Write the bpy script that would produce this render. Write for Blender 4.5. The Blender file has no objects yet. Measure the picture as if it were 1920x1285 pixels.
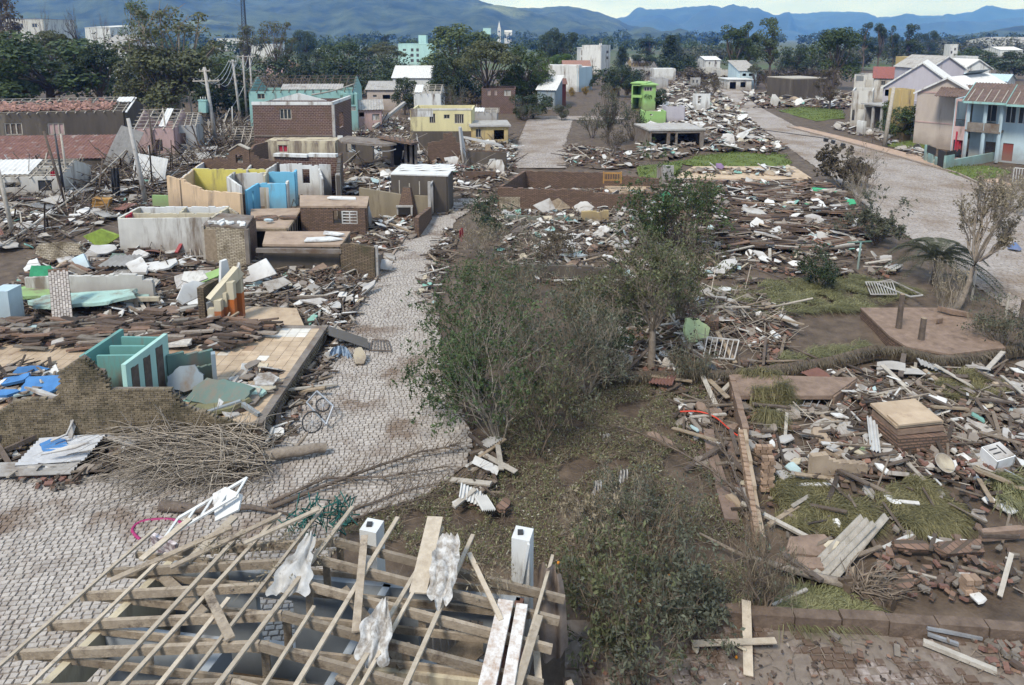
import bpy, math, random
from mathutils import Vector, Matrix, Euler, noise as mnoise

scene = bpy.context.scene
COL = scene.collection
R = math.radians

# ---------------------------------------------------------------- camera, sky, sun, exposure
CAM_H, PITCH, FPX, ROW0 = 14.0, R(9.4), 1280.0, 284.0
cam_data = bpy.data.cameras.new('camera')
cam_data.sensor_width = 36.0
cam_data.lens = 24.0
cam_data.shift_y = -(642.5 - ROW0) / 1920.0       # lens shifted down, so uprights stay almost upright
cam_data.clip_start = 0.1
cam_data.clip_end = 40000.0
cam = bpy.data.objects.new('camera', cam_data)
COL.objects.link(cam)
cam.location = (0, 0, CAM_H)
cam.rotation_euler = (R(90) - PITCH, 0, 0)
scene.camera = cam

SUN_EL, SUN_AZ = 52.0, 215.0          # compass style: 0 = +Y (away from the camera), clockwise
world = bpy.data.worlds.new('World')
scene.world = world
world.use_nodes = True
wn, wl = world.node_tree.nodes, world.node_tree.links
wn.clear()
w_out = wn.new('ShaderNodeOutputWorld')
w_bg = wn.new('ShaderNodeBackground')
w_sky = wn.new('ShaderNodeTexSky')
w_sky.sky_type = 'NISHITA'
w_sky.sun_disc = False
w_sky.sun_elevation = R(SUN_EL)
w_sky.sun_rotation = R(SUN_AZ)
w_bg.inputs['Strength'].default_value = 0.05
# broken cloud deck: grey-white cloud over the clear sky, the same all round
w_tc = wn.new('ShaderNodeTexCoord')
w_map = wn.new('ShaderNodeMapping')
w_map.inputs['Scale'].default_value = (2.0, 2.0, 9.0)
w_n = wn.new('ShaderNodeTexNoise')
w_n.inputs['Scale'].default_value = 2.4
w_n.inputs['Detail'].default_value = 7.0
w_n.inputs['Roughness'].default_value = 0.6
w_r = wn.new('ShaderNodeValToRGB')
w_r.color_ramp.elements[0].position = 0.30
w_r.color_ramp.elements[0].color = (4.2, 5.8, 7.6, 1)
w_r.color_ramp.elements[1].position = 0.70
w_r.color_ramp.elements[1].color = (7.3, 9.0, 12.0, 1)
w_mix = wn.new('ShaderNodeMixRGB')
w_mix.inputs['Fac'].default_value = 0.9
wl.new(w_tc.outputs['Generated'], w_map.inputs['Vector'])
wl.new(w_map.outputs['Vector'], w_n.inputs['Vector'])
wl.new(w_n.outputs['Fac'], w_r.inputs['Fac'])
wl.new(w_sky.outputs['Color'], w_mix.inputs['Color1'])
wl.new(w_r.outputs['Color'], w_mix.inputs['Color2'])
wl.new(w_mix.outputs['Color'], w_bg.inputs['Color'])
wl.new(w_bg.outputs['Background'], w_out.inputs['Surface'])

sun_data = bpy.data.lights.new('sun', 'SUN')
sun_data.energy = 1.5
sun_data.angle = R(12)
sun_data.color = (1.0, 0.95, 0.87)
sun = bpy.data.objects.new('sun', sun_data)
COL.objects.link(sun)
_az, _el = R(SUN_AZ), R(SUN_EL)
_sd = Vector((math.sin(_az) * math.cos(_el), math.cos(_az) * math.cos(_el), math.sin(_el)))
sun.rotation_euler = _sd.to_track_quat('Z', 'Y').to_euler()

scene.view_settings.view_transform = 'Standard'
scene.view_settings.look = 'None'
scene.view_settings.gamma = 1.0
scene.view_settings.use_curve_mapping = False
scene.view_settings.exposure = 1.52
scene.cycles.max_bounces = 5
scene.cycles.diffuse_bounces = 3
scene.cycles.transparent_max_bounces = 8
scene.cycles.volume_bounces = 0

# ---------------------------------------------------------------- surveying: photo pixel -> place on the ground
SP, CP = math.sin(PITCH), math.cos(PITCH)

def G(px, py, z=0.0):
 u, v = px - 960.0, py - ROW0
 t = (CAM_H - z) / (FPX * SP + v * CP)
 return Vector((u * t, (FPX * CP - v * SP) * t, z))

def zat(p, py):
 """height at which something above ground point p shows at row py"""
 s = (ROW0 - py) / FPX
 return CAM_H + p[1] * (s * CP - SP) / (CP + s * SP)

def lerp(a, b, t):
 return a + (b - a) * t

# ---------------------------------------------------------------- mesh collecting
class MB:
 def __init__(self):
  self.v, self.f, self.sm = [], [], []

 def add(self, vs, fs, smooth=False):
  n = len(self.v)
  self.v.extend([tuple(x) for x in vs])
  self.f.extend([tuple(i + n for i in f) for f in fs])
  self.sm.extend([smooth] * len(fs))
  return self

 def box(self, c, s, rot=None):
  """box of size s centred on c"""
  x, y, z = s[0] / 2, s[1] / 2, s[2] / 2
  vs = [Vector(p) for p in ((-x, -y, -z), (x, -y, -z), (x, y, -z), (-x, y, -z), (-x, -y, z), (x, -y, z), (x, y, z), (-x, y, z))]
  if rot is not None:
   vs = [rot @ p for p in vs]
  c = Vector(c)
  return self.add([p + c for p in vs], BOXF)

 def bar(self, a, b, w, h=None, up=(0, 0, 1)):
  """straight timber from a to b"""
  a, b = Vector(a), Vector(b)
  h = h or w
  d = (b - a)
  if d.length < 1e-5:
   return self
  d.normalize()
  s = d.cross(Vector(up))
  if s.length < 1e-3:
   s = d.cross(Vector((1, 0, 0)))
  s.normalize()
  u = s.cross(d)
  s, u = s * w / 2, u * h / 2
  return self.add([a - s - u, a + s - u, b + s - u, b - s - u, a - s + u, a + s + u, b + s + u, b - s + u], BOXF)

 def tube(self, pts, r, n=6, cap=True, smooth=True):
  pts = [Vector(p) for p in pts]
  rs = r if isinstance(r, (list, tuple)) else [r] * len(pts)
  vs, fs = [], []
  ref = Vector((0.31, 0.17, 0.93))
  for i, p in enumerate(pts):
   d = (pts[min(i + 1, len(pts) - 1)] - pts[max(i - 1, 0)])
   if d.length < 1e-6:
    d = Vector((0, 0, 1))
   d.normalize()
   s = d.cross(ref)
   if s.length < 0.05:
    s = d.cross(Vector((1, 0, 0)))
   s.normalize()
   u = s.cross(d)
   for k in range(n):
    a = 2 * math.pi * k / n
    vs.append(p + (s * math.cos(a) + u * math.sin(a)) * rs[i])
  for i in range(len(pts) - 1):
   for k in range(n):
    k2 = (k + 1) % n
    fs.append((i * n + k, i * n + k2, (i + 1) * n + k2, (i + 1) * n + k))
  if cap:
   fs.append(tuple(range(n - 1, -1, -1)))
   fs.append(tuple((len(pts) - 1) * n + k for k in range(n)))
  return self.add(vs, fs, smooth)

 def prism(self, outline, a, b):
  """outline: list of points (3-vectors) swept along vector from a-offset to b-offset"""
  n = len(outline)
  a, b = Vector(a), Vector(b)
  vs = [Vector(p) + a for p in outline] + [Vector(p) + b for p in outline]
  fs = [tuple(range(n - 1, -1, -1)), tuple(range(n, 2 * n))]
  fs += [(i, (i + 1) % n, n + (i + 1) % n, n + i) for i in range(n)]
  return self.add(vs, fs)

 def slab(self, c, rx, ry, th, rot, rnd, n=7, jag=0.3, rag=0):
  """broken flat piece with an uneven outline"""
  o = []
  for k in range(n):
   a = 2 * math.pi * (k + rnd.uniform(-.3, .3)) / n
   q = 1.0 / max(abs(math.cos(a)), abs(math.sin(a)))
   q = min(q, 1.3) * rnd.uniform(1 - jag, 1)
   o.append(Vector((math.cos(a) * rx * q, math.sin(a) * ry * q, 0)))
  if rag and n > 4:
   o2 = []
   for k in range(n):
    p, e = o[k], o[(k + 1) % n]
    o2.append(p)
    for i in range(1, rag):
     o2.append(p.lerp(e, (i + rnd.uniform(-.25, .25)) / rag) * (1 + rnd.uniform(-.07, .06)))
   o = o2
   n = len(o)
  up = Vector((0, 0, th / 2))
  vs = [p - up for p in o] + [p * rnd.uniform(.93, 1.0) + up for p in o]
  vs = [rot @ p + Vector(c) for p in vs]
  fs = [tuple(range(n - 1, -1, -1)), tuple(range(n, 2 * n))]
  fs += [(i, (i + 1) % n, n + (i + 1) % n, n + i) for i in range(n)]
  return self.add(vs, fs)

 def corr(self, o, ux, uy, waves, amp=0.03, th=0.012, bend=0.0, per=4):
  """corrugated sheet: corner o, edge ux across the waves, edge uy along them"""
  o, ux, uy = Vector(o), Vector(ux), Vector(uy)
  nrm = ux.cross(uy).normalized()
  m = waves * per
  vs, fs = [], []
  rows = 5 if bend else 2
  for side in (0, 1):
   for j in range(rows):
    for i in range(m + 1):
     t, w = i / m, j / (rows - 1)
     hgt = amp * math.sin(2 * math.pi * i / per) + bend * 4 * w * (1 - w) + (th if side else 0)
     vs.append(o + ux * t + uy * w + nrm * hgt)
  st = rows * (m + 1)
  for j in range(rows - 1):
   for i in range(m):
    q = j * (m + 1) + i
    fs.append((q, q + m + 1, q + m + 2, q + 1))
    fs.append((st + q, st + q + 1, st + q + m + 2, st + q + m + 1))
  for i in range(m):
   fs.append((i, i + 1, st + i + 1, st + i))
   q = (rows - 1) * (m + 1) + i
   fs.append((q, st + q, st + q + 1, q + 1))
  for j in range(rows - 1):
   q = j * (m + 1)
   fs.append((q, st + q, st + q + m + 1, q + m + 1))
   q += m
   fs.append((q, q + m + 1, st + q + m + 1, st + q))
  return self.add(vs, fs)

 def mesh(self, name, mat, org=(0, 0, 0)):
  me = bpy.data.meshes.new(name)
  ox, oy, oz = org
  me.from_pydata([(x - ox, y - oy, z - oz) for x, y, z in self.v], [], self.f)
  if any(self.sm):
   me.polygons.foreach_set('use_smooth', self.sm)
  if mat is not None:
   for m in (mat if isinstance(mat, (list, tuple)) else [mat]):
    me.materials.append(m)
  me.update()
  return me

 def base(self):
  xs = [p[0] for p in self.v]
  ys = [p[1] for p in self.v]
  return Vector(((min(xs) + max(xs)) / 2, (min(ys) + max(ys)) / 2, min(p[2] for p in self.v)))

BOXF = [(0, 3, 2, 1), (4, 5, 6, 7), (0, 1, 5, 4), (1, 2, 6, 5), (2, 3, 7, 6), (3, 0, 4, 7)]
ORG = {}

def tag(o, label=None, cat=None, group=None, kind=None):
 if label:
  o['label'] = label
 if cat:
  o['category'] = cat
 if group:
  o['group'] = group
 if kind:
  o['kind'] = kind
 return o

def thing(name, label, cat, loc, group=None):
 """an Empty at the thing's base; its parts are its children"""
 o = bpy.data.objects.new(name, None)
 o.empty_display_size = 0.3
 COL.objects.link(o)
 o.location = loc
 ORG[o] = Vector(loc)
 return tag(o, label, cat, group, 'thing')

def part(name, mb, mat, parent, label=None, kind=None):
 org = ORG.get(parent, Vector((0, 0, 0)))
 o = bpy.data.objects.new(name, mb.mesh(name, mat, org))
 COL.objects.link(o)
 o.parent = parent
 ORG[o] = org
 return tag(o, label, None, None, kind)

def solo(name, mb, mat, label, cat, group=None, kind=None):
 """a thing that is one mesh"""
 b = mb.base()
 o = bpy.data.objects.new(name, mb.mesh(name, mat, b))
 COL.objects.link(o)
 o.location = b
 ORG[o] = b
 return tag(o, label, cat, group, kind or 'thing')

def struct(name, mb, mat, label=None):
 return solo(name, mb, mat, label, None, None, 'structure')

def stuff(name, mb, mat, label=None):
 return solo(name, mb, mat, label, None, None, 'stuff')

def place(name, me, loc, rot=(0, 0, 0), scale=1.0, parent=None):
 """object sharing an existing mesh"""
 o = bpy.data.objects.new(name, me)
 COL.objects.link(o)
 o.location = loc
 o.rotation_euler = rot
 o.scale = (scale,) * 3 if isinstance(scale, (int, float)) else scale
 if parent is not None:
  o.parent = parent
 return o

KIDS = {}

def copy_tree(o, parent=None):
 c = o.copy()
 COL.objects.link(c)
 if parent is not None:
  c.parent = parent
 for ch in [x for x in COL.objects if x.parent == o] if o not in KIDS else KIDS[o]:
  copy_tree(ch, c)
 return c

def rotm(x=0, y=0, z=0):
 return Euler((R(x), R(y), R(z))).to_matrix()

def sheet(pts, z, sub=0):
 mb = MB()
 mb.add([(p[0], p[1], z) for p in pts], [tuple(range(len(pts)))])
 return mb

def inpoly(x, y, poly):
 c = False
 n = len(poly)
 j = n - 1
 for i in range(n):
  xi, yi, xj, yj = poly[i][0], poly[i][1], poly[j][0], poly[j][1]
  if (yi > y) != (yj > y) and x < (xj - xi) * (y - yi) / (yj - yi) + xi:
   c = not c
  j = i
 return c

def GP(pts, z=0.0):
 return [G(x, y, z) for x, y in pts]

# ---------------------------------------------------------------- materials
MATS = {}

def M(name, c1, c2=None, scale=3.0, rough=0.85, bump=0.15, dirt=None, dirt_amt=0.0, dirt_scale=0.6, isl=0.0, pal=None, coord='obj',
      fine=40.0, translucent=0.0, spec=0.25, contrast=0.22, metallic=0.0, objrand=0.0, streak=False, tide=0.0):
 """weathered surface: two tones broken up by noise, optional mud patches, optional tone per loose piece"""
 if name in MATS:
  return MATS[name]
 m = bpy.data.materials.new(name)
 m.use_nodes = True
 nt = m.node_tree
 N, L = nt.nodes, nt.links
 bs = N['Principled BSDF']
 bs.inputs['Roughness'].default_value = rough
 bs.inputs['Specular IOR Level'].default_value = spec
 bs.inputs['Metallic'].default_value = metallic
 geo = N.new('ShaderNodeNewGeometry')
 vec = geo.outputs['Position']
 if streak:
  mp = N.new('ShaderNodeMapping')
  mp.inputs['Scale'].default_value = (1.0, 1.0, 0.16)
  L.new(vec, mp.inputs['Vector'])
  vec = mp.outputs['Vector']
 c2 = c2 or tuple(x * 0.7 for x in c1)
 nz = N.new('ShaderNodeTexNoise')
 nz.inputs['Scale'].default_value = scale
 nz.inputs['Detail'].default_value = 6
 nz.inputs['Roughness'].default_value = 0.65
 L.new(vec, nz.inputs['Vector'])
 rp = N.new('ShaderNodeValToRGB')
 e = rp.color_ramp.elements
 e[0].position, e[1].position = 0.5 - contrast, 0.5 + contrast
 e[0].color, e[1].color = (*c2, 1), (*c1, 1)
 L.new(nz.outputs['Fac'], rp.inputs['Fac'])
 col = rp.outputs['Color']

 def mixc(kind, fac, a, b):
  x = N.new('ShaderNodeMixRGB')
  x.blend_type = kind
  for s, v in (('Fac', fac), ('Color1', a), ('Color2', b)):
   if isinstance(v, (int, float)):
    x.inputs[s].default_value = v
   elif isinstance(v, tuple):
    x.inputs[s].default_value = (*v, 1)
   else:
    L.new(v, x.inputs[s])
  return x.outputs['Color']

 if pal:
  pr = N.new('ShaderNodeValToRGB')
  pr.color_ramp.interpolation = 'CONSTANT'
  el = pr.color_ramp.elements
  tot = sum(w for _, w in pal)
  acc = 0.0
  for i, (pc, w) in enumerate(pal):
   if i < 2:
    q = el[i]
    q.position = acc
   else:
    q = el.new(acc)
   q.color = (*pc, 1)
   acc += w / tot
  L.new(geo.outputs['Random Per Island'], pr.inputs['Fac'])
  col = mixc('MULTIPLY', 1.0, pr.outputs['Color'], col)
 if isl or objrand:
  src = geo.outputs['Random Per Island']
  if objrand:
   oi = N.new('ShaderNodeObjectInfo')
   src = oi.outputs['Random']
  mr = N.new('ShaderNodeMapRange')
  q = isl or objrand
  mr.inputs['To Min'].default_value = 1 - q
  mr.inputs['To Max'].default_value = 1 + q
  L.new(src, mr.inputs['Value'])
  col = mixc('MULTIPLY', 1.0, col, mr.outputs['Result'])
 if dirt:
  dn = N.new('ShaderNodeTexNoise')
  dn.inputs['Scale'].default_value = dirt_scale
  dn.inputs['Detail'].default_value = 8
  dn.inputs['Roughness'].default_value = 0.7
  L.new(vec, dn.inputs['Vector'])
  dr = N.new('ShaderNodeValToRGB')
  dr.color_ramp.elements[0].position = max(0.0, 0.72 - dirt_amt * 0.5)
  dr.color_ramp.elements[1].position = min(1.0, 0.82 - dirt_amt * 0.42)
  L.new(dn.outputs['Fac'], dr.inputs['Fac'])
  col = mixc('MIX', dr.outputs['Color'], col, dirt)
 if tide:                                    # tide mark: mud left on the lower walls by the flood
  sx = N.new('ShaderNodeSeparateXYZ')
  L.new(geo.outputs['Position'], sx.inputs[0])
  tn = N.new('ShaderNodeTexNoise')
  tn.inputs['Scale'].default_value = .8
  tn.inputs['Detail'].default_value = 6
  L.new(geo.outputs['Position'], tn.inputs['Vector'])
  ma = N.new('ShaderNodeMath')
  ma.operation = 'MULTIPLY_ADD'
  ma.inputs[1].default_value = 2.6
  L.new(tn.outputs['Fac'], ma.inputs[0])
  L.new(sx.outputs['Z'], ma.inputs[2])
  tm_ = N.new('ShaderNodeMapRange')
  tm_.inputs['From Min'].default_value = 1.5
  tm_.inputs['From Max'].default_value = 3.2
  tm_.inputs['To Min'].default_value = tide
  tm_.inputs['To Max'].default_value = 0
  L.new(ma.outputs[0], tm_.inputs['Value'])
  col = mixc('MIX', tm_.outputs['Result'], col, (.17, .13, .10))
 L.new(col, bs.inputs['Base Color'])
 if bump:
  bn = N.new('ShaderNodeTexNoise')
  bn.inputs['Scale'].default_value = fine
  bn.inputs['Detail'].default_value = 5
  L.new(geo.outputs['Position'], bn.inputs['Vector'])
  bp = N.new('ShaderNodeBump')
  bp.inputs['Strength'].default_value = bump
  bp.inputs['Distance'].default_value = 0.05
  L.new(bn.outputs['Fac'], bp.inputs['Height'])
  L.new(bp.outputs['Normal'], bs.inputs['Normal'])
 if translucent:
  tr = N.new('ShaderNodeBsdfTranslucent')
  L.new(col, tr.inputs['Color'])
  ms = N.new('ShaderNodeMixShader')
  ms.inputs['Fac'].default_value = translucent
  L.new(bs.outputs['BSDF'], ms.inputs[1])
  L.new(tr.outputs['BSDF'], ms.inputs[2])
  L.new(ms.outputs['Shader'], N['Material Output'].inputs['Surface'])
 MATS[name] = m
 return m

MUD = (0.115, 0.078, 0.055)
MUDL = (0.19, 0.14, 0.105)

def leafmat(name, c1, c2, objr=0.25):
 """leaf colour: tone per leaf, tone per plant"""
 if name in MATS:
  return MATS[name]
 m = M(name, c1, c2, scale=1.2, rough=0.6, bump=0, isl=0.4, translucent=0.28, spec=0.3)
 return m
# ---------------------------------------------------------------- common materials
m_mud = M('mud', (0.132, 0.096, 0.068), (0.046, 0.032, 0.023), scale=1.3, rough=0.8, bump=0.7, fine=9, dirt=(0.125, 0.10, 0.078), dirt_amt=0.3, dirt_scale=0.35)
m_mudwet = M('wet_mud', (0.125, 0.088, 0.074), (0.075, 0.05, 0.042), scale=2.2, rough=0.45, bump=0.6, fine=7, spec=0.4)
m_cobble = M('cobble_stone', (0.40, 0.36, 0.32), (0.27, 0.237, 0.21), scale=6, rough=0.8, bump=0.35, fine=30, isl=0.13, dirt=(0.16, 0.115, 0.085), dirt_amt=0.44, dirt_scale=0.36)
m_cobble_r = M('cobble_stone_pale', (0.33, 0.29, 0.26), (0.23, 0.2, 0.178), scale=3, rough=0.8, bump=0.3, fine=30, isl=0.09, dirt=(0.20, 0.155, 0.12), dirt_amt=0.5, dirt_scale=0.15)
m_cobble_mud = M('cobble_stone_muddy', (0.36, 0.31, 0.28), (0.21, 0.165, 0.14), scale=6, rough=0.8, bump=0.4, fine=20, isl=0.3, dirt=(0.105, 0.07, 0.05), dirt_amt=0.72, dirt_scale=0.9)
m_joint = M('joint_dirt', (0.215, 0.175, 0.142), (0.13, 0.102, 0.082), scale=5, bump=0.3)
m_field = M('field_soil', (0.10, 0.095, 0.055), (0.06, 0.052, 0.035), scale=0.03, bump=0.2, fine=0.7, dirt=(0.06, 0.085, 0.03), dirt_amt=0.6, dirt_scale=0.02)
m_lawn = M('lawn', (0.115, 0.145, 0.03), (0.065, 0.085, 0.02), scale=1.5, bump=0.5, fine=12, dirt=(0.12, 0.10, 0.06), dirt_amt=0.3, dirt_scale=0.5)
m_kerb = M('kerb_stone', (0.33, 0.27, 0.22), (0.17, 0.125, 0.095), scale=4, bump=0.3, isl=0.2)
m_conc = M('concrete', (0.40, 0.38, 0.355), (0.26, 0.24, 0.22), scale=3, bump=0.2, dirt=MUDL, dirt_amt=0.35, dirt_scale=0.9)
m_concd = M('concrete_dark', (0.22, 0.19, 0.165), (0.12, 0.098, 0.08), scale=2, bump=0.3, dirt=MUD, dirt_amt=0.45, dirt_scale=0.8)

# ---------------------------------------------------------------- terrain
mb = MB()
mb.add([(-9000, -60, -0.6), (9000, -60, -0.6), (16000, 12000, -0.6), (-16000, 12000, -0.6)], [(0, 1, 2, 3)])
struct('terrain', mb, m_field, 'flat valley floor running out to the hills')

# muddy town ground near by, gently uneven
ROADS = []
ROAD_MAIN = GP([(-700, 960), (0, 893), (150, 893), (480, 850), (545, 760), (643, 625), (676, 568), (711, 515), (758, 446), (790, 407), (845, 372), (905, 372), (880, 395), (855, 411), (835, 450), (822, 500), (818, 560), (830, 700), (885, 815), (875, 870), (800, 925), (690, 962), (640, 985), (620, 1040), (600, 1290), (600, 1420), (-900, 1420)])
ROAD_NORTH = [Vector(p) for p in ((0.0, 73.5, 0), (5.9, 73.5, 0), (7.0, 90, 0), (10.5, 118, 0), (20, 119.5, 0), (20, 124, 0), (3.2, 124, 0), (1.2, 98, 0))]
ROAD_EAST = [Vector(p) for p in ((24.5, 26, 0), (45, 26, 0), (48.5, 50, 0), (48.6, 68, 0), (47.5, 82, 0), (46.8, 95, 0), (45.5, 108, 0), (52, 145, 0), (62, 185, 0), (66, 215, 0), (50, 205, 0), (51, 185, 0), (43, 130, 0), (38, 98, 0), (34.6, 80, 0), (31.6, 62, 0), (29.5, 54, 0), (27.6, 42, 0))]
ROAD_SOUTH = [Vector((0.3, 3, 0)), Vector((26, 3, 0)), Vector((26, 13.0, 0))] + GP([(1920, 1204), (1660, 1186), (1400, 1172), (1060, 1160)])
ROADS = [ROAD_MAIN, ROAD_NORTH, ROAD_EAST, ROAD_SOUTH]

def onroad(x, y):
 return any(inpoly(x, y, p) for p in ROADS)

def hill_h(x, y):
 return 0.16 * mnoise.noise((x * 0.23, y * 0.23, 3.1)) + 0.09 * mnoise.noise((x * 0.9, y * 0.9, 7.7)) + 0.04 * mnoise.noise((x * 2.7, y * 2.7, 1.2))

def ground_sheet():
 mb = MB()
 ys = [2.0]
 while ys[-1] < 60:
  ys.append(ys[-1] + 0.32)
 while ys[-1] < 330:
  ys.append(ys[-1] * 1.018)
 nx = 170
 rows = []
 for y in ys:
  half = 18 + y * 0.85
  row = []
  for i in range(nx + 1):
   x = -half + 2 * half * i / nx
   z = -0.09 if onroad(x, y) else min(-0.012, -0.13 + hill_h(x, y))
   if y > 260:
    z = -0.05 - (y - 260) * 0.009
   row.append(len(mb.v))
   mb.v.append((x, y, z))
  rows.append(row)
 for a, b in zip(rows, rows[1:]):
  for i in range(nx):
   mb.f.append((a[i], a[i + 1], b[i + 1], b[i]))
   mb.sm.append(True)
 return mb

struct('ground', ground_sheet(), m_mud, 'brown flood mud covering the town ground')

def road_bed(name, poly, mat, label, z=-0.03):
 mb = MB()
 mb.add([(p[0], p[1], z) for p in poly], [tuple(range(len(poly)))])
 return struct(name, mb, mat, label)

bed_main = road_bed('street', ROAD_MAIN, m_joint, 'cobbled street running up past the ruined plots')
bed_east = road_bed('road', ROAD_EAST, m_cobble_r, 'wide pale cobbled road on the far side of the ruins', z=-0.02)
bed_north = road_bed('road', ROAD_NORTH, m_joint, 'cobbled street continuing past the collapsed brick houses', z=-0.02)
bed_south = road_bed('street', ROAD_SOUTH, m_joint, 'mud covered cobbled street along the stone kerb')

def pavers(poly, bed, mat, w, d, ang, ylim, seed, n_single, holes=None, gap=0.013, drop=0.0):
 """irregular stone setts in wavy courses; the nearest are parts of their own"""
 rnd = random.Random(seed)
 ca, sa = math.cos(R(ang)), math.sin(R(ang))
 xs = [p[0] * ca + p[1] * sa for p in poly]
 ys = [-p[0] * sa + p[1] * ca for p in poly]
 cells = []
 v = min(ys)
 row = 0
 while v < max(ys):
  u = min(xs) + (row % 2) * w * 0.5
  while u < max(xs):
   ww = w * rnd.uniform(0.72, 1.3)
   cu, cv = u + ww / 2, v + d / 2
   cv2 = cv + 0.10 * math.sin(cu * 0.55 + 1.3 * math.sin(cv * 0.2)) + 0.03 * math.sin(cu * 2.1)
   x, y = cu * ca - cv2 * sa, cu * sa + cv2 * ca
   if ylim[0] < y < ylim[1] and abs(x) < 3.5 + 0.82 * y and inpoly(x, y, poly):
    if not holes or not holes(x, y, rnd):
     cells.append((x, y, ww))
   u += ww
  v += d
  row += 1
 cells.sort(key=lambda c: math.hypot(c[0], c[1]) if c[1] > 12.7 else 999)
 one = MB()
 one.add([(-.5, -.5, -.06), (.5, -.5, -.06), (.5, .5, -.06), (-.5, .5, -.06), (-.43, -.42, .012), (.44, -.44, .012), (.42, .43, .012), (-.44, .41, .012), (0.02, 0.0, .02)],
   [(0, 1, 5, 4), (1, 2, 6, 5), (2, 3, 7, 6), (3, 0, 4, 7), (4, 5, 8), (5, 6, 8), (6, 7, 8), (7, 4, 8)])
 me = one.mesh('paver', mat)
 for x, y, ww in cells[:n_single]:
  place('paver', me, Vector((x, y, 0)) - ORG[bed], (R(rnd.uniform(-2, 2)), R(rnd.uniform(-2, 2)), R(ang + rnd.uniform(-4, 4))), (ww - gap, d - gap, rnd.uniform(0.7, 1.3)), bed)
 mb = MB()
 for x, y, ww in cells[n_single:]:
  a = R(ang + rnd.uniform(-5, 5))
  c, s = math.cos(a), math.sin(a)
  hx, hy = (ww - gap) / 2, (d * rnd.uniform(.92, 1.0) - gap) / 2
  z = rnd.uniform(-.008, .012) - drop
  q = [(-hx, -hy), (hx, -hy), (hx, hy), (-hx, hy)]
  lo = [(x + c * a1 - s * b1, y + s * a1 + c * b1, -0.05) for a1, b1 in q]
  hi = []
  for a1, b1 in q:
   a2, b2 = a1 * rnd.uniform(.72, .95), b1 * rnd.uniform(.72, .95)
   hi.append((x + c * a2 - s * b2, y + s * a2 + c * b2, z + rnd.uniform(0, .014)))
  mb.add(lo + hi, [(4, 5, 6, 7), (0, 1, 5, 4), (1, 2, 6, 5), (2, 3, 7, 6), (3, 0, 4, 7)])
 part('pavers', mb, mat, bed, kind='stuff')

pavers(ROAD_MAIN, bed_main, m_cobble, 0.2, 0.155, 7, (11, 63), 11, 300)
pavers(ROAD_EAST, bed_east, m_cobble_r, 0.36, 0.3, -12, (30, 122), 12, 0, gap=0.018, drop=0.0)
pavers(ROAD_NORTH, bed_north, m_cobble_r, 0.42, 0.36, -4, (60, 126), 14, 0, gap=0.02, drop=0.0)
pavers(ROAD_SOUTH, bed_south, m_cobble_mud, 0.24, 0.19, 2, (11.5, 16), 13, 260, holes=lambda x, y, r: mnoise.noise((x * 0.6, y * 0.6, 9)) > 0.0 + r.uniform(-.25, .25))

def kerb_run(pts, w, h, step, mat, name, label, seed=1, z0=0.0):
 """row of kerb stones, each a part"""
 rnd = random.Random(seed)
 root = thing(name, label, 'kerb', pts[0])
 for a, b in zip(pts, pts[1:]):
  a, b = Vector(a), Vector(b)
  L = (b - a).length
  n = max(1, int(L / step))
  d = (b - a).normalized()
  for i in range(n):
   p, q = a + d * (L * i / n + 0.012), a + d * (L * (i + 1) / n - 0.012)
   o = Vector((rnd.uniform(-.015, .015), rnd.uniform(-.015, .015), z0 + h / 2 + rnd.uniform(-.02, .02)))
   part('kerb_stone', MB().bar(p + o, q + o, w, h), mat, root)
 return root

kerb_run(GP([(575, 700), (643, 628), (676, 570), (711, 517), (758, 448), (792, 408)]), 0.14, 0.16, 1.0, m_kerb, 'kerb', 'pale stone kerb along the ruined plots beside the narrow cobbled street', 3, -0.04)
kerb_run(GP([(1100, 1154), (1400, 1168), (1660, 1182), (1940, 1202), (2300, 1222)]), 0.28, 0.42, 1.05, M('kerb_muddy', (0.16, 0.115, 0.085), (0.07, 0.048, 0.036), scale=3, bump=0.5, fine=14, isl=0.15), 'kerb', 'tall mud caked stone kerb between the wooden cross and the mud bank', 4, -0.05)
kerb_run([(44.4, 60, 0), (46.5, 70, 0), (46.0, 82, 0), (45.3, 95, 0), (43.9, 108, 0)], 0.25, 0.22, 1.6, m_kerb, 'kerb', 'kerb beside the brown pavement in front of the green gate', 5, -0.03)

# pavements and lawns along the wide road
def flat(name, pts, z, mat, label):
 mb = MB()
 n = len(pts)
 mb.add([(p[0], p[1], z) for p in pts] + [(p[0], p[1], z - 0.25) for p in pts],
           [tuple(range(n))] + [(i, n + i, n + (i + 1) % n, (i + 1) % n) for i in range(n)])
 return struct(name, mb, mat, label)

m_pave = M('pavement_tiles', (0.42, 0.30, 0.22), (0.28, 0.19, 0.14), scale=1.5, bump=0.2, dirt=MUDL, dirt_amt=0.35)
flat('pavement', [(46.7, 66, 0), (48.2, 64.5, 0), (49.3, 70, 0), (48.6, 82, 0), (47.6, 95, 0), (46, 108, 0), (44.1, 108, 0), (45.5, 95, 0), (46.2, 82, 0), (46.9, 72, 0)], 0.12, m_pave, 'brown pavement in front of the green gate')
LAWNS = []

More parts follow.
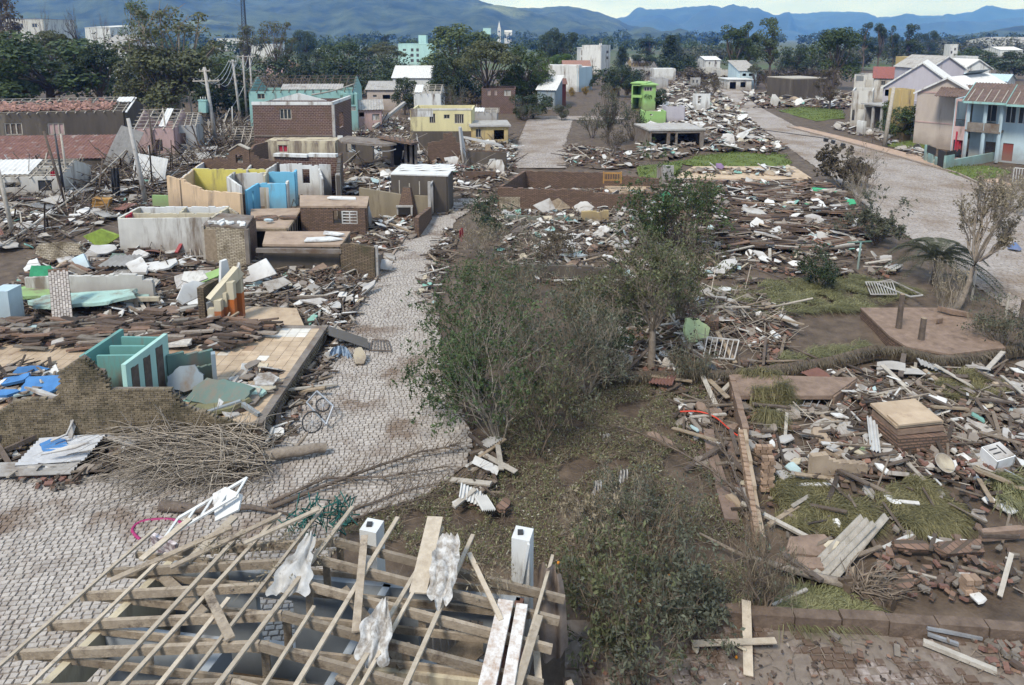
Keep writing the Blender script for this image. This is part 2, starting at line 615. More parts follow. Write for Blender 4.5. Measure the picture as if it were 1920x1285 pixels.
def lawn(pts, label, z=0.05, seed=0, h=0.16, dens=26):
 """uneven grass patch with blades standing on it"""
 rnd = random.Random(seed)
 LAWNS.append(pts)
 cx = sum(p[0] for p in pts) / len(pts)
 cy = sum(p[1] for p in pts) / len(pts)
 mb = MB()
 ring = []
 for a, b in zip(pts, pts[1:] + pts[:1]):
  for t in (0, .25, .5, .75):
   p = Vector(a).lerp(Vector(b), t)
   k = 1 + rnd.uniform(-.09, .06)
   ring.append((cx + (p.x - cx) * k, cy + (p.y - cy) * k, -0.06))
 ins = [(cx + (p[0] - cx) * .85, cy + (p[1] - cy) * .85, z + rnd.uniform(-.02, .03)) for p in ring]
 n = len(ring)
 mb.add(ring + ins + [(cx, cy, z + 0.06)], [(i, (i + 1) % n, n + (i + 1) % n, n + i) for i in range(n)] + [(n + i, n + (i + 1) % n, 2 * n) for i in range(n)], True)
 struct('lawn', mb, m_lawn, label)
 g = MB()
 x0, x1 = min(p[0] for p in pts), max(p[0] for p in pts)
 y0, y1 = min(p[1] for p in pts), max(p[1] for p in pts)
 for _ in range(int((x1 - x0) * (y1 - y0) * dens)):
  x, y = rnd.uniform(x0, x1), rnd.uniform(y0, y1)
  if inpoly(x, y, pts) and mnoise.noise((x * .5, y * .5, 2)) > -0.25:
   tuft(g, (x, y, z), rnd, h)
 stuff('grass', g, m_grass, label)

def tuft(mb, p, rnd, h, n=4, lean=0.6, w=0.03):
 x, y, z = p
 for _ in range(n):
  a = rnd.uniform(0, 6.283)
  l = h * rnd.uniform(.5, 1.3)
  dx, dy = math.cos(a) * l * lean, math.sin(a) * l * lean
  ox, oy = -math.sin(a) * w * h / .16, math.cos(a) * w * h / .16
  mb.add([(x - ox, y - oy, z), (x + ox, y + oy, z), (x + dx, y + dy, z + l)], [(0, 1, 2)])

m_grass = leafmat('grass_blades', (0.14, 0.17, 0.042), (0.08, 0.10, 0.026))
m_grassdry = leafmat('grass_dry', (0.24, 0.225, 0.115), (0.12, 0.12, 0.05))
lawn(GP([(1275, 308), (1300, 292), (1400, 283), (1475, 290), (1487, 308), (1440, 314), (1350, 318)]), 'bright lawn patch behind the tiled floor by the wide road', seed=1, h=.15, dens=16)
lawn(GP([(1660, 272), (1700, 266), (1770, 266), (1740, 278), (1690, 280)]), 'bright lawn strip beside the leaning wooden post', 0.2, seed=2, h=.14, dens=12)
lawn(GP([(1760, 318), (1790, 312), (1860, 312), (1895, 322), (1870, 338), (1830, 342)]), 'bright lawn strip in front of the turquoise garden wall', 0.15, seed=3, h=.14, dens=14)
lawn(GP([(1455, 207), (1500, 200), (1580, 207), (1588, 222), (1530, 226)]), 'lawn with rubble across the wide road', 0.1, seed=4, h=.2, dens=6)
lawn(GP([(1200, 335), (1195, 312), (1280, 300), (1275, 322), (1240, 340)]), 'thin grass slope beside the orange bed frame', 0.08, seed=5, h=.14, dens=14)
lawn(GP([(1330, 235), (1360, 228), (1420, 232), (1400, 240)]), 'thin green verge on the near side of the wide road', 0.08, seed=6, h=.14, dens=9)

# ---------------------------------------------------------------- hills
m_hill = M('hill_forest', (0.065, 0.085, 0.042), (0.016, 0.026, 0.014), scale=0.009, rough=0.95, bump=0.0, dirt=(0.19, 0.21, 0.10), dirt_amt=0.26, dirt_scale=0.0016, contrast=0.14)
m_hill2 = M('hill_forest_far', (0.05, 0.07, 0.045), (0.03, 0.042, 0.03), scale=0.004, rough=0.95, bump=0.0, contrast=0.15)

def ridge(name, prof, D, depth, mat, label, seed, rough=18.0, foot=-2.0, front=None):
 """a mountain ridge: crest traced along prof (photo column, row) at distance D, falling to the valley in front and behind"""
 mb = MB()
 front = front or depth
 cols = []
 x = prof[0][0]
 while x <= prof[-1][0]:
  cols.append(x)
  x += 5.0
 nv = 26
 grid = []
 for px in cols:
  for (x0, y0), (x1, y1) in zip(prof, prof[1:]):
   if x0 <= px <= x1:
    t = (px - x0) / (x1 - x0)
    t = t * t * (3 - 2 * t) * .5 + t * .5
    py = y0 + (y1 - y0) * t
    break
  s = (ROW0 - py) / FPX
  w = D * (s * CP - SP) / (CP + s * SP)
  ztop = CAM_H + w
  zc = D * CP - w * SP
  X = (px - 960) / FPX * zc
  col = []
  for j in range(nv + 1):
   t = j / nv
   if t < 0.72:
    u = t / 0.72
    y = D - front * (1 - u)
    hgt = foot + (ztop - foot) * (u ** 1.15)
    env = math.sin(u * math.pi) ** 0.8
   else:
    u = (t - 0.72) / 0.28
    y = D + depth * 0.5 * u
    hgt = ztop - (ztop - foot) * u
    env = math.sin(u * math.pi)
   q = mnoise.noise((X * 0.0011, y * 0.0011, seed)) * 2.0 + mnoise.noise((X * 0.004, y * 0.004, seed + 5))
   hgt += env * q * rough * 2.2
   hgt += (0.0 if t < .02 else 1) * mnoise.noise((X * 0.03, y * 0.03, seed + 9)) * rough * .22
   col.append((X * (y / D), y, hgt))
  grid.append(col)
 for col in grid:
  mb.v.extend(col)
 n = nv + 1
 for i in range(len(grid) - 1):
  for j in range(nv):
   mb.f.append((i * n + j, (i + 1) * n + j, (i + 1) * n + j + 1, i * n + j + 1))
   mb.sm.append(True)
 return struct(name, mb, mat, label)

ridge('hill', [(-700, -60), (-300, -90), (100, -95), (400, -60), (620, -40), (800, -14), (905, 2), (950, 11), (1010, 13), (1060, 9), (1085, 12), (1120, 20), (1150, 31), (1185, 50), (1230, 63), (1290, 74)], 4200, 1500, m_hill, 'long dark wooded hill behind the town', 2.0, 26, front=2300)
ridge('mountain', [(1050, 74), (1120, 52), (1175, 33), (1202, 18), (1260, 17), (1300, 13), (1335, 10), (1360, 15), (1395, 12), (1420, 15), (1452, 32), (1480, 28), (1500, 72)], 7600, 2600, m_hill2, 'flat topped blue mountain behind the valley', 4.0, 45, front=2500)
ridge('mountain', [(1380, 74), (1440, 38), (1480, 27), (1530, 24), (1590, 20), (1625, 22), (1646, 31), (1700, 24), (1760, 27), (1820, 22), (1862, 14), (1900, 15), (1960, 12), (2100, 26), (2300, 60)], 8600, 2600, m_hill2, 'farthest blue mountain range under the clouds', 6.0, 45, front=2600)
ridge('hill', [(1560, 76), (1650, 66), (1700, 56), (1750, 47), (1790, 42), (1830, 40), (1880, 33), (1960, 22), (2200, 10)], 6600, 1500, m_hill2, 'blue mountain spur before the farthest range', 8.0, 30, front=1400)
ridge('hill', [(1640, 84), (1720, 76), (1790, 70), (1850, 67), (1920, 58), (2100, 48)], 3000, 900, m_hill, 'low dark wooded rise beyond the white tower', 10.0, 10, front=800)
ridge('hill', [(1180, 84), (1240, 62), (1290, 66), (1330, 70), (1400, 80)], 3300, 700, M('hill_pasture', (0.10, 0.125, 0.06), (0.04, 0.055, 0.03), scale=0.012, bump=0, contrast=0.1), 'low hill with pasture below the flat topped mountain', 12.0, 8, front=800)
# ---------------------------------------------------------------- haze over the valley
def haze(density):
 m = bpy.data.materials.new('haze_air')
 m.use_nodes = True
 nt = m.node_tree
 nt.nodes.clear()
 out = nt.nodes.new('ShaderNodeOutputMaterial')
 pv = nt.nodes.new('ShaderNodeVolumePrincipled')
 pv.inputs['Color'].default_value = (0.065, 0.23, 0.80, 1)
 pv.inputs['Absorption Color'].default_value = (1, 1, 1, 1)
 pv.inputs['Density'].default_value = density
 pv.inputs['Anisotropy'].default_value = 0.0
 nt.links.new(pv.outputs['Volume'], out.inputs['Volume'])
 mb = MB().box((0, 6100, 349), (34000, 12400, 702))
 o = bpy.data.objects.new('haze', mb.mesh('haze', m))
 COL.objects.link(o)
 tag(o, 'thin blue haze filling the valley', None, None, 'stuff')

haze(1.9e-4)
# ---------------------------------------------------------------- vegetation
m_bark = M('bark', (0.16, 0.125, 0.10), (0.075, 0.058, 0.047), scale=8, bump=0.6, fine=30, objrand=0.25)
m_barkp = M('bark_pale', (0.27, 0.225, 0.18), (0.14, 0.11, 0.085), scale=6, bump=0.6, fine=30)
m_twig = M('dead_twig', (0.20, 0.155, 0.115), (0.10, 0.075, 0.055), scale=3, bump=0.1, isl=0.3)
m_twigp = M('dead_twig_pale', (0.36, 0.31, 0.25), (0.20, 0.165, 0.13), scale=3, bump=0.1, isl=0.3)
LF = {
 'dark': leafmat('leaf_dark', (0.058, 0.08, 0.038), (0.023, 0.036, 0.018)),
 'green': leafmat('leaf_green', (0.085, 0.118, 0.045), (0.032, 0.05, 0.02)),
 'olive': leafmat('leaf_olive', (0.135, 0.142, 0.068), (0.06, 0.066, 0.032)),
 'pale': leafmat('leaf_pale', (0.125, 0.155, 0.07), (0.06, 0.085, 0.036)),
 'grey': leafmat('leaf_grey', (0.125, 0.13, 0.088), (0.06, 0.064, 0.044)),
 'brown': leafmat('leaf_brown', (0.13, 0.105, 0.07), (0.065, 0.052, 0.036)),
 'blue': leafmat('leaf_blue', (0.07, 0.10, 0.052), (0.028, 0.043, 0.024)),
 'yellow': leafmat('leaf_yellow', (0.33, 0.23, 0.05), (0.19, 0.12, 0.03)),
 'straw': leafmat('leaf_straw', (0.30, 0.25, 0.17), (0.15, 0.12, 0.08)),
 'fresh': leafmat('leaf_fresh', (0.11, 0.17, 0.035), (0.055, 0.095, 0.02)),
}

def rdir(r):
 while True:
  v = Vector((r.uniform(-1, 1), r.uniform(-1, 1), r.uniform(-1, 1)))
  if 0.05 < v.length < 1:
   return v.normalized()

def leaf(mb, p, nrm, s, r, asp=0.55):
 """one leaf-sized face, rhombic, slightly folded"""
 t = nrm.cross(rdir(r))
 if t.length < 1e-3:
  t = Vector((1, 0, 0))
 t.normalize()
 b = nrm.cross(t)
 t, b = t * s * .5, b * s * .5 * asp
 mb.add([p - t, p - b + nrm * s * .08, p + t, p + b + nrm * s * .08], [(0, 1, 2, 3)])

def lobe(mb, c, rad, n, s, r, shell=0.55, asp=0.6):
 c = Vector(c)
 for _ in range(n):
  d = rdir(r)
  if d.z < -0.3 and r.random() < .5:
   d.z *= -1
  q = shell + (1 - shell) * r.random() ** .6
  p = c + Vector((d.x * rad[0], d.y * rad[1], d.z * rad[2])) * q
  nn = (d + Vector((0, 0, .5)) + rdir(r) * .8).normalized()
  leaf(mb, p, nn, s * r.uniform(.6, 1.35), r, asp)

def limb(mb, a, b, r0, r1, r, bend=.12, n=5, sides=5):
 a, b = Vector(a), Vector(b)
 L = (b - a).length
 pts = []
 o1 = rdir(r) * L * bend
 for i in range(n):
  t = i / (n - 1)
  pts.append(a.lerp(b, t) + o1 * math.sin(t * math.pi) + rdir(r) * L * .02 * (1 if 0 < i < n - 1 else 0))
 mb.tube(pts, [r0 + (r1 - r0) * i / (n - 1) for i in range(n)], sides, cap=False)
 return pts

def branch_rec(mb, p, d, L, rad, depth, r, ends, spread=.6, up=.15, sides=4, nb=(2, 3)):
 q = p + d * L
 q += rdir(r) * L * .12
 limb(mb, p, q, rad, rad * .62, r, .08, 4, sides if depth > 1 else 3)
 if depth == 0:
  ends.append((q, d))
  return
 for _ in range(r.randint(*nb)):
  nd = (d + rdir(r) * spread + Vector((0, 0, up))).normalized()
  branch_rec(mb, p.lerp(q, r.uniform(.55, 1)), nd, L * r.uniform(.6, .85), rad * .6, depth - 1, r, ends, spread, up, sides, nb)
 ends.append((q, d))

def proto(kind, seed):
 """unit-height tree: wood mesh, crown mesh"""
 r = random.Random(seed)
 w, c = MB(), MB()
 base = Vector((0, 0, -0.02))
 L = []
 if kind == 'broad':
  top = Vector((r.uniform(-.03, .03), 0, .42))
  limb(w, base, top, .032, .022, r, .03)
  for i in range(17):
   a = i * 2.4 + r.uniform(-.4, .4)
   z = r.uniform(.24, .84)
   q = math.sqrt(max(.02, 1 - ((z - .5) / .46) ** 2)) * .31
   L.append(((math.cos(a) * q * r.uniform(.6, 1), math.sin(a) * q * r.uniform(.6, 1), z), r.uniform(.11, .18), .85))
  n, s = 330, .034
 elif kind == 'umbrella':
  top = Vector((0, 0, .38))
  limb(w, base, top, .035, .025, r, .05)
  for i in range(19):
   a = i * 2.4 + r.uniform(-.3, .3)
   q = .5 * math.sqrt(i / 19) * r.uniform(.8, 1.0)
   L.append(((math.cos(a) * q, math.sin(a) * q, .84 - q * q * 1.0 + r.uniform(-.07, .05)), r.uniform(.10, .16), .55))
  n, s = 300, .032
 elif kind == 'euc':
  top = Vector((0, 0, .5))
  limb(w, base, top, .018, .012, r, .03)
  for i in range(19):
   z = r.uniform(.36, .94)
   q = r.uniform(0, .20) * (1.15 - .6 * abs(z - .6) / .4)
   a = r.uniform(0, 6.28)
   L.append(((math.cos(a) * q, math.sin(a) * q, z), r.uniform(.05, .10), 1.1))
  n, s = 200, .026
 elif kind == 'airy':
  top = Vector((0, 0, .3))
  limb(w, base, top, .022, .018, r, .03)
  for i in range(38):
   z = r.uniform(.3, .97)
   q = r.uniform(.05, .34) * math.sqrt(max(.05, 1 - ((z - .58) / .45) ** 2))
   a = r.uniform(0, 6.28)
   L.append(((math.cos(a) * q, math.sin(a) * q, z), r.uniform(.05, .10), .8))
  n, s = 85, .026
 elif kind == 'cone':
  top = Vector((0, 0, .9))
  limb(w, base, top, .02, .006, r, .01)
  for i in range(26):
   z = .16 + .78 * i / 26
   q = .17 * (1 - z) ** .7 * r.uniform(.3, 1)
   a = i * 2.4
   L.append(((math.cos(a) * q, math.sin(a) * q, z), .05 + .09 * (1 - z), 1.0))
  n, s = 160, .03
 elif kind == 'bush':
  top = Vector((0, 0, .3))
  limb(w, base, top, .03, .02, r, .05)
  for i in range(15):
   a = i * 2.4
   z = r.uniform(.14, .78)
   q = r.uniform(.08, .46)
   L.append(((math.cos(a) * q, math.sin(a) * q, z), r.uniform(.14, .24), .9))
  n, s = 270, .05
 elif kind == 'scrub':                       # wind-torn shrub: sticks showing, thin leaves
  for i in range(11):
   a = i * 2.4
   ends = []
   d = Vector((math.cos(a) * .55, math.sin(a) * .55, 1)).normalized()
   branch_rec(w, Vector((math.cos(a) * .06, math.sin(a) * .06, -.02)), d, .42, .013, 2, r, ends, .75, .1)
   for p, dd in ends:
    for _ in range(16):
     leaf(c, p + rdir(r) * r.uniform(.01, .11), (rdir(r) + Vector((0, 0, .3))).normalized(), .042 * r.uniform(.6, 1.3), r)
  return w, c
 elif kind == 'bare':
  ends = []
  branch_rec(w, base, Vector((0, 0, 1)), .32, .022, 5, r, ends, .62, .18)
  for p, dd in ends[::3]:
   for _ in range(2):
    leaf(c, p + rdir(r) * .02, rdir(r), .016, r)
  return w, c
 for p, rad, fl in L:
  p = Vector(p)
  st = base.lerp(top, r.uniform(.55, 1.0)) if kind != 'cone' else Vector((0, 0, p.z))
  if kind != 'cone':
   limb(w, st, p, .013 if kind != 'airy' else .009, .004, r, .12, 4, 4)
  lobe(c, p, (rad, rad, rad * fl), n, s, r)
  if kind == 'airy':
   for _ in range(4):
    limb(w, p, p + rdir(r) * rad * 1.3 + Vector((0, 0, rad * .5)), .004, .0015, r, .1, 3, 3)
 return w, c

PROTO = {}

def get_proto(kind, v, wood, lm):
 k = (kind, v, wood.name, lm.name)
 if k not in PROTO:
  if (kind, v) not in PROTO:
   PROTO[(kind, v)] = proto(kind, v * 31 + len(kind) * 7)
  w, c = PROTO[(kind, v)]
  PROTO[k] = (w.mesh('trunk', wood), c.mesh('crown', lm))
 return PROTO[k]

_trnd = random.Random(5)

def tree(name, label, px, py, pytop, wpx, kind, lm, v=1, wood=None, group=None, cat='tree', lean=(0, 0), crown_name='crown'):
 """tree standing at photo place (px, py), reaching up to row pytop, about wpx photo columns wide"""
 g = G(px, py)
 if g.y > 260:
  g.z = -0.05 - (min(g.y, 330) - 260) * 0.009 if g.y < 330 else -0.6
 h = zat(g, pytop) - g.z
 den = (FPX * SP + (py - ROW0) * CP) / CAM_H
 wid = wpx / den
 nat = {'broad': .86, 'umbrella': 1.2, 'euc': .46, 'airy': .76, 'cone': .42, 'bush': 1.2, 'scrub': 1.35, 'bare': 1.1}[kind]
 tm, cm = get_proto(kind, v, wood or m_bark, LF[lm] if isinstance(lm, str) else lm)
 root = thing(name, label, cat, g, group)
 root.rotation_euler = (R(lean[0]), R(lean[1]), _trnd.uniform(0, 6.28))
 root.scale = (wid / nat, wid / nat, h)
 place('trunk', tm, (0, 0, 0), parent=root)
 if len(cm.polygons):
  place(crown_name, cm, (0, 0, 0), parent=root)
 return root

T = tree
# far left, behind the long brown shed
T('tree', 'huge dense dark green tree behind the long tiled shed roof', 95, 222, 48, 250, 'broad', 'green', 1)
T('tree', 'dark rounded tree filling the corner behind the shed roof', 20, 216, 62, 150, 'broad', 'dark', 2)
T('tree', 'dark spreading tree with a forked trunk beside the huge green tree', 192, 222, 76, 130, 'umbrella', 'dark', 1)
T('tree', 'olive topped tree standing behind the huge dark green tree', 110, 196, 46, 110, 'umbrella', 'olive', 2)
T('tree', 'tall brownish tree in front of pale buildings at the corner of the sky', 25, 170, -22, 120, 'airy', 'brown', 1)
T('bare_tree', 'leafless tree with forked limbs against the blue hill', 155, 165, -20, 110, 'bare', 'brown', 1)
T('bare_tree', 'leafless slender tree beside the tallest airy tree', 200, 165, -4, 70, 'bare', 'brown', 2)
T('bare_tree', 'thin bare tree nearest the brownish tree', 100, 160, -12, 60, 'bare', 'brown', 3)
T('tree', 'tallest airy pale green tree behind the leaning poles', 335, 225, 2, 190, 'airy', 'olive', 2, m_barkp)
T('tree', 'shadowy dense tree below the tallest airy tree', 330, 232, 70, 170, 'broad', 'olive', 3)
T('tree', 'pale feathery tree rising behind the airy tree', 270, 190, 2, 90, 'airy', 'pale', 3, m_barkp)
T('tree', 'low olive tree between the dark forked tree and the airy tree', 262, 225, 96, 100, 'broad', 'olive', 1)
T('tree', 'dark tree behind the row of leaning poles', 425, 205, 96, 120, 'broad', 'green', 3)
T('tree', 'rusty topped tree under the steel mast', 465, 150, 45, 70, 'airy', 'olive', 1)
T('tree', 'rusty broad tree beside the steel mast', 525, 156, 40, 90, 'airy', 'olive', 3)
T('tree', 'blue green tree on the skyline behind the rusty trees', 575, 122, 52, 60, 'broad', 'blue', 2)
T('tree', 'dark tree behind the roofless turquoise house', 585, 150, 90, 75, 'broad', 'dark', 1)
T('tree', 'large dark tree beyond the turquoise roof frame', 645, 158, 72, 105, 'broad', 'green', 2)
T('tree', 'spreading olive tree before the mint apartment block', 722, 142, 76, 90, 'umbrella', 'olive', 1)
T('tree', 'small round tree left of the mint apartment block', 690, 130, 82, 40, 'broad', 'dark', 3)
T('palm_tree', 'distant shaggy palm on the skyline', 655, 106, 62, 16, 'euc', 'dark', 2)
T('palm_tree', 'second distant palm before the hill field', 724, 104, 64, 18, 'euc', 'dark', 1)
T('tree', 'big pale crowned tree beside the mint apartment block', 858, 178, 37, 150, 'broad', 'pale', 2)
T('tree', 'dark umbrella tree in the middle of town', 915, 205, 66, 150, 'umbrella', 'olive', 2)
T('tree', 'dark tree joined to the umbrella tree', 982, 200, 76, 110, 'broad', 'green', 1)
T('tree', 'shadowed tree below the pale crowned tree', 845, 196, 96, 90, 'broad', 'dark', 2)
T('tree', 'light green willowy tree by the rusty red shed', 1016, 200, 98, 56, 'airy', 'fresh', 2)
T('tree', 'group of tall blue green gum trees behind the umbrella tree', 1030, 128, 47, 60, 'broad', 'blue', 1)
T('tree', 'second tall blue green gum crown near the flat white block', 1063, 128, 52, 56, 'broad', 'blue', 3)
T('tree', 'round leafy tree behind the big blank white wall', 1052, 142, 96, 50, 'broad', 'fresh', 3)
T('tree', 'dark round bush tree beside the white apartment block', 1160, 182, 117, 66, 'broad', 'dark', 1)
T('tree', 'dark tree right behind the white apartment block', 1166, 132, 86, 40, 'cone', 'dark', 1)
T('tree', 'tall dark conifer shaped tree by the distant chimney', 1254, 138, 63, 52, 'cone', 'dark', 2)
T('tree', 'blue tree behind the tall conifer', 1262, 118, 62, 34, 'broad', 'blue', 2)
T('tree', 'hazy tree before the valley', 1212, 118, 72, 50, 'euc', 'blue', 1)
T('tree', 'low dark tree beside the tall conifer', 1205, 140, 98, 60, 'broad', 'dark', 3)
T('tree', 'tall gum tree standing first in the meadow grove', 1376, 158, 46, 70, 'euc', 'green', 1)
T('tree', 'leaning gum tree close behind the first of the grove', 1400, 150, 38, 50, 'euc', 'green', 2)
T('tree', 'pale feathery gum tree of the meadow grove', 1442, 156, 34, 66, 'euc', 'pale', 3)
T('tree', 'bluish bushy tree at the end of the meadow grove', 1487, 150, 78, 66, 'broad', 'blue', 1)
T('tree', 'large dark tree on the meadow beside the burnt looking box house', 1562, 168, 38, 105, 'broad', 'green', 3)
T('tree', 'first slim gum of the skyline row', 1617, 132, 43, 36, 'euc', 'blue', 3)
T('tree', 'second slim gum of the skyline row', 1645, 132, 43, 40, 'euc', 'blue', 1)
T('tree', 'third slim gum of the skyline row', 1672, 130, 46, 34, 'euc', 'blue', 2)
T('tree', 'widest gum ending the skyline row', 1700, 132, 46, 46, 'euc', 'blue', 3)
T('tree', 'lone blue tree past the skyline row', 1742, 110, 54, 38, 'broad', 'blue', 2)
T('tree', 'dark tree beside the white tower', 1834, 140, 86, 84, 'broad', 'green', 1)
T('tree', 'dark tree at the town edge behind the white gabled villa', 1900, 150, 92, 80, 'broad', 'dark', 2)
T('tree', 'small dark tree before the tower', 1735, 128, 92, 40, 'broad', 'dark', 3)
T('tree', 'torn brown tree beside the burnt looking box house', 1555, 205, 128, 70, 'airy', 'brown', 1)
T('tree', 'dead trunk tree with lopped limbs in front of the box house', 1532, 208, 158, 30, 'bare', 'brown', 2)
# mid-distance
T('shrub', 'dark leafy tree in front of the brick upper storey', 588, 290, 224, 76, 'bush', 'dark', 1, cat='tree')
T('shrub', 'dark torn tree before the pale cottages', 760, 215, 140, 56, 'broad', 'dark', 2, cat='tree')
T('shrub', 'grey ragged thicket beside the pale cottage with the broken roof', 850, 222, 150, 60, 'scrub', 'grey', 1, cat='shrub')
T('shrub', 'dark hedge of shrubs at the bend of the cobbled street', 1000, 222, 168, 90, 'bush', 'dark', 3, cat='shrub')
T('shrub', 'pale green shrubs hanging over the far street corner', 985, 226, 190, 60, 'scrub', 'grey', 2, cat='shrub')
T('tree', 'small round dead tree at the far street corner', 1053, 226, 192, 36, 'bush', 'grey', 2)
T('shrub', 'torn grey tree at the street bend opposite the lawn', 1110, 258, 200, 60, 'scrub', 'grey', 3, cat='tree')
T('shrub', 'tall dark torn tree with debris beside the street bend', 1140, 272, 150, 70, 'airy', 'grey', 2, cat='tree')
T('shrub', 'brown matted bush above the grass slope', 1152, 290, 225, 60, 'scrub', 'brown', 3, cat='shrub')
T('shrub', 'dark torn bush next to the brown matted bush', 1185, 262, 190, 62, 'scrub', 'dark', 1, cat='shrub')
T('shrub', 'dense dark bush in front of the lime green house', 1228, 206, 164, 62, 'bush', 'dark', 2, cat='shrub')
T('shrub', 'yellow flowering shrub by the big blank white wall', 1072, 180, 162, 16, 'bush', 'yellow', 1, cat='shrub')
T('shrub', 'yellow flowering shrub on the green verge', 1097, 180, 160, 16, 'bush', 'yellow', 2, cat='shrub')
T('shrub', 'tallest yellow flowering shrub', 1152, 180, 150, 22, 'bush', 'yellow', 3, cat='shrub')
T('shrub', 'yellow flowering shrub beside the lime green house', 1178, 180, 154, 20, 'bush', 'yellow', 1, cat='shrub')
T('shrub', 'bright leafy tree in front of the beige gabled house', 1690, 262, 186, 90, 'bush', 'green', 2, cat='tree')
T('shrub', 'dark low hedge below the beige gabled house', 1735, 268, 236, 90, 'bush', 'dark', 1, cat='hedge')
T('shrub', 'small lopped tree inside the turquoise garden wall', 1832, 292, 246, 34, 'bush', 'fresh', 2, cat='tree')
T('shrub', 'torn brown sapling by the leaning wooden post', 1635, 268, 212, 40, 'bare', 'brown', 3, cat='tree')
T('palm_tree', 'small palm beside the blue half house', 1414, 168, 118, 40, 'umbrella', 'grey', 1, cat='palm')
T('shrub', 'brown scrub along the meadow edge', 1500, 152, 120, 150, 'scrub', 'brown', 1, cat='scrub')
T('shrub', 'brown scrub before the ruined white walls', 1330, 182, 140, 70, 'scrub', 'brown', 2, cat='scrub')
T('shrub', 'brown scrub beside the blue half house', 1440, 165, 128, 50, 'scrub', 'brown', 3, cat='scrub')
T('shrub', 'grey undergrowth beside the big blank white wall', 1098, 168, 138, 40, 'bush', 'dark', 3, cat='shrub')

# the town's far tree cover, too dense to count
def forest(rows, seed, mat, name='forest', label=None):
 r = random.Random(seed)
 mb = MB()
 for (x0, x1, py, hm, n, sz) in rows:
  for _ in range(n):
   px = r.uniform(x0, x1)
   g = G(px, py + r.uniform(-2.5, 2.5))
   h = hm * r.uniform(.6, 1.4)
   z0 = -0.7
   for _k in range(5):
    c = g + Vector((r.uniform(-1, 1) * h * .35, r.uniform(-1, 1) * h * .35, z0 + h * r.uniform(.3, .8)))
    q = h * r.uniform(.22, .38)
    lobe(mb, c, (q, q, q * .8), 26, sz, r)
 return stuff(name, mb, mat, label)

forest([(-150, 260, 112, 12, 26, 2.2), (240, 620, 104, 12, 40, 2.2), (560, 1010, 97, 14, 52, 2.6), (960, 1300, 96, 14, 46, 2.6), (1270, 1400, 104, 10, 30, 1.8)], 3, LF['green'], label='dense tree cover of the far side of town')
forest([(100, 700, 88, 20, 50, 4), (650, 1300, 84, 22, 60, 5), (1200, 1960, 86, 22, 70, 4.5), (1150, 1420, 78.5, 30, 30, 8), (1600, 1960, 92, 16, 40, 3)], 4, LF['blue'], label='hazy distant woods at the foot of the hills')
forest([(1440, 1640, 128, 8, 40, 1.2), (1570, 1800, 118, 9, 44, 1.4), (1260, 1420, 116, 9, 34, 1.4), (1600, 1960, 104, 12, 44, 2)], 6, LF['grey'], label='grey green scrub woods beyond the wide road')
forest([(430, 640, 172, 4, 16, .6), (690, 800, 190, 3, 10, .5), (800, 960, 205, 3.5, 16, .5), (1180, 1340, 150, 4, 22, .8), (1280, 1420, 160, 3, 18, .7), (1400, 1560, 150, 3.5, 30, .7)], 7, LF['brown'], label='flattened grey brown scrub between the wrecked houses')
forest([(380, 480, 215, 6, 14, .7), (500, 760, 160, 8, 40, .9), (600, 720, 180, 6, 18, .7), (700, 830, 178, 6, 26, .7), (820, 1010, 190, 7, 40, .7), (1090, 1200, 160, 5, 22, .7), (1240, 1330, 138, 7, 22, 1), (-80, 420, 190, 12, 40, 1.0)], 8, LF['dark'], label='dark garden trees packed between the far houses')
# ---------------------------------------------------------------- walls, roofs, houses
def paint(name, c, dirt_amt=.35, dirt=(0.17, 0.135, 0.105), **k):
 k.setdefault('scale', 1.1)
 return M('paint_' + name, c, tuple(x * .8 for x in c), rough=.8, bump=.12, dirt=dirt, dirt_amt=dirt_amt + .1, dirt_scale=k.pop('ds', .7), streak=True, tide=.6, **k)

W = {n: paint(n, c, d) for n, c, d in (
 ('white', (.60, .595, .575), .3), ('offwhite', (.52, .50, .46), .32), ('cream', (.50, .44, .32), .35), ('beige', (.42, .355, .31), .12),
 ('yellow', (.60, .53, .30), .14), ('lemon', (.58, .50, .13), .2), ('peach', (.55, .40, .26), .3), ('turq', (.26, .43, .40), .2), ('mint', (.42, .62, .59), .05),
 ('teal', (.13, .29, .26), .3), ('blue', (.16, .43, .60), .14), ('paleblue', (.43, .53, .57), .18), ('lime', (.27, .43, .15), .15), ('green', (.27, .45, .17), .25),
 ('lilac', (.42, .39, .42), .1), ('purple', (.30, .19, .42), .15), ('grey', (.38, .37, .36), .3), ('orange', (.42, .12, .03), .25), ('maroon', (.23, .06, .05), .25),
 ('red', (.35, .03, .05), .1), ('ochre', (.48, .36, .17), .25), ('slate', (.24, .29, .32), .25), ('pink', (.45, .31, .29), .2), ('deepblue', (.05, .17, .42), .15), ('aqua', (.34, .52, .46), .3),
 ('darkteal', (.10, .17, .15), .3))}
W['mudwall'] = M('mud_wall', (.115, .096, .078), (.055, .045, .037), scale=.7, bump=.3, dirt=(.17, .145, .115), dirt_amt=.3, dirt_scale=.35, streak=True)
W['black'] = M('inside_shade', (.03, .027, .025), bump=0)  # near-black colour that stands for the shade inside openings and under slabs
W['glass'] = M('window_glass', (.05, .06, .065), (.03, .035, .04), rough=.12, bump=0, spec=.6)
W['wood'] = M('timber', (.30, .235, .165), (.17, .125, .085), scale=5, bump=.4, fine=24, isl=.25, dirt=MUD, dirt_amt=.2, dirt_scale=1.2)
W['woodd'] = M('timber_dark', (.13, .10, .08), (.06, .046, .037), scale=4, bump=.4, fine=22, isl=.3)
W['woodp'] = M('timber_pale', (.40, .36, .31), (.25, .22, .18), scale=4, bump=.4, fine=22, isl=.25)
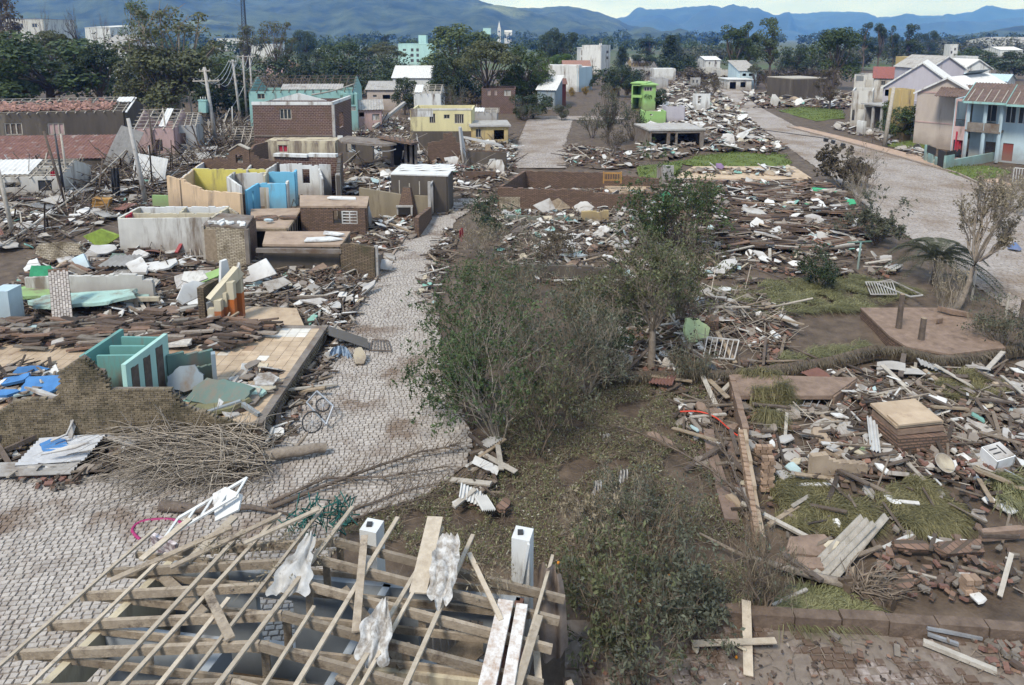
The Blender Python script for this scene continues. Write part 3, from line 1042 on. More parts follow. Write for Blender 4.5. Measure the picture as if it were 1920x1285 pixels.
W['fibro'] = M('fibre_cement', (.36, .345, .325), (.23, .215, .20), scale=2, bump=.2, isl=.15, dirt=(.17, .14, .115), dirt_amt=.35, dirt_scale=.6)
W['fibrop'] = M('fibre_cement_pale', (.58, .57, .55), (.44, .43, .41), scale=2, bump=.2, isl=.1, dirt=(.25, .22, .19), dirt_amt=.2)
W['rust'] = M('rusty_sheet', (.19, .095, .075), (.10, .052, .042), scale=1.5, bump=.3, isl=.2, dirt=(.30, .26, .24), dirt_amt=.3, dirt_scale=1.1)
W['tile'] = M('clay_tile', (.30, .17, .135), (.17, .095, .075), scale=3, bump=.3, isl=.35, dirt=(.15, .13, .11), dirt_amt=.3)
W['tiled'] = M('clay_tile_dark', (.17, .115, .095), (.085, .06, .05), scale=2, bump=.3, isl=.35, dirt=(.26, .22, .19), dirt_amt=.2)
W['redtile'] = M('red_roof', (.26, .095, .08), (.17, .07, .06), scale=2, bump=.2, isl=.15)
W['metal'] = M('galvanised', (.42, .43, .44), (.3, .3, .31), rough=.45, metallic=.5, bump=.05)
W['iron'] = M('dark_iron', (.04, .04, .042), rough=.5, bump=.05)
W['brickwall'] = M('brick_red', (.20, .105, .08), (.11, .062, .05), scale=6, bump=.4, isl=.35, dirt=MUD, dirt_amt=.3)

def brickmat(name, c1, c2, cm, bw=.23, bh=.075, dirt=MUD, da=.3, ds=.5, axis='x', mort=.018):
 """brick facing: courses in real relief through the bump, laid along the wall"""
 m = bpy.data.materials.new(name)
 m.use_nodes = True
 nt = m.node_tree
 N, L = nt.nodes, nt.links
 bs = N['Principled BSDF']
 bs.inputs['Roughness'].default_value = .9
 bs.inputs['Specular IOR Level'].default_value = .15
 geo = N.new('ShaderNodeNewGeometry')
 sep = N.new('ShaderNodeSeparateXYZ')
 L.new(geo.outputs['Position'], sep.inputs[0])
 cmb = N.new('ShaderNodeCombineXYZ')
 ad = N.new('ShaderNodeMath')
 ad.operation = 'ADD'
 L.new(sep.outputs['X'], ad.inputs[0])
 L.new(sep.outputs['Y'], ad.inputs[1])
 L.new(ad.outputs[0], cmb.inputs['X'])
 L.new(sep.outputs['Z'], cmb.inputs['Y'])
 br = N.new('ShaderNodeTexBrick')
 br.inputs['Scale'].default_value = 1
 br.inputs['Brick Width'].default_value = bw
 br.inputs['Row Height'].default_value = bh
 br.inputs['Mortar Size'].default_value = mort
 br.inputs['Mortar Smooth'].default_value = .3
 for s, v in (('Color1', c1), ('Color2', c2), ('Mortar', cm)):
  br.inputs[s].default_value = (*v, 1)
 L.new(cmb.outputs[0], br.inputs['Vector'])
 nz = N.new('ShaderNodeTexNoise')
 nz.inputs['Scale'].default_value = ds
 nz.inputs['Detail'].default_value = 8
 nz.inputs['Roughness'].default_value = .72
 L.new(geo.outputs['Position'], nz.inputs['Vector'])
 rp = N.new('ShaderNodeValToRGB')
 rp.color_ramp.elements[0].position = .7 - da * .5
 rp.color_ramp.elements[1].position = .84 - da * .42
 L.new(nz.outputs['Fac'], rp.inputs['Fac'])
 mx = N.new('ShaderNodeMixRGB')
 mx.inputs['Color2'].default_value = (*dirt, 1)
 L.new(rp.outputs['Color'], mx.inputs['Fac'])
 L.new(br.outputs['Color'], mx.inputs['Color1'])
 L.new(mx.outputs['Color'], bs.inputs['Base Color'])
 bp = N.new('ShaderNodeBump')
 bp.inputs['Strength'].default_value = .8
 bp.inputs['Distance'].default_value = .02
 bp.invert = True
 L.new(br.outputs['Fac'], bp.inputs['Height'])
 L.new(bp.outputs['Normal'], bs.inputs['Normal'])
 MATS[name] = m
 W[name] = m
 return m

brickmat('brick_far', (.115, .064, .053), (.08, .046, .04), (.24, .19, .165), .4, .2, da=.4, mort=.022)
brickmat('brick_brown', (.20, .125, .09), (.125, .08, .06), (.075, .058, .045), .26, .10, da=.35, mort=.02)
brickmat('brick_mud', (.20, .15, .10), (.13, .095, .066), (.055, .043, .033), .24, .085, dirt=(.07, .062, .038), da=.45, ds=.9)
brickmat('brick_pale', (.45, .39, .30), (.33, .28, .20), (.16, .125, .09), .26, .10, dirt=(.11, .085, .055), da=.45, ds=1.3, mort=.02)

def seg(a, b):
 a, b = Vector((a[0], a[1], 0)), Vector((b[0], b[1], 0))
 d = (b - a)
 L = d.length
 d = d / L
 return a, b, d, Vector((-d.y, d.x, 0)), L

def hprof(prof, s):
 for (s0, h0), (s1, h1) in zip(prof, prof[1:]):
  if s0 <= s <= s1 and s1 > s0:
   return h0 + (h1 - h0) * (s - s0) / (s1 - s0)
 return prof[-1][1] if s > prof[-1][0] else prof[0][1]

def wallmb(a, b, t, prof, ops=(), z0=-0.15, mb=None):
 """wall of thickness t standing on the line a-b; prof = [(distance along, height)], ops = [(s0, s1, z0, z1)] openings through it"""
 mb = mb or MB()
 a, b, d, n, L = seg(a, b)
 if isinstance(prof, (int, float)):
  prof = [(0, prof), (L, prof)]
 cuts = {0.0, L}
 for s, _ in prof:
  cuts.add(min(max(s, 0), L))
 for o in ops:
  cuts.add(min(max(o[0], 0), L))
  cuts.add(min(max(o[1], 0), L))
 cuts = sorted(cuts)
 cuts = [c for i, c in enumerate(cuts) if i == 0 or c - cuts[i - 1] > 1e-4]
 cols = []
 for s0, s1 in zip(cuts, cuts[1:]):
  m = (s0 + s1) / 2
  e = min(1e-3, (s1 - s0) * .01)
  h0, h1 = hprof(prof, s0 + e), hprof(prof, s1 - e)
  iv = [(z0, None)]
  for o in sorted([o for o in ops if o[0] < m < o[1]], key=lambda o: o[2]):
   lo, hi = iv.pop()
   if o[2] > lo + 1e-4:
    iv.append((lo, o[2]))
   iv.append((o[3], hi))
  iv = [(lo, hi) for lo, hi in iv if hi is not None or min(h0, h1) > lo + .01]
  cols.append((s0, s1, h0, h1, iv))
 off = n * t / 2

 def P(s, z, side):
  q = a + d * s + (off if side else -off)
  return (q.x, q.y, z)
 for i, (s0, s1, h0, h1, iv) in enumerate(cols):
  for lo, hi in iv:
   t0, t1 = (h0, h1) if hi is None else (hi, hi)
   v = [P(s0, lo, 0), P(s1, lo, 0), P(s1, lo, 1), P(s0, lo, 1), P(s0, t0, 0), P(s1, t1, 0), P(s1, t1, 1), P(s0, t0, 1)]
   fs = [(4, 5, 6, 7), (0, 1, 5, 4), (2, 3, 7, 6)]
   if lo > z0 + 1e-4:
    fs.append((0, 3, 2, 1))
   for side, f in ((-1, (3, 0, 4, 7)), (1, (1, 2, 6, 5))):
    j = i + side
    if 0 <= j < len(cols):
     nl = [(l, hh) for l, hh in cols[j][4] if l <= lo + 1e-4 and (hh is None or (hi is not None and hh >= hi - 1e-4) or (hi is None and False))]
     hn = cols[j][2] if side == 1 else cols[j][3]
     if any(hh is None and hn >= (t1 if side == 1 else t0) - 1e-3 for l, hh in nl) or any(hh is not None for l, hh in nl):
      continue
    fs.append(f)
   mb.add(v, fs)
 return mb

def ragged(L, h0, h1=None, seed=0, step=.35, jag=.35, brick=.09):
 """broken wall top: height drifts from h0 to h1 in brick steps"""
 r = random.Random(seed)
 h1 = h0 if h1 is None else h1
 out, s = [], 0.0
 while s < L:
  e = min(L, s + step * r.uniform(.5, 1.5))
  h = lerp(h0, h1, (s + e) / 2 / L) - jag * r.random() ** 2
  h = round(h / brick) * brick
  out += [(s, h), (e - 1e-3 if e < L else e, h)]
  s = e
 return out

def fill(root, a, b, op, kind, fm, t=.2, pm=None, nx=2, nz=1):
 """window or door set into opening op of wall a-b"""
 a, b, d, n, L = seg(a, b)
 s0, s1, z0, z1 = op[:4]
 c = lambda s, z, o=0: a + d * s + n * o + Vector((0, 0, z))
 fw = max(.06, (s1 - s0) * .07)
 if kind == 'door':
  f = part('door', MB().bar(c((s0 + s1) / 2, z0, .02), c((s0 + s1) / 2, z1, .02), s1 - s0 - .01, .06, up=n), pm or W['woodd'], root)
  part('handle', MB().box(c(s1 - .15, (z0 + z1) / 2, -.05), (.08, .08, .08)), W['metal'], f)
  return
 m = MB()
 for i in range(nx + 1):
  s = s0 + fw / 2 + (s1 - s0 - fw) * i / nx
  m.bar(c(s, z0), c(s, z1), fw, .07, up=n)
 for i in range(nz + 1):
  z = z0 + fw / 2 + (z1 - z0 - fw) * i / nz
  m.bar(c(s0, z, -.004), c(s1, z, -.004), .07, fw)
 w = part('window', m, fm, root)
 part('pane', MB().add([c(s0, z0, .06), c(s1, z0, .06), c(s1, z1, .06), c(s0, z1, .06)], [(0, 1, 2, 3)]), pm or W['glass'], w)

def bars(root, name, lst, mat, w=.08, h=None):
 for q in lst:
  part(name, MB().bar(q[0], q[1], q[2] if len(q) > 2 else w, q[3] if len(q) > 3 else (h or w)), mat, root)

def roof_sheet(root, o, ux, uy, mat, name='roof', th=.05, wave=.4, amp=.04):
 n = max(2, int(Vector(ux).length / wave))
 part(name, MB().corr(o, ux, uy, min(n, 60), amp, th), mat, root)

def house(name, label, A, B, h, depth, wm, roof=None, ops=(), side_ops=(), cat='house', frame=None, t=.22, rmat=None, rh=1.5, over=.4, bevelled=None, cover=(), back=True, roofname='roof', hb=None):
 """building with its front on A-B (ground points) going depth away from the viewer; h = wall height"""
 a, b, d, n, L = seg(A, B)
 root = thing(name, label, cat, (a + b) / 2 + n * depth / 2)
 frame = frame or W['woodp']
 fops = [o[:4] for o in ops]
 hb = hb or h
 c, e = b + n * depth, a + n * depth
 gab = roof in ('gable_y', 'frame_y')
 prof = [(0, h), (L / 2, h + rh), (L, h)] if gab else [(0, h), (L, h)]
 part('wall', wallmb(a, b, t, prof, fops), wm, root)
 sp = [(0, h), (depth, hb)]
 if roof in ('gable_x', 'frame_x'):
  sp = [(0, h), (depth / 2, h + rh), (depth, h)]
 ins = t / 2 + .003
 part('wall', wallmb(b + n * ins, c, t, sp, [o[:4] for o in side_ops if o[5] == 'R']), wm, root)
 part('wall', wallmb(e, a + n * ins, t, [(depth - s, z) for s, z in reversed(sp)], [o[:4] for o in side_ops if o[5] == 'L']), wm, root)
 if back:
  part('wall', wallmb(c - n * ins, e - n * ins, t, [(0, hb), (L / 2, hb + rh), (L, hb)] if gab else hb), wm, root)
 for o in ops:
  if o[4] in ('window', 'door'):
   fill(root, a, b, o, o[4], frame, pm=o[5] if len(o) > 5 else None, nx=o[6] if len(o) > 6 else 2)
 for o in side_ops:
  if o[4] in ('window', 'door'):
   fill(root, *((b, c) if o[5] == 'R' else (e, a)), o, o[4], frame)
 part('floor', MB().add([a + Vector((0, 0, .06)), b + Vector((0, 0, .06)), c + Vector((0, 0, .06)), e + Vector((0, 0, .06))], [(0, 1, 2, 3)]), m_mud, root)
 Z = lambda z: Vector((0, 0, z))
 rm = rmat or W['fibro']
 if roof == 'flat':
  q = MB().prism([a - d * over - n * over, b + d * over - n * over, c + d * over + n * over, e - d * over + n * over], Z(h + .003), Z(h + .2))
  part(roofname, q, rm, root)
 elif roof == 'shed':
  o0 = a - d * over - n * over
  sl = (hb - h) / depth
  roof_sheet(root, o0 + Z(h + .05 - sl * over), d * (L + 2 * over), n * (depth + 2 * over) + Z(sl * (depth + 2 * over)), rm, roofname)
 elif roof == 'gable_x':
  sl = rh / (depth / 2)
  run = depth / 2 + over
  roof_sheet(root, a - d * over - n * over + Z(h + .06 - sl * over), d * (L + 2 * over), n * run + Z(sl * run), rm, roofname)
  roof_sheet(root, c + d * over + n * over + Z(h + .06 - sl * over), -d * (L + 2 * over), -n * run + Z(sl * run), rm, roofname)
 elif roof == 'gable_y':
  sl = rh / (L / 2)
  run = L / 2 + over
  dep = depth + 2 * over
  roof_sheet(root, e - d * over + n * over + Z(h + .06 - sl * over), -n * dep, d * run + Z(sl * run), rm, roofname)
  roof_sheet(root, b + d * over - n * over + Z(h + .06 - sl * over), n * dep, -d * run + Z(sl * run), rm, roofname)
  fb = MB()
  for q, s in ((a - d * over, 1), (b + d * over, -1)):
   fb.bar(q - n * (over + .05) + Z(h - sl * over), (a + b) / 2 - n * (over + .05) + Z(h + rh), .05, .22)
  part('fascia', fb, W['white'], root)
 elif roof in ('frame_x', 'frame_y'):
  if roof == 'frame_x':
   sl = rh / (depth / 2)
   k = max(4, int(L / 1.1))
   lst, pl = [], []
   for i in range(k + 1):
    p = a + d * (L * i / k)
    lst += [(p - n * over + Z(h + .05 - sl * over), p + n * depth / 2 + Z(h + rh)), (p + n * (depth + over) + Z(h + .05 - sl * over), p + n * depth / 2 + Z(h + rh))]
   for u in (0.02, .2, .4, .6, .8, 1.0):
    s = depth / 2 * u
    pl.append((a - d * over + n * s + Z(h + .12 + sl * s), b + d * over + n * s + Z(h + .12 + sl * s)))
   for u in (.3, .7):
    s = depth / 2 * u
    pl.append((a + n * (depth - s) + Z(h + .12 + sl * s), b + n * (depth - s) + Z(h + .12 + sl * s)))
   bars(root, 'rafter', lst, rm, .09, .12)
   bars(root, 'batten', pl, rm, .07, .06)
   for (u0, u1, v0, v1, cm) in cover:
    s0, s1 = depth / 2 * v0, depth / 2 * v1
    roof_sheet(root, a + d * (L * u0) + n * s0 + Z(h + .2 + sl * s0), d * (L * (u1 - u0)), n * (s1 - s0) + Z(sl * (s1 - s0)), cm, 'roof_sheet')
  else:
   sl = rh / (L / 2)
   k = max(3, int(depth / 1.2))
   lst, pl = [], []
   m = (a + b) / 2
   for i in range(k + 1):
    p = n * (depth * i / k)
    lst += [(a + p - d * over + Z(h + .05 - sl * over), m + p + Z(h + rh)), (b + p + d * over + Z(h + .05 - sl * over), m + p + Z(h + rh))]
   for u in (0.02, .25, .5, .75, 1.0):
    s = L / 2 * u
    for q, sg in ((a, 1), (b, -1)):
     pl.append((q + d * s * sg - n * over + Z(h + .12 + sl * s), q + d * s * sg + n * (depth + over) + Z(h + .12 + sl * s)))
   bars(root, 'rafter', lst, rm, .09, .12)
   bars(root, 'batten', pl, rm, .07, .06)
 return root

def HP(name, label, L, Rr, top, depth, wm, **k):
 """house located by the photo: L, Rr = front corners on the ground, top = row of the wall head above L"""
 A, B = G(*L), G(*Rr)
 if 'rtop' in k:
  rt = k.pop('rtop')
  n = seg(A, B)[3]
  q = A + n * depth / 2
  k['rh'] = max(.3, zat(q, rt) - zat(A, top)) if k.get('roof') in ('gable_x', 'frame_x') else max(.3, zat((A + B) / 2, rt) - zat(A, top))
 ops = []
 for o in k.pop('win', ()):
  # photo columns and rows of the opening
  x0, x1, y0, y1 = o[:4]
  a, b, d, n, LL = seg(A, B)

  def along(px):
   # where the view ray at column px crosses the wall line, on the ground plan
   kx = (px - 960) / FPX
   best, bs_ = 0, 1e9
   for i in range(401):
    s = LL * i / 400
    q = a + d * s
    h = 1.5
    zc = q.y * CP - (h - CAM_H) * SP
    e = abs(q.x - kx * zc)
    if e < bs_:
     best, bs_ = s, e
   return best
  s0, s1 = along(x0), along(x1)
  q = a + d * s0
  ops.append((s0, s1, max(0.02, zat(q, y1)), zat(q, y0), *o[4:]))
 return house(name, label, A, B, zat(A, top), depth, wm, ops=ops, **k)

wd = 'window'
# ---- far town
HP('apartment_building', 'mint green apartment block with rooftop penthouse behind the trees', (748, 124), (812, 124), 83, 14, W['mint'], roof='flat', rmat=W['mint'], over=.2, win=[(756, 762, 92, 96, wd), (771, 776, 91, 97, wd), (781, 786, 91, 97, wd), (770, 776, 101, 107, wd), (781, 786, 101, 107, wd), (756, 762, 101, 107, wd), (770, 776, 111, 117, wd), (781, 786, 111, 117, wd)], cat='building')
HP('apartment_building', 'pale penthouse tower rising from the mint green block', (786, 121), (800, 121), 67, 6, W['mint'], roof='flat', rmat=W['mint'], over=.1, cat='building')
HP('apartment_building', 'flat roofed white apartment block with big dark glazed bays', (1088, 138), (1128, 138), 91, 14, W['white'], roof='flat', rmat=W['white'], over=.3, win=[(1089, 1107, 94, 104, wd, W['iron'], 3), (1089, 1107, 107, 116, wd, W['iron'], 3), (1109, 1126, 99, 104, wd, W['slate']), (1109, 1126, 111, 116, wd, W['slate']), (1109, 1126, 93, 96, wd)], side_ops=[(2, 4, 8, 10, wd, 'R'), (7, 9, 8, 10, wd, 'R'), (2, 4, 12, 14, wd, 'R'), (7, 9, 12, 14, wd, 'R')], cat='building')
HP('apartment_building', 'tall white stair tower of the flat roofed apartment block', (1126, 139), (1143, 137), 86, 8, W['white'], roof='flat', rmat=W['white'], over=.1, win=[(1136, 1140, 95, 101, wd), (1136, 1140, 106, 112, wd)], cat='building')
HP('house', 'tall blank white house with an end pillar beside the rusty red shed', (1037, 170), (1083, 172), 127, 9, W['paleblue'], roof='flat', rmat=W['white'], over=.05)
HP('pillar', 'white pillar at the end of the tall blank white house', (1084, 172), (1090, 170), 124, 9, W['white'], roof='flat', rmat=W['white'], over=.02, cat='pillar')
HP('house', 'low house with faded tiled roof behind the tall blank white house', (1058, 152), (1108, 152), 134, 14, W['offwhite'], roof='gable_x', rmat=W['tile'], rtop=114)
HP('house', 'collapsed house with a sagging bare roof frame near the conifer', (1180, 150), (1232, 150), 128, 12, W['grey'], roof='frame_x', rmat=W['woodd'], rtop=116)
HP('house', 'ochre walled house with a grey hip roof near the conifer', (1185, 140), (1208, 140), 118, 10, W['ochre'], roof='gable_x', rmat=W['fibro'], rtop=108)
HP('house', 'long low white wall house beyond the lime green house', (1225, 152), (1266, 152), 130, 6, W['white'], roof='flat', rmat=W['white'], over=.02)
HP('house', 'grey roofless house behind the lime green house', (1228, 170), (1252, 170), 148, 7, W['grey'])
HP('house', 'distant white villa with a pyramid roof by the gum grove', (1322, 142), (1349, 142), 113, 14, W['white'], roof='gable_x', rmat=W['fibrop'], rtop=106, win=[(1328, 1331, 117, 121, wd), (1340, 1343, 117, 121, wd)])
HP('house', 'roofless white house with empty windows below the villa', (1322, 146), (1352, 146), 128, 10, W['offwhite'], win=[(1328, 1332, 134, 139, 'hole'), (1340, 1344, 134, 139, 'hole')])
HP('house', 'long roofless white house beside the blue half house', (1352, 152), (1388, 152), 133, 9, W['offwhite'], win=[(1358, 1361, 137, 143, 'hole'), (1372, 1376, 137, 143, 'hole')])
HP('house', 'pale blue half house with a torn roof at the end of the wide road', (1385, 166), (1417, 166), 133, 10, W['paleblue'], roof='shed', rmat=W['fibro'], hb=7.4, win=[(1391, 1398, 138, 143, 'hole'), (1403, 1412, 138, 143, 'hole')])
HP('house', 'low grey veranda house at the end of the wide road', (1365, 169), (1408, 169), 150, 8, W['offwhite'], roof='flat', rmat=W['fibrop'], win=[(1368, 1380, 154, 167, 'hole'), (1388, 1398, 154, 164, 'hole')])
HP('house', 'blackish box shaped house standing alone by the wide road', (1486, 190), (1548, 188), 149, 9, W['mudwall'], roof='flat', rmat=W['woodp'], over=.1)
HP('house', 'pale low wall house across the meadow', (1280, 112), (1310, 112), 106, 10, W['white'], roof='flat', over=.1)
HP('building', 'brick apartment building under construction on the skyline', (392, 80), (432, 80), 41, 60, W['brick_far'], roof='flat', rmat=W['conc'] if 'conc' in W else m_conc, over=.3, win=[(396, 402, 44, 50, 'hole'), (406, 412, 44, 50, 'hole'), (416, 421, 44, 50, 'hole'), (424, 428, 44, 50, 'hole'), (396, 402, 53, 59, 'hole'), (406, 412, 53, 59, 'hole'), (416, 421, 53, 59, 'hole'), (424, 428, 53, 59, 'hole')], cat='building')
HP('house', 'white house below the brick building on the skyline', (408, 96), (460, 96), 72, 25, W['white'], roof='flat', rmat=W['white'], win=[(421, 426, 76, 80, wd), (448, 453, 77, 80, wd)])
HP('house', 'second white house among the rusty trees', (470, 116), (515, 116), 84, 20, W['white'], roof='flat', rmat=W['white'])
HP('house', 'pinkish house with a tiled gable under the rusty trees', (500, 142), (545, 142), 126, 12, W['pink'], roof='gable_y', rmat=W['tile'], rtop=114)
HP('house', 'pale house glimpsed behind the brownish tree at the corner', (-40, 104), (88, 104), 36, 40, W['offwhite'], roof='flat', rmat=W['tile'], win=[(10, 20, 44, 52, wd), (40, 50, 44, 52, wd), (66, 76, 44, 52, wd)])
HP('house', 'white house with terraced roof glimpsed behind the bare trees', (165, 112), (212, 112), 52, 40, W['white'], roof='shed', rmat=W['fibrop'], hb=23)
HP('house', 'white gable house glimpsed beside the airy tree', (196, 150), (242, 150), 86, 20, W['white'], roof='gable_x', rmat=W['fibro'], rtop=66)
HP('house', 'small blue roofed house on the skyline behind the dark tree', (586, 108), (608, 108), 92, 20, W['white'], roof='flat', rmat=W['paleblue'])
HP('house', 'white house with wide white gable roof behind the pale cottages', (738, 186), (806, 186), 146, 12, W['white'], roof='gable_x', rmat=W['fibrop'], rtop=124)
HP('church', 'distant white church with a domed nave', (946, 82), (960, 82), 60, 40, W['white'], roof='gable_x', rmat=W['white'], rtop=57, cat='church')
HP('building', 'plain pale block beside the distant church', (906, 82), (920, 82), 53, 40, W['mint'], roof='flat', rmat=W['mint'], cat='building')
HP('sports_hall', 'large pale hall on the far edge of town', (1876, 96), (1960, 96), 76, 60, W['offwhite'], roof='gable_x', rmat=W['fibro'], rtop=70, win=[(1884, 1890, 84, 88, wd), (1900, 1906, 84, 88, wd)], cat='hall')
HP('house', 'pale house below the large hall', (1874, 108), (1916, 108), 94, 20, W['white'], roof='gable_x', rmat=W['fibrop'], rtop=88)

def steeple(name, label, px, py, y0, y1, w, cat):
 g = G(px, py)
 z0, z1 = zat(g, y0), zat(g, y1)
 root = thing(name, label, cat, g)
 hw = w / 2
 part('tower', MB().box(g + Vector((0, 0, z0 / 2)), (w, w, z0)), W['white'], root)
 m = MB()
 b = [g + Vector((x * hw * .9, y * hw * .9, z0 + .01)) for x, y in ((-1, -1), (1, -1), (1, 1), (-1, 1))]
 m.add(b + [g + Vector((0, 0, z1))], [(0, 1, 4), (1, 2, 4), (2, 3, 4), (3, 0, 4), (3, 2, 1, 0)])
 part('spire', m, W['white'], root)
 part('opening', MB().box(g + Vector((0, -hw, z0 * .8)), (w * .4, .3, z0 * .12)), W['black'], root)  # near-black block stands for the shade in the belfry opening

steeple('church_tower', 'slender white church spire in the middle of the skyline', 936, 82, 54, 39, 9, 'steeple')
steeple('church_tower', 'small pointed white steeple near the large hall', 1839, 96, 82, 72, 5, 'steeple')
HP('tower', 'square white bell tower with dark openings behind the villas', (1778, 128), (1792, 128), 84, 4.5, W['white'], roof='flat', rmat=W['white'], over=.1, win=[(1786, 1789, 90, 95, 'hole'), (1786, 1789, 101, 106, 'hole'), (1780, 1783, 96, 101, 'hole')], cat='tower')

# steel lattice mast
g = G(463, 118)
root = thing('radio_mast', 'dark steel lattice mast rising out of the frame beside the rusty trees', 'mast', g)
zt = zat(g, -25)
for k, (x, y) in enumerate(((-1, -.6), (1, -.6), (0, 1.1))):
 part('leg', MB().bar(g + Vector((x * 1.5, y * 1.5, 0)), g + Vector((x * .9, y * .9, zt)), .34), W['iron'], root)
mb = MB()
for i in range(26):
 z = zt * i / 26
 q = lambda k, zz: g + Vector(((-1, 1, 0)[k] * lerp(1.5, .9, zz / zt), (-.6, -.6, 1.1)[k] * lerp(1.5, .9, zz / zt), zz))
 for k in range(3):
  mb.bar(q(k, z), q((k + 1) % 3, z + zt / 26), .14)
  mb.bar(q(k, z), q((k + 1) % 3, z), .12)
part('lattice', mb, W['iron'], root)

# ---- houses along the far side of the wide road
HP('house', 'small house with a bright red gable roof at the top of the wide road', (1636, 190), (1690, 192), 146, 9, W['offwhite'], roof='gable_x', rmat=W['redtile'], rtop=126, win=[(1650, 1658, 152, 160, wd), (1668, 1676, 152, 160, 'hole')])
HP('house', 'broken white house front with open rooms up the wide road', (1600, 178), (1640, 180), 140, 9, W['offwhite'], win=[(1604, 1618, 142, 152, 'hole'), (1622, 1634, 150, 165, 'hole')])
HP('house', 'lilac rendered house with a high gable wall next to the beige house', (1652, 226), (1790, 234), 162, 16, W['lilac'], roof='gable_y', rmat=W['fibrop'], rtop=118, win=[(1656, 1664, 168, 180, 'hole')])
HP('house', 'tall lilac blank gable behind the lilac house', (1735, 205), (1800, 205), 128, 12, W['lilac'], roof='gable_y', rmat=W['fibro'], rtop=106)
HP('water_tank', 'ochre stone tank house with a black chimney pipe above the roofs', (1708, 180), (1744, 180), 109, 8, W['ochre'], roof='flat', rmat=W['ochre'], over=.1, win=[(1722, 1732, 113, 118, 'hole')], cat='tank')
g = G(1742, 178)
solo('chimney_pipe', MB().tube([g + Vector((0, 0, zat(g, 125))), g + Vector((0, 0, zat(g, 103)))], .45, 8), W['iron'], 'black chimney pipe beside the ochre stone tank house', 'chimney')
HP('house', 'white villa with gables and debris on its flat roof', (1803, 178), (1852, 178), 128, 10, W['white'], roof='gable_y', rmat=W['fibrop'], rtop=112, win=[(1812, 1822, 133, 139, wd)])
HP('house', 'white villa tower block behind the gabled villa', (1806, 160), (1828, 160), 107, 6, W['white'], roof='flat', rmat=W['white'], over=.1)
HP('house', 'low grey roofed house covered in torn sheets behind the beige house', (1795, 200), (1880, 205), 150, 10, W['offwhite'], roof='gable_x', rmat=W['paleblue'], rtop=138)
bh = HP('house', 'beige gabled house with a white fascia and solar panels', (1712, 272), (1822, 284), 172, 15, W['beige'], roof='gable_y', rmat=W['fibrop'], rtop=146, win=[(1815, 1818, 240, 262, 'hole')], side_ops=[(9.5, 10.8, 4.0, 5.4, wd, 'L'), (12.5, 13.8, 3.2, 5.4, 'door', 'L')])
bA, bB = G(1712, 272), G(1822, 284)
_a, _b, _d, _n, _L = seg(bA, bB)
_h = zat(bA, 172)
_rh = max(.3, zat((bA + bB) / 2, 146) - _h)
for i in range(2):
 o = _a + _d * (.5 + 1.9 * i) + _n * 13.5 + Vector((0, 0, _h + .28 + _rh / (_L / 2) * (.5 + 1.9 * i)))
 part('solar_panel', MB().add([o, o - _n * 8, o - _n * 8 + _d * 1.8 + Vector((0, 0, 1.8 * _rh / (_L / 2))), o + _d * 1.8 + Vector((0, 0, 1.8 * _rh / (_L / 2))), o - Vector((0, 0, .05)), o - _n * 8 - Vector((0, 0, .05))], [(0, 1, 2, 3), (0, 4, 5, 1)]), W['slate'], bh)
part('string_course', MB().bar(_a - _n * .14 + Vector((0, 0, _h * .45)), _b - _n * .14 + Vector((0, 0, _h * .45)), .06, .14), W['pink'], bh)
part('string_course', MB().bar(_a - _n * .14 + Vector((0, 0, _h)), _b - _n * .14 + Vector((0, 0, _h)), .06, .2), W['pink'], bh)

# turquoise two-storey house
tA, tB = G(1782, 296), G(1990, 318)
a, b, d, n, L = seg(tA, tB)
Hh = zat(tA, 185)
root = thing('house', 'turquoise two storey house with balconies and half stripped tiled roof', 'house', (a + b) / 2 + n * 4)
Z = lambda z: Vector((0, 0, z))
zf = Hh * .5
part('wall', wallmb(a + d * 1.4 + n * 1.8, b + n * 1.8, .2, Hh, [(1.6, 2.6, .05, 2.1), (3.3, 4.3, .05, 2.1), (1.2, 2.4, zf + .1, Hh - .6), (3.2, 4.2, zf + .9, Hh - .5), (4.4, 5.4, zf + .9, Hh - .5)]), W['paleblue'], root)
part('wall', wallmb(a + n * 9, a + n * .003, .2, Hh, [(6, 7.2, 1, 2.2)]), W['paleblue'], root)
part('wall', wallmb(a, a + d * 1.3, .2, [(0, Hh), (1.3, Hh)], [(.15, 1.1, .1, 2.2), (.15, 1.1, zf + .3, Hh - .3)]), W['pink'], root)
part('wall', wallmb(b + n * 9, a + n * 9, .2, Hh), W['paleblue'], root)
for i, (s0, s1, mt) in enumerate(((1.6, 2.6, W['woodd']), (3.3, 4.3, W['maroon']))):
 part('door', MB().bar(a + d * (1.4 + (s0 + s1) / 2) + n * 1.84 + Z(.05), a + d * (1.4 + (s0 + s1) / 2) + n * 1.84 + Z(2.1), s1 - s0, .08, up=n), mt, root)
for s0, s1 in ((1.2, 2.4), (3.2, 4.2), (4.4, 5.4)):
 fill(root, a + d * 1.4 + n * 1.8, b + n * 1.8, (s0, s1, zf + .9, Hh - .6), wd, W['white'])
part('balcony', MB().prism([a - n * .3 + d * 1.2, a + d * 4.6 - n * .3, a + d * 4.6 + n * 1.7, a + d * 1.2 + n * 1.7], Z(zf - .2), Z(zf + .02)), m_concd, root)
part('parapet', wallmb(a + d * 1.3 - n * .2, a + d * 4.5 - n * .2, .12, zf + .9, z0=zf + .03), m_concd, root)
for s in (1.35, 3.0, 4.5):
 part('post', MB().bar(a + d * s - n * .1 + Z(0), a + d * s - n * .1 + Z(Hh), .26), W['paleblue'], root)
rg = MB()
for i in range(9):
 rg.bar(a + d * (.2 + i * .12) - n * .06 + Z(zf + .3), a + d * (.2 + i * .12) - n * .06 + Z(zf + 1.1), .04)
rg.bar(a + d * .1 - n * .06 + Z(zf + 1.1), a + d * 1.3 - n * .06 + Z(zf + 1.1), .06)
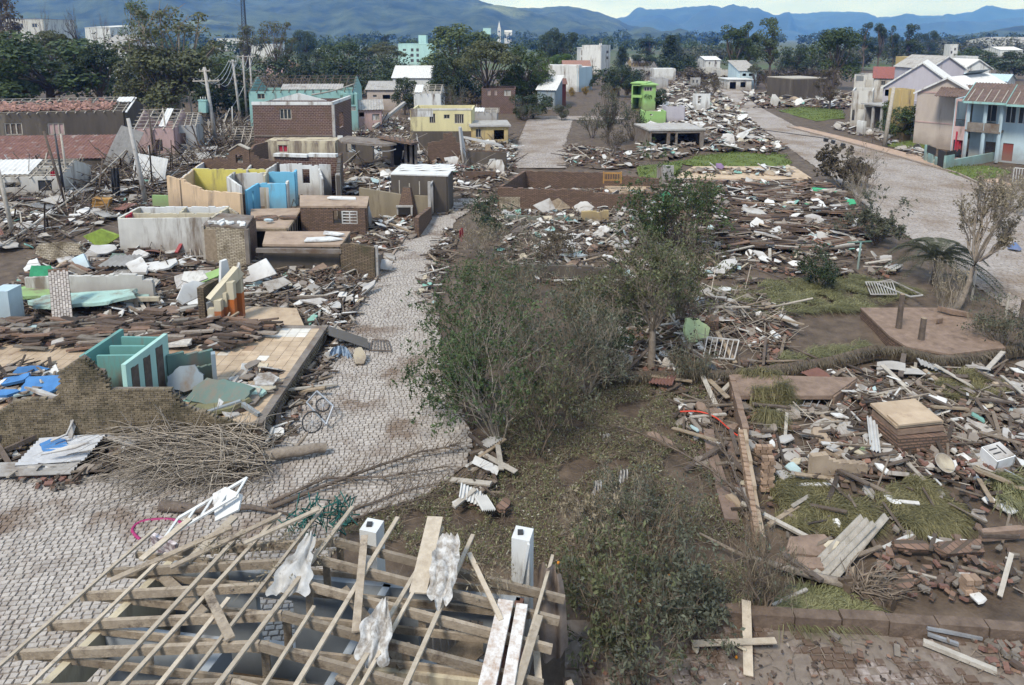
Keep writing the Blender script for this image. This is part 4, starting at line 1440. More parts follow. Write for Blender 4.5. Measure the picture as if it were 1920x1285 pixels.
part('railing', rg, W['iron'], root)
zr = 1.9
for (s0, s1) in ((.9, 4.9), (5.0, 11.5)):
 mid = (s0 + s1) / 2
 q = MB()
 o = a + d * s0 - n * 1.0 + Z(Hh - .25 + (0 if s0 < 2 else -.1))
 roof_sheet(root, o, d * (s1 - s0), n * 5.5 + Z(zr), W['tiled'], 'roof', .08, .3, .05)
 part('fascia', MB().bar(o - n * .06 - Z(.02), o + d * (s1 - s0) - n * .06 - Z(.02), .07, .25), W['turq'], root)
 part('fascia', MB().bar(o - d * .06 - n * .02, o - d * .06 + n * 5.5 + Z(zr), .07, .25), W['turq'], root)
 for k in range(5):
  p = o + d * (s1 - s0) * (k + .5) / 5 + Z(.14)
  part('batten', MB().bar(p, p + n * 3.4 + Z(zr * .62), .07, .07), W['woodp'], root)
o = a + n * 4.6 - d * 3.4 + Z(Hh - .2)
roof_sheet(root, o, d * 8, n * 4 + Z(1.3), W['tiled'], 'roof', .08, .3, .05)
# yellow annex
HP('house', 'small yellow annex with a boarded door beside the turquoise house', (1884, 296), (1960, 306), 218, 3, W['ochre'], win=[(1896, 1912, 226, 250, 'door')], roof='shed', rmat=W['woodp'], hb=5)

# garden wall and gate
ga, gb, gc = G(1733, 302), G(1770, 318), G(1862, 300)
root = thing('garden_wall', 'turquoise garden wall with a black gate', 'wall', ga)
for p, q, h in ((ga, ga.lerp(gb, .08), 1.9), (ga.lerp(gb, .2), ga.lerp(gb, .42), 1.1), (ga.lerp(gb, .55), ga.lerp(gb, .66), 1.0), (gb, gb.lerp(gc, .16), 1.5), (gb.lerp(gc, .16), gc, .9)):
 part('wall_panel', wallmb(p, q, .22, h), W['turq'], root)
for p, q in ((ga.lerp(gb, .1), ga.lerp(gb, .52)), (ga.lerp(gb, .66), ga.lerp(gb, .99)), (gb.lerp(gc, .02), gb.lerp(gc, .2))):
 m = MB()
 k = int((q - p).length / .16)
 up = 1.1 if q != ga.lerp(gb, .99) else 0.1
 for i in range(k + 1):
  m.bar(p.lerp(q, i / k) + Z(up), p.lerp(q, i / k) + Z(1.95), .11, .03)
 m.bar(p + Z(1.9), q + Z(1.9), .05)
 m.bar(p + Z(up + .1), q + Z(up + .1), .05)
 part('gate', m, W['iron'], root)
# white porch ruins
HP('house', 'white porch house with a torn open stair at the bend of the wide road', (1594, 238), (1630, 240), 170, 9, W['offwhite'], win=[(1597, 1602, 206, 226, 'hole'), (1606, 1626, 196, 205, 'hole')])
HP('porch', 'concrete porch frame on thin posts before the lilac house', (1618, 242), (1668, 250), 196, 4, m_conc, roof='flat', rmat=W['fibro'], win=[(1622, 1634, 200, 238, 'hole'), (1638, 1650, 200, 240, 'hole'), (1654, 1664, 200, 244, 'hole')], back=False)
HP('balcony', 'grey balcony block on the lilac house wall', (1655, 240), (1690, 246), 186, 3, W['lilac'], win=[(1660, 1684, 190, 198, 'hole')])
HP('wall', 'white low garden wall by the porch house', (1606, 252), (1618, 254), 226, .4, W['white'], cat='wall')
HP('wall', 'ochre stone boundary wall beside the beige house', (1682, 262), (1706, 262), 168, 3, W['ochre'], cat='wall')
# ---- middle distance, far side of the narrow street
hole = 'hole'
HP('house', 'roofless turquoise house with a sheet roof remnant and corner balcony', (472, 250), (664, 248), 172, 9, W['turq'], roof='frame_x', rmat=W['woodd'], rtop=144, cover=[(.3, .9, .02, .38, W['fibro'])], win=[(577, 597, 180, 186, hole), (486, 500, 176, 186, wd), (640, 650, 178, 192, hole)])
HP('balcony', 'turquoise corner balcony with a white railing', (652, 252), (672, 251), 176, 3, W['turq'], win=[(653, 668, 178, 197, hole), (655, 668, 200, 208, wd, W['white'], 5)], cat='balcony')
bk = HP('house', 'two storey brick house with white ring beam and no roof', (480, 296), (627, 296), 197, 9, W['brick_far'], win=[(528, 550, 204, 224, wd, None, 3)], side_ops=[(2.5, 4.5, 3.2, 5, 'hole', 'R')])
_A, _B = G(480, 296), G(627, 296)
_h = zat(_A, 197)
a, b, d, n, L = seg(_A, _B)
part('ring_beam', MB().bar(a - d * .1 + Z(_h + .18), b + d * .1 + Z(_h + .18), .3, .36), W['white'], bk)
part('ring_beam', MB().bar(b + Z(_h + .18) + n * .16, b + n * 9 + Z(_h + .18), .3, .36), W['white'], bk)
part('corner_post', MB().bar(b + d * .12 - n * .05, b + d * .12 - n * .05 + Z(_h), .3), m_conc, bk)
part('ledge', MB().bar(a - n * .18 + Z(_h * .42), b - n * .18 + Z(_h * .42), .1, .12), m_concd, bk)
part('gable', MB().prism([a + d * 1.2 + n * 2.5 + Z(_h + .3), a + d * 8 + n * 2.5 + Z(_h + .3), a + d * 4.6 + n * 2.5 + Z(_h + 1.2)], (0, 0, 0), n * .2), W['white'], bk)
HP('house', 'low cream house front with red bands below the brick house', (500, 306), (630, 306), 268, 3, W['cream'], win=[(520, 544, 262, 268, wd, W['red']), (522, 540, 272, 286, wd, W['red'])], roof='flat', rmat=W['cream'], over=.05)
HP('house', 'pale cottage with a corrugated roof behind the dark torn tree', (690, 206), (756, 206), 168, 7, W['beige'], roof='gable_x', rmat=W['fibro'], rtop=153, win=[(700, 707, 178, 183, wd), (718, 732, 178, 186, hole)])
HP('house', 'pink cottage with corrugated roof and an air conditioner', (648, 250), (716, 248), 206, 6, W['pink'], roof='gable_x', rmat=W['fibro'], rtop=189, win=[(674, 683, 211, 219, hole), (698, 712, 214, 226, wd, W['white'])])
HP('house', 'white cottage with a broken lath roof', (778, 224), (827, 224), 176, 6, W['white'], roof='frame_x', rmat=W['woodp'], rtop=160, cover=[(0, .3, 0, .9, W['fibrop'])])
yh = HP('house', 'yellow house without a roof showing shuttered windows', (772, 272), (884, 272), 207, 7, W['yellow'], win=[(806, 817, 213, 231, wd, W['iron'], 3), (833, 844, 215, 223, wd), (853, 870, 214, 232, wd, W['iron'], 4)])
_A, _B = G(772, 272), G(884, 272)
_h = zat(_A, 207)
a, b, d, n, L = seg(_A, _B)
part('ring_beam', MB().bar(a - d * .05 + Z(_h + .12), b + d * .05 + Z(_h + .12), .3, .24), W['offwhite'], yh)
part('plinth', wallmb(a - n * .05, b - n * .05, .3, zat(a, 246)), W['mudwall'], yh)
part('sign_patch', wallmb(a - n * .1 + d * .02, a - n * .1 + d * 2.9, .06, [(0, _h - .02), (2.9, _h - .02)], z0=_h - .85), W['white'], yh)
HP('house', 'low ochre house with a sagging flat roof beside the yellow house', (886, 276), (952, 275), 238, 5, W['ochre'], roof='flat', rmat=W['fibro'], win=[(892, 902, 242, 258, wd), (926, 945, 244, 262, hole)])
HP('house', 'small grey roofed shed behind the ochre house', (884, 236), (932, 236), 212, 5, W['grey'], roof='frame_x', rmat=W['woodp'], rtop=204, cover=[(.05, .5, 0, .9, W['fibrop'])])
HP('house', 'dark red brick house with pink window openings at the street bend', (904, 212), (966, 212), 166, 7, W['brick_far'], win=[(914, 920, 169, 179, wd, W['pink']), (927, 932, 169, 179, wd, W['pink']), (945, 958, 169, 180, wd, W['white'])])
HP('shed', 'weathered grey blue timber shed with a half sheeted roof', (1008, 204), (1040, 205), 168, 6, W['slate'], roof='shed', rmat=W['fibrop'], hb=6.2, cat='shed')
HP('shed', 'tall rusty red timber shed with an open gable', (1044, 198), (1060, 198), 158, 7, W['maroon'], roof='gable_x', rmat=W['rust'], rtop=148, cat='shed')
HP('house', 'lime green house with a roof terrace on posts', (1206, 208), (1228, 208), 160, 6, W['lime'], roof='flat', rmat=W['lime'], over=.5, win=[(1202, 1222, 163, 171, wd, W['glass'], 3)])
HP('terrace', 'lime green terrace posts beside the lime green house', (1184, 206), (1207, 207), 157, 5, W['lime'], roof='flat', rmat=W['lime'], over=.3, win=[(1186, 1204, 161, 178, hole), (1186, 1204, 183, 206, hole)], back=False)
HP('ruin_wall', 'light green room wall with a tiny window on the rubble ridge', (1207, 242), (1247, 242), 209, 3, W['lime'], win=[(1218, 1224, 214, 217, hole)], back=False, cat='wall')
HP('ruin_wall', 'pale grey room wall next to the light green room', (1249, 238), (1282, 238), 200, 3, W['lilac'], back=False, cat='wall')
HP('ruin', 'ruined carport with a heap of rubble on its flat roof', (1217, 282), (1318, 280), 246, 6, m_concd, roof='flat', rmat=m_conc, over=.2, win=[(1221, 1250, 250, 280, hole), (1256, 1266, 250, 278, hole), (1270, 1312, 250, 278, hole)], cat='ruin')
HP('ruin_wall', 'leaning white wall piece on the rubble ridge by the wide road', (1300, 212), (1330, 212), 176, .5, W['white'], win=[(1308, 1314, 180, 196, hole)], back=False, cat='wall')
HP('ruin_wall', 'broken pale grey wall with window gaps beyond the rubble ridge', (1295, 172), (1312, 172), 146, .6, W['grey'], win=[(1298, 1301, 150, 156, hole), (1305, 1308, 150, 156, hole)], cat='wall')

# ---- long shed and sheds on the far left
sh = HP('shed', 'long dark mud stained shed with bare battens and slipped clay tiles', (-90, 274), (236, 264), 216, 9, W['mudwall'], roof='frame_x', rmat=W['woodp'], rtop=189, win=[(10, 44, 231, 254, wd, W['woodd'], 3), (90, 122, 231, 254, wd, W['pink'], 3)], cat='shed')
_A, _B = G(-90, 274), G(236, 264)
a, b, d, n, L = seg(_A, _B)
_h = zat(_A, 216)
_rh = zat(_A + n * 4.5, 189) - _h
r = random.Random(9)
m = MB()
for i in range(620):
 u = r.uniform(0, .93)
 v = r.uniform(.02, .46) if r.random() < .8 else r.uniform(.3, .75)
 s = 4.5 * v
 m.box(a + d * L * u + n * s + Z(_h + .22 + _rh / 4.5 * s + r.uniform(0, .15)), (.4, .42, .05), rotm(r.uniform(0, 50), r.uniform(-30, 30), r.uniform(0, 90)))
part('slipped_tiles', m, W['tile'], sh, kind='stuff')
part('fascia', MB().bar(b + d * .5 - n * .5 + Z(_h - .1), b + d * .5 + n * 4.5 + Z(_h + _rh), .25, .1), W['white'], sh)
roof_sheet(sh, b - d * 1.6 + n * 2.6 + Z(_h + .2 + _rh / 4.5 * 2.6), d * 2.0, n * 1.6 + Z(_rh / 4.5 * 1.6), W['fibrop'], 'roof_sheet')

HP('shed', 'low shed under a rusty corrugated roof in front of the dark shed', (-90, 322), (206, 318), 299, 5, W['mudwall'], roof='shed', rmat=W['rust'], hb=2.9, over=.3, cat='shed')
hs = HP('house', 'low wrecked house with white roof sheets and bare purlins', (-90, 376), (116, 372), 334, 5, W['offwhite'], roof='frame_x', rmat=W['woodp'], rtop=304, cover=[(0, .72, .0, .95, W['fibrop'])], win=[(10, 40, 342, 352, hole), (72, 98, 338, 358, 'door', W['iron'])])
HP('house', 'small pink walled house with a bare purlin roof behind the fallen sheets', (258, 302), (330, 300), 242, 7, W['pink'], roof='frame_x', rmat=W['woodp'], rtop=208, win=[(292, 306, 262, 284, hole)], cover=[(.62, .8, 0, 1, W['fibrop'])])
HP('house', 'low grey house with a caved in roof between the leaning poles', (330, 296), (372, 294), 236, 6, W['grey'], roof='frame_x', rmat=W['woodp'], rtop=214, win=[(336, 350, 250, 270, hole)])
HP('shed', 'open purlin roof lying low beside the brick house', (440, 292), (500, 290), 264, 5, W['mudwall'], roof='frame_x', rmat=W['woodp'], rtop=240, cat='shed')
# ---------------------------------------------------------------- ruins along the narrow street
CAM = Vector((0, 0, CAM_H))

def V0(p):
 return Vector((p[0], p[1], 0))

def TT(px, py, h):
 return V0(G(px, py, h))

def onwall(a, b, px, py):
 """distance along and height where the photo point meets the upright plane through a-b"""
 a, b, d, n, L = seg(a, b)
 u, v = px - 960.0, py - ROW0
 r = Vector((u, FPX * CP - v * SP, -(FPX * SP + v * CP)))
 t = n.dot(a - CAM) / n.dot(r)
 p = CAM + r * t
 return (p - a).dot(d), p.z

def WP(root, A, B, top, mat, t=.2, ops=(), name='wall', rag=0, z0=-.15, mat2=None, label=None):
 """wall on A-B; top = height or [(px, py)] outline read off the photo; ops in photo px (x0, x1, y0, y1)"""
 A, B = V0(A), V0(B)
 if not rag and z0 < 0 and isinstance(top, (int, float)):
  rag = .09
 L = (B - A).length
 if isinstance(top, (int, float)):
  prof = [(0, top), (L, top)]
 else:
  prof = sorted([onwall(A, B, *q) for q in top])
  prof = [(0, prof[0][1])] + prof + [(L, prof[-1][1])]
  prof = [(min(max(s, 0), L), h) for s, h in prof]
 if rag:
  r = random.Random(int(A.x * 100) + int(B.y * 100))
  out, s = [], 0.0
  while s < L - 1e-3:
   e = min(L, s + r.uniform(.15, .5))
   h = hprof(prof, (s + e) / 2) - rag * r.random() ** 2
   out += [(s, h), (e - 1e-3, h)]
   s = e
  prof = out
 oo = []
 for o in ops:
  s0, z1 = onwall(A, B, o[0], o[2])
  s1, zb = onwall(A, B, o[1], o[3])
  oo.append((min(s0, s1), max(s0, s1), max(zb, .05), z1))
 if mat2:
  n = seg(A, B)[3]
  w = part(name, wallmb(A - n * (t / 4 + .002), B - n * (t / 4 + .002), t / 2, prof, oo, z0), mat, root)
  part(name, wallmb(A + n * (t / 4 + .002), B + n * (t / 4 + .002), t / 2, prof, oo, z0), mat2, root)
 else:
  w = part(name, wallmb(A, B, t, prof, oo, z0), mat, root)
 if label:
  w['label'] = label
 return w, oo

Zv = lambda z: Vector((0, 0, z))
SL = []                                       # footprints kept clear of loose rubble: (polygon, top height)

def slab_top(root, pts, z, th, mat, name='slab'):
 m = MB().prism([V0(p) for p in pts], Zv(z - th), Zv(z))
 return part(name, m, mat, root)

m_tan = M('mud_tile', (.46, .355, .25), (.31, .225, .15), scale=1.4, bump=.1, objrand=.12, dirt=(.22, .15, .10), dirt_amt=.3, dirt_scale=1.0)
m_tanw = M('washed_tile', (.64, .61, .56), (.5, .45, .38), scale=2, bump=.05, rough=.5, objrand=.1, dirt=(.42, .32, .22), dirt_amt=.3, dirt_scale=1.5)
m_tand = M('mud_film', (.36, .25, .17), (.24, .16, .11), scale=1.2, bump=.1, rough=.6)

# ---- near ruin on the tiled platform
ZS = 0.7
FR, NR, NL, FL = TT(610, 610, ZS), TT(484, 794, ZS), Vector((-20.5, 21.35, 0)), Vector((-24.5, 30.6, 0))
plat = thing('ruin', 'tiled house platform with mossy brick front wall and turquoise toilet cubicles', 'ruin', (FR + NL) / 2)
slab_top(plat, [NL, NR, FR, FL], ZS - .02, .75, m_concd, 'foundation')
SL.append(([NL, NR, FR, FL], ZS))
# floor tiles
r = random.Random(21)
da = (FR - NR).normalized()
dx = Vector((da.y, -da.x, 0))
ts = .46
tiles = []
for i in range(-46, 1):
 for j in range(0, 26):
  p = NR + dx * ((i + .5) * ts - .08) + da * ((j + .5) * ts + .08)
  if inpoly(p.x, p.y, [NL + Vector((0, .25, 0)), NR, FR, FL]) and (FR - p).dot(da) > .3:
   tiles.append((p, i, j))
tiles.sort(key=lambda q: q[0].length)
tm = [MB().box((0, 0, -.006), (ts - .016, ts - .016, .02)).mesh('floor_tile', mm) for mm in (m_tan, m_tanw, m_tand)]
rest = MB()
ang = math.atan2(da.y, da.x) - math.pi / 2
for k, (p, i, j) in enumerate(tiles):
 edge = mnoise.noise((i * .23, j * .21, 5.0)) + (.25 if i > -11 else -.45)
 kind = 0
 if i > -12 and ((i + j * .55 < -6.0 and i + j * .55 > -7.4) or (j > 14 and i > -7 and j - 15 >= 0 and i < -1) or r.random() < .05):
  kind = 1
 elif edge < -.35 and r.random() < .7:
  kind = 2
 z = ZS + r.uniform(-.004, .004)
 if k < 300:
  place('floor_tile', tm[kind], p + Zv(z) - ORG[plat], (0, 0, ang + R(r.uniform(-.6, .6))), 1, plat)
 else:
  rest.box(p + Zv(z - .006), (ts - .016, ts - .016, .02), Matrix.Rotation(ang, 3, 'Z'))
part('floor_tiles', rest, m_tan, plat, kind='stuff')
# honeycomb brick side of the platform and edge beam
hb = MB().box((0, 0, 0), (.07, .105, .075)).mesh('brick', W['brick_pale'])
nS = int((FR - NR).length / .175)
for row in range(5):
 for i in range(nS):
  p = NR + da * ((i + .5 + (row % 2) * .5) * .175) + dx * .035
  place('brick', hb, p + Zv(.1 + row * .105) - ORG[plat], (0, 0, ang), 1, plat)
part('edge_beam', MB().bar(NR + Zv(.64) + dx * .0, FR + Zv(.64), .3, .16), m_concd, plat)
part('corner_pier', MB().box(NR + Zv(.3) - da * .1 + dx * .05, (.3, .3, .62), Matrix.Rotation(ang, 3, 'Z')), m_concd, plat)
# brick front wall, brick by brick
FA, FB = NL + Vector((0, -.02, 0)), NR + Vector((.0, -.12, 0))
prof = sorted([onwall(FA, FB, *q) for q in ((-60, 800), (0, 768), (36, 747), (38, 745), (111, 744), (113, 700), (130, 680), (155, 664), (165, 672), (182, 690), (195, 692), (204, 726), (318, 726), (330, 740), (345, 757), (385, 772), (440, 792), (484, 800))])
mw = wallmb(FA + Vector((0, .06, 0)), FB + Vector((0, .06, 0)), .1, [(s, h - .05) for s, h in prof])
part('wall', mw, m_concd, plat, 'mossy broken brick front wall')
a, b, d, n, L = seg(FA, FB)
bricks = []
row = 0
z = .12
while z < 3.4:
 s = (row % 2) * .12
 while s < L:
  if hprof(prof, s + .11) > z + .03 + r.uniform(-.04, .03):
   bricks.append((s + .115, z))
  s += .24
 z += .078
 row += 1
r.shuffle(bricks)
bm_ = [MB().box((0, 0, 0), (.226, .16, .066)).mesh('brick', mm) for mm in (W['brick_mud'], M('brick_moss', (.19, .15, .10), (.075, .06, .04), scale=3, bump=.5, fine=20, objrand=.35, dirt=(.05, .045, .028), dirt_amt=.45, dirt_scale=.8))]
wa = math.atan2(d.y, d.x)
rest = MB()
for k, (s, z) in enumerate(bricks):
 p = a + d * s + Zv(z) - n * r.uniform(.0, .014)
 if k < 300:
  place('brick', bm_[1], p - ORG[plat], (0, 0, wa), (1, 1, r.uniform(.9, 1.02)), plat)
 else:
  rest.box(p, (.226, .16, .066), Matrix.Rotation(wa, 3, 'Z'))
part('bricks', rest, MATS['brick_moss'], plat, kind='stuff')
# cubicles
hC = 3.0
c1, c2, c3, c4 = TT(152, 668, hC), TT(228, 617, hC), TT(310, 625, hC), TT(231, 684, hC)
cub = thing('toilet_block', 'row of three roofless turquoise cubicles with doors coloured dark as the shade inside', 'cubicles', (c1 + c3) / 2)
WP(cub, c2, c1, hC, W['teal'], .14, z0=ZS, mat2=W['teal'])
WP(cub, c4 + (c3 - c4) * .0, c3, [(231, 684), (312, 624)], W['aqua'], .16, [(241, 257, 691, 790), (264, 279, 673, 770), (287, 302, 654, 756)], z0=ZS)
for f0, f1 in (((182, 666), (252, 665)), ((206, 648), (272, 648)), ((228, 631), (296, 632))):
 WP(cub, TT(*f0, hC - .05), TT(*f1, hC - .05), hC - .06, W['teal'], .1, z0=ZS)
a2, b2, d2, n2, L2 = seg(c4, c3)
for (x0, x1, y0, y1) in ((241, 257, 691, 790), (264, 279, 673, 770), (287, 302, 654, 756)):
 s0, z1 = onwall(c4, c3, x0, y0)
 s1, _ = onwall(c4, c3, x1, y0)
 part('door', MB().bar(a2 + d2 * ((s0 + s1) / 2) + n2 * -.06 + Zv(ZS), a2 + d2 * ((s0 + s1) / 2) + n2 * -.06 + Zv(z1 - .03), abs(s1 - s0) - .06, .05, up=n2), W['woodd'], cub)  # dark colour of the leaf stands for the shade inside the cubicle
# second dark green room with fallen walls
g2 = thing('ruin', 'half collapsed dark green room behind the mossy brick front wall', 'ruin', TT(400, 700, ZS))
WP(g2, TT(312, 668, 2.2), TT(398, 655, 2.0), [(312, 664), (396, 652)], W['darkteal'], .16, rag=.12, z0=ZS)
WP(g2, TT(398, 656, 2.0), TT(402, 690, 1.7), [(398, 658), (402, 676)], W['slate'], .14, rag=.1, z0=ZS)
WP(g2, TT(340, 700, 1.6), TT(398, 682, 1.5), [(340, 694), (398, 678)], W['darkteal'], .14, rag=.15, z0=ZS)
part('fallen_wall', MB().slab(TT(350, 745, ZS) + Zv(ZS + .75), .75, .55, .14, rotm(62, 0, 20), r, 7, .2, 3), W['slate'], g2)
part('fallen_wall', MB().slab(TT(415, 760, ZS) + Zv(ZS + .45), 1.25, .55, .14, rotm(38, 5, -10), r, 8, .2, 3), W['darkteal'], g2)
part('fallen_wall', MB().slab(TT(412, 770, ZS) + Zv(ZS + .22), 1.3, .5, .14, rotm(4, -6, 12), r, 6, .15), M('olive_plaster', (.19, .18, .10), (.12, .115, .065), dirt=MUD, dirt_amt=.3), g2)
part('door_frame', MB().bar(TT(385, 785, ZS) + Zv(ZS + .16), TT(453, 770, ZS) + Zv(ZS + .32), .14, .2).bar(TT(453, 770, ZS) + Zv(ZS + .3), TT(486, 783, ZS) + Zv(ZS + .1), .12, .14), W['slate'], g2)

# ---- roofless peach and yellow house (wall tops read at a common height)
h = 2.9
ph = thing('ruin', 'roofless house of peach, yellow and white rooms by the leaning pole', 'ruin', TT(430, 340, 0))
Q = lambda x, y, hh=h: TT(x, y, hh)
A0, A1, A2, A3 = Q(316, 330), Q(336, 333), Q(362, 316), Q(336, 330)
WP(ph, Q(341, 335), Q(452, 366), [(341, 333), (352, 343), (375, 352), (382, 357), (452, 362)], W['peach'], .2, rag=.08)
WP(ph, Q(314, 327), Q(338, 334), 2.8, W['peach'], .2)
WP(ph, Q(362, 316), Q(340, 333), 2.85, W['offwhite'], .2, mat2=W['peach'])
WP(ph, Q(362, 316), Q(500, 317), h, W['lemon'], .2, mat2=W['offwhite'])
WP(ph, Q(426, 331), Q(440, 322), h, W['offwhite'], .16)
WP(ph, Q(440, 323), Q(500, 321), h - .1, W['white'], .16)
WP(ph, Q(426, 331), Q(452, 360), [(426, 331), (452, 350)], W['white'], .16)
WP(ph, Q(366, 314), Q(388, 300), h, W['white'], .18, mat2=W['peach'])
WP(ph, Q(388, 300), Q(436, 301), h, W['white'], .18, rag=.1)
WP(ph, Q(463, 318), Q(474, 303), h, W['offwhite'], .16)
WP(ph, Q(474, 304), Q(520, 303), h, W['purple'], .16)
WP(ph, Q(474, 303), Q(436, 301), h, W['white'], .16)
WP(ph, Q(500, 318), Q(524, 302), h, W['offwhite'], .18)
WP(ph, Q(495, 329), Q(502, 317), h, W['cream'], .16)
SL.append(([Q(341, 335), Q(452, 366), Q(524, 302), Q(388, 300)], .3))

# brick gable tower
bt = thing('ruin', 'brown brick gable piece standing behind the roofless rooms', 'ruin', Q(454, 300, 0))
ga_, gb_ = TT(432, 306, 2.9), TT(470, 308, 2.9)
WP(bt, ga_, gb_, [(433, 283), (450, 272), (470, 281)], W['brick_brown'], .25, [(443, 457, 290, 306)])
WP(bt, gb_, gb_ + Vector((.6, 2.6, 0)), [(470, 281), (476, 272)], W['brick_brown'], .25)
WP(bt, TT(380, 304, 2.9), ga_, [(380, 299), (432, 290)], W['brick_brown'], .25, rag=.3)
WP(bt, gb_, TT(520, 308, 2.8), [(471, 285), (490, 297), (520, 302)], W['brick_brown'], .25, rag=.3)
part('coping', MB().bar(ga_ + Zv(onwall(ga_, gb_, 433, 283)[1] + .06), ga_.lerp(gb_, .48) + Zv(onwall(ga_, gb_, 450, 272)[1] + .06), .4, .1).bar(ga_.lerp(gb_, .49) + Zv(onwall(ga_, gb_, 450, 272)[1] + .06), gb_ + Zv(onwall(ga_, gb_, 470, 281)[1] + .06), .4, .1), W['woodp'], bt)

# white tiled interior with brick end wall
wi = thing('ruin', 'roofless white tiled rooms against a brick wall with a white beam', 'ruin', Q(590, 330, 0))
WP(wi, Q(525, 308), Q(598, 309), [(525, 308), (560, 306), (572, 309), (598, 310)], W['white'], .18, [(567, 582, 317, 344)], rag=.12)
WP(wi, Q(598, 310), Q(620, 309), [(598, 308), (620, 309)], W['white'], .18)
WP(wi, Q(598, 310), Q(604, 328), 2.6, W['white'], .16, rag=.2)
WP(wi, Q(515, 293, 3.4), Q(632, 296, 3.4), 3.4, W['brick_far'], .25)
WP(wi, Q(632, 296, 3.4), Q(640, 286, 3.4), 3.4, W['brick_brown'], .25)
part('beam', MB().bar(Q(515, 293, 3.4) + Zv(3.54), Q(578, 295, 3.4) + Zv(3.54), .6, .26).bar(Q(579, 294, 3.4) + Zv(3.57), Q(632, 295, 3.4) + Zv(3.57), .6, .28), W['white'], wi)
WP(wi, Q(634, 342, 2.9) , Q(636, 292, 3.4), 3.4, W['mudwall'], .3)
part('post', MB().bar(Q(634, 340, 2.8) , Q(634, 340, 2.8) + Zv(3.4), .32), m_conc, wi)

# blue rooms
bl = thing('ruin', 'sky blue roofless rooms with an open doorway', 'ruin', Q(510, 390, 0))
b1, b2, b3 = Q(461, 357), Q(484, 343), Q(536, 344)
WP(bl, b1, b2, h, W['blue'], .18, [(470, 476, 360, 402)])
WP(bl, b2 + Vector((.1, 0, 0)), b3, h, W['blue'], .18, [(486, 507, 351, 395)])
WP(bl, b3, Q(540, 338), h, W['offwhite'], .18)
WP(bl, Q(504, 321, h), Q(552, 321, h), h - .05, W['blue'], .18)
WP(bl, Q(552, 321, h), Q(555, 318, h), h, W['blue'], .18)
WP(bl, b2 + (b3 - b2) * .12 + Vector((0, .9, 0)), b2 + (b3 - b2) * .5 + Vector((0, .9, 0)), 2.7, W['offwhite'], .1)

# green wall pieces
gw = thing('ruin_wall', 'pale green wall fragment with a sloping brick end beside the blue rooms', 'wall', Q(445, 390, 0))
WP(gw, TT(430, 398, .0) + Vector((0, .4, 0)), TT(457, 402, 0), [(430, 377), (455, 363), (457, 380)], W['green'], .2)
WP(gw, TT(457, 402, 0), TT(460, 398, 0), [(457, 362), (460, 362)], W['brick_brown'], .25)
gw = thing('ruin_wall', 'square pale green wall fragment beside the foot of the leaning pole', 'wall', Q(302, 385, 0))
WP(gw, TT(288, 390, 0), TT(319, 390, 0), [(288, 366), (318, 367)], W['green'], .2)

# long cream ruin
h2 = 2.7
cr = thing('ruin', 'long roofless cream house with shallow open rooms', 'ruin', TT(330, 430, 0))
K = lambda x, y: TT(x, y, h2)
WP(cr, K(222, 409), K(394, 409), [(222, 410), (298, 409), (300, 409), (394, 408)], W['offwhite'], .2, mat2=W['cream'])
WP(cr, K(222, 409) + Vector((-.02, .1, 0)), K(262, 388), h2, W['cream'], .18, mat2=W['white'])
WP(cr, K(262, 388), K(428, 387), h2, W['white'], .18)
WP(cr, K(394, 409), K(428, 387), h2, W['cream'], .18)
WP(cr, K(348, 388), K(338, 397), h2, W['cream'], .14)
WP(cr, K(248, 398), K(410, 398), h2 - .06, W['cream'], .14)
WP(cr, K(236, 404), K(247, 398), h2, W['red'], .12)
WP(cr, K(428, 388), K(446, 390), [(428, 389), (446, 400)], W['cream'], .18)
SL.append(([K(222, 409), K(394, 409), K(428, 387), K(262, 388)], .3))

# brick block house with rubble on its top
bb = thing('ruin', 'small flaking brick block with white rubble on its flat top', 'ruin', TT(425, 480, 0))
p1, p2, p3, p4 = TT(385, 424, 2.5), TT(460, 429, 2.5), TT(476, 408, 2.5), TT(405, 402, 2.5)
WP(bb, p1, p2, 2.5, W['brick_pale'], .22, [(388, 410, 430, 490)])
WP(bb, p2, p3, 2.5, W['brick_brown'], .22)
WP(bb, p4, p1, 2.5, W['brick_brown'], .22)
part('slab', MB().prism([p1 + Vector((-.1, -.1, 0)), p2 + Vector((.1, -.1, 0)), p3, p4], Zv(2.51), Zv(2.63)), m_concd, bb)
part('door', MB().box((p1 + p2) / 2 + Vector((-.95, .05, 1.2)), (.8, .05, 2.3)), W['wood'], bb)
part('corner_post', MB().bar(p1 + Vector((-.08, -.16, 0)), p1 + Vector((-.08, -.16, 2.6)), .14), W['woodp'], bb)
part('corner_post', MB().bar(p2 + Vector((.12, -.1, 0)), p2 + Vector((.12, -.1, 2.5)), .25), m_concd, bb)
bmx = MB()
for i in range(16):
 bmx.slab(p1.lerp(p2, r.uniform(.05, .95)) + Vector((0, r.uniform(0, .6), 2.7)), r.uniform(.1, .35), r.uniform(.08, .2), .1, rotm(r.uniform(-20, 20), r.uniform(-20, 20), r.uniform(0, 90)), r)
part('rubble', bmx, W['white'], bb, kind='stuff')

# flat brown slab roofs
def flatroof(name, label, pts, h, wm, rm, th=.14, front_ops=(), cat='ruin', sides=(0, 1, 3)):
 P = [TT(x, y, h) for x, y in pts]
 t = thing(name, label, cat, sum(P, Vector()) / 4)
 part('roof', MB().prism(P, Zv(h - th), Zv(h)), rm, t)
 C = sum(P, Vector()) / 4
 I = [p.lerp(C, .05) for p in P]
 for k in sides:
  a_, b_ = I[k], I[(k + 1) % 4]
  WP(t, a_, b_, h - th - .004, wm, .2, front_ops if k == 0 else ())
 SL.append((P, h))
 return t

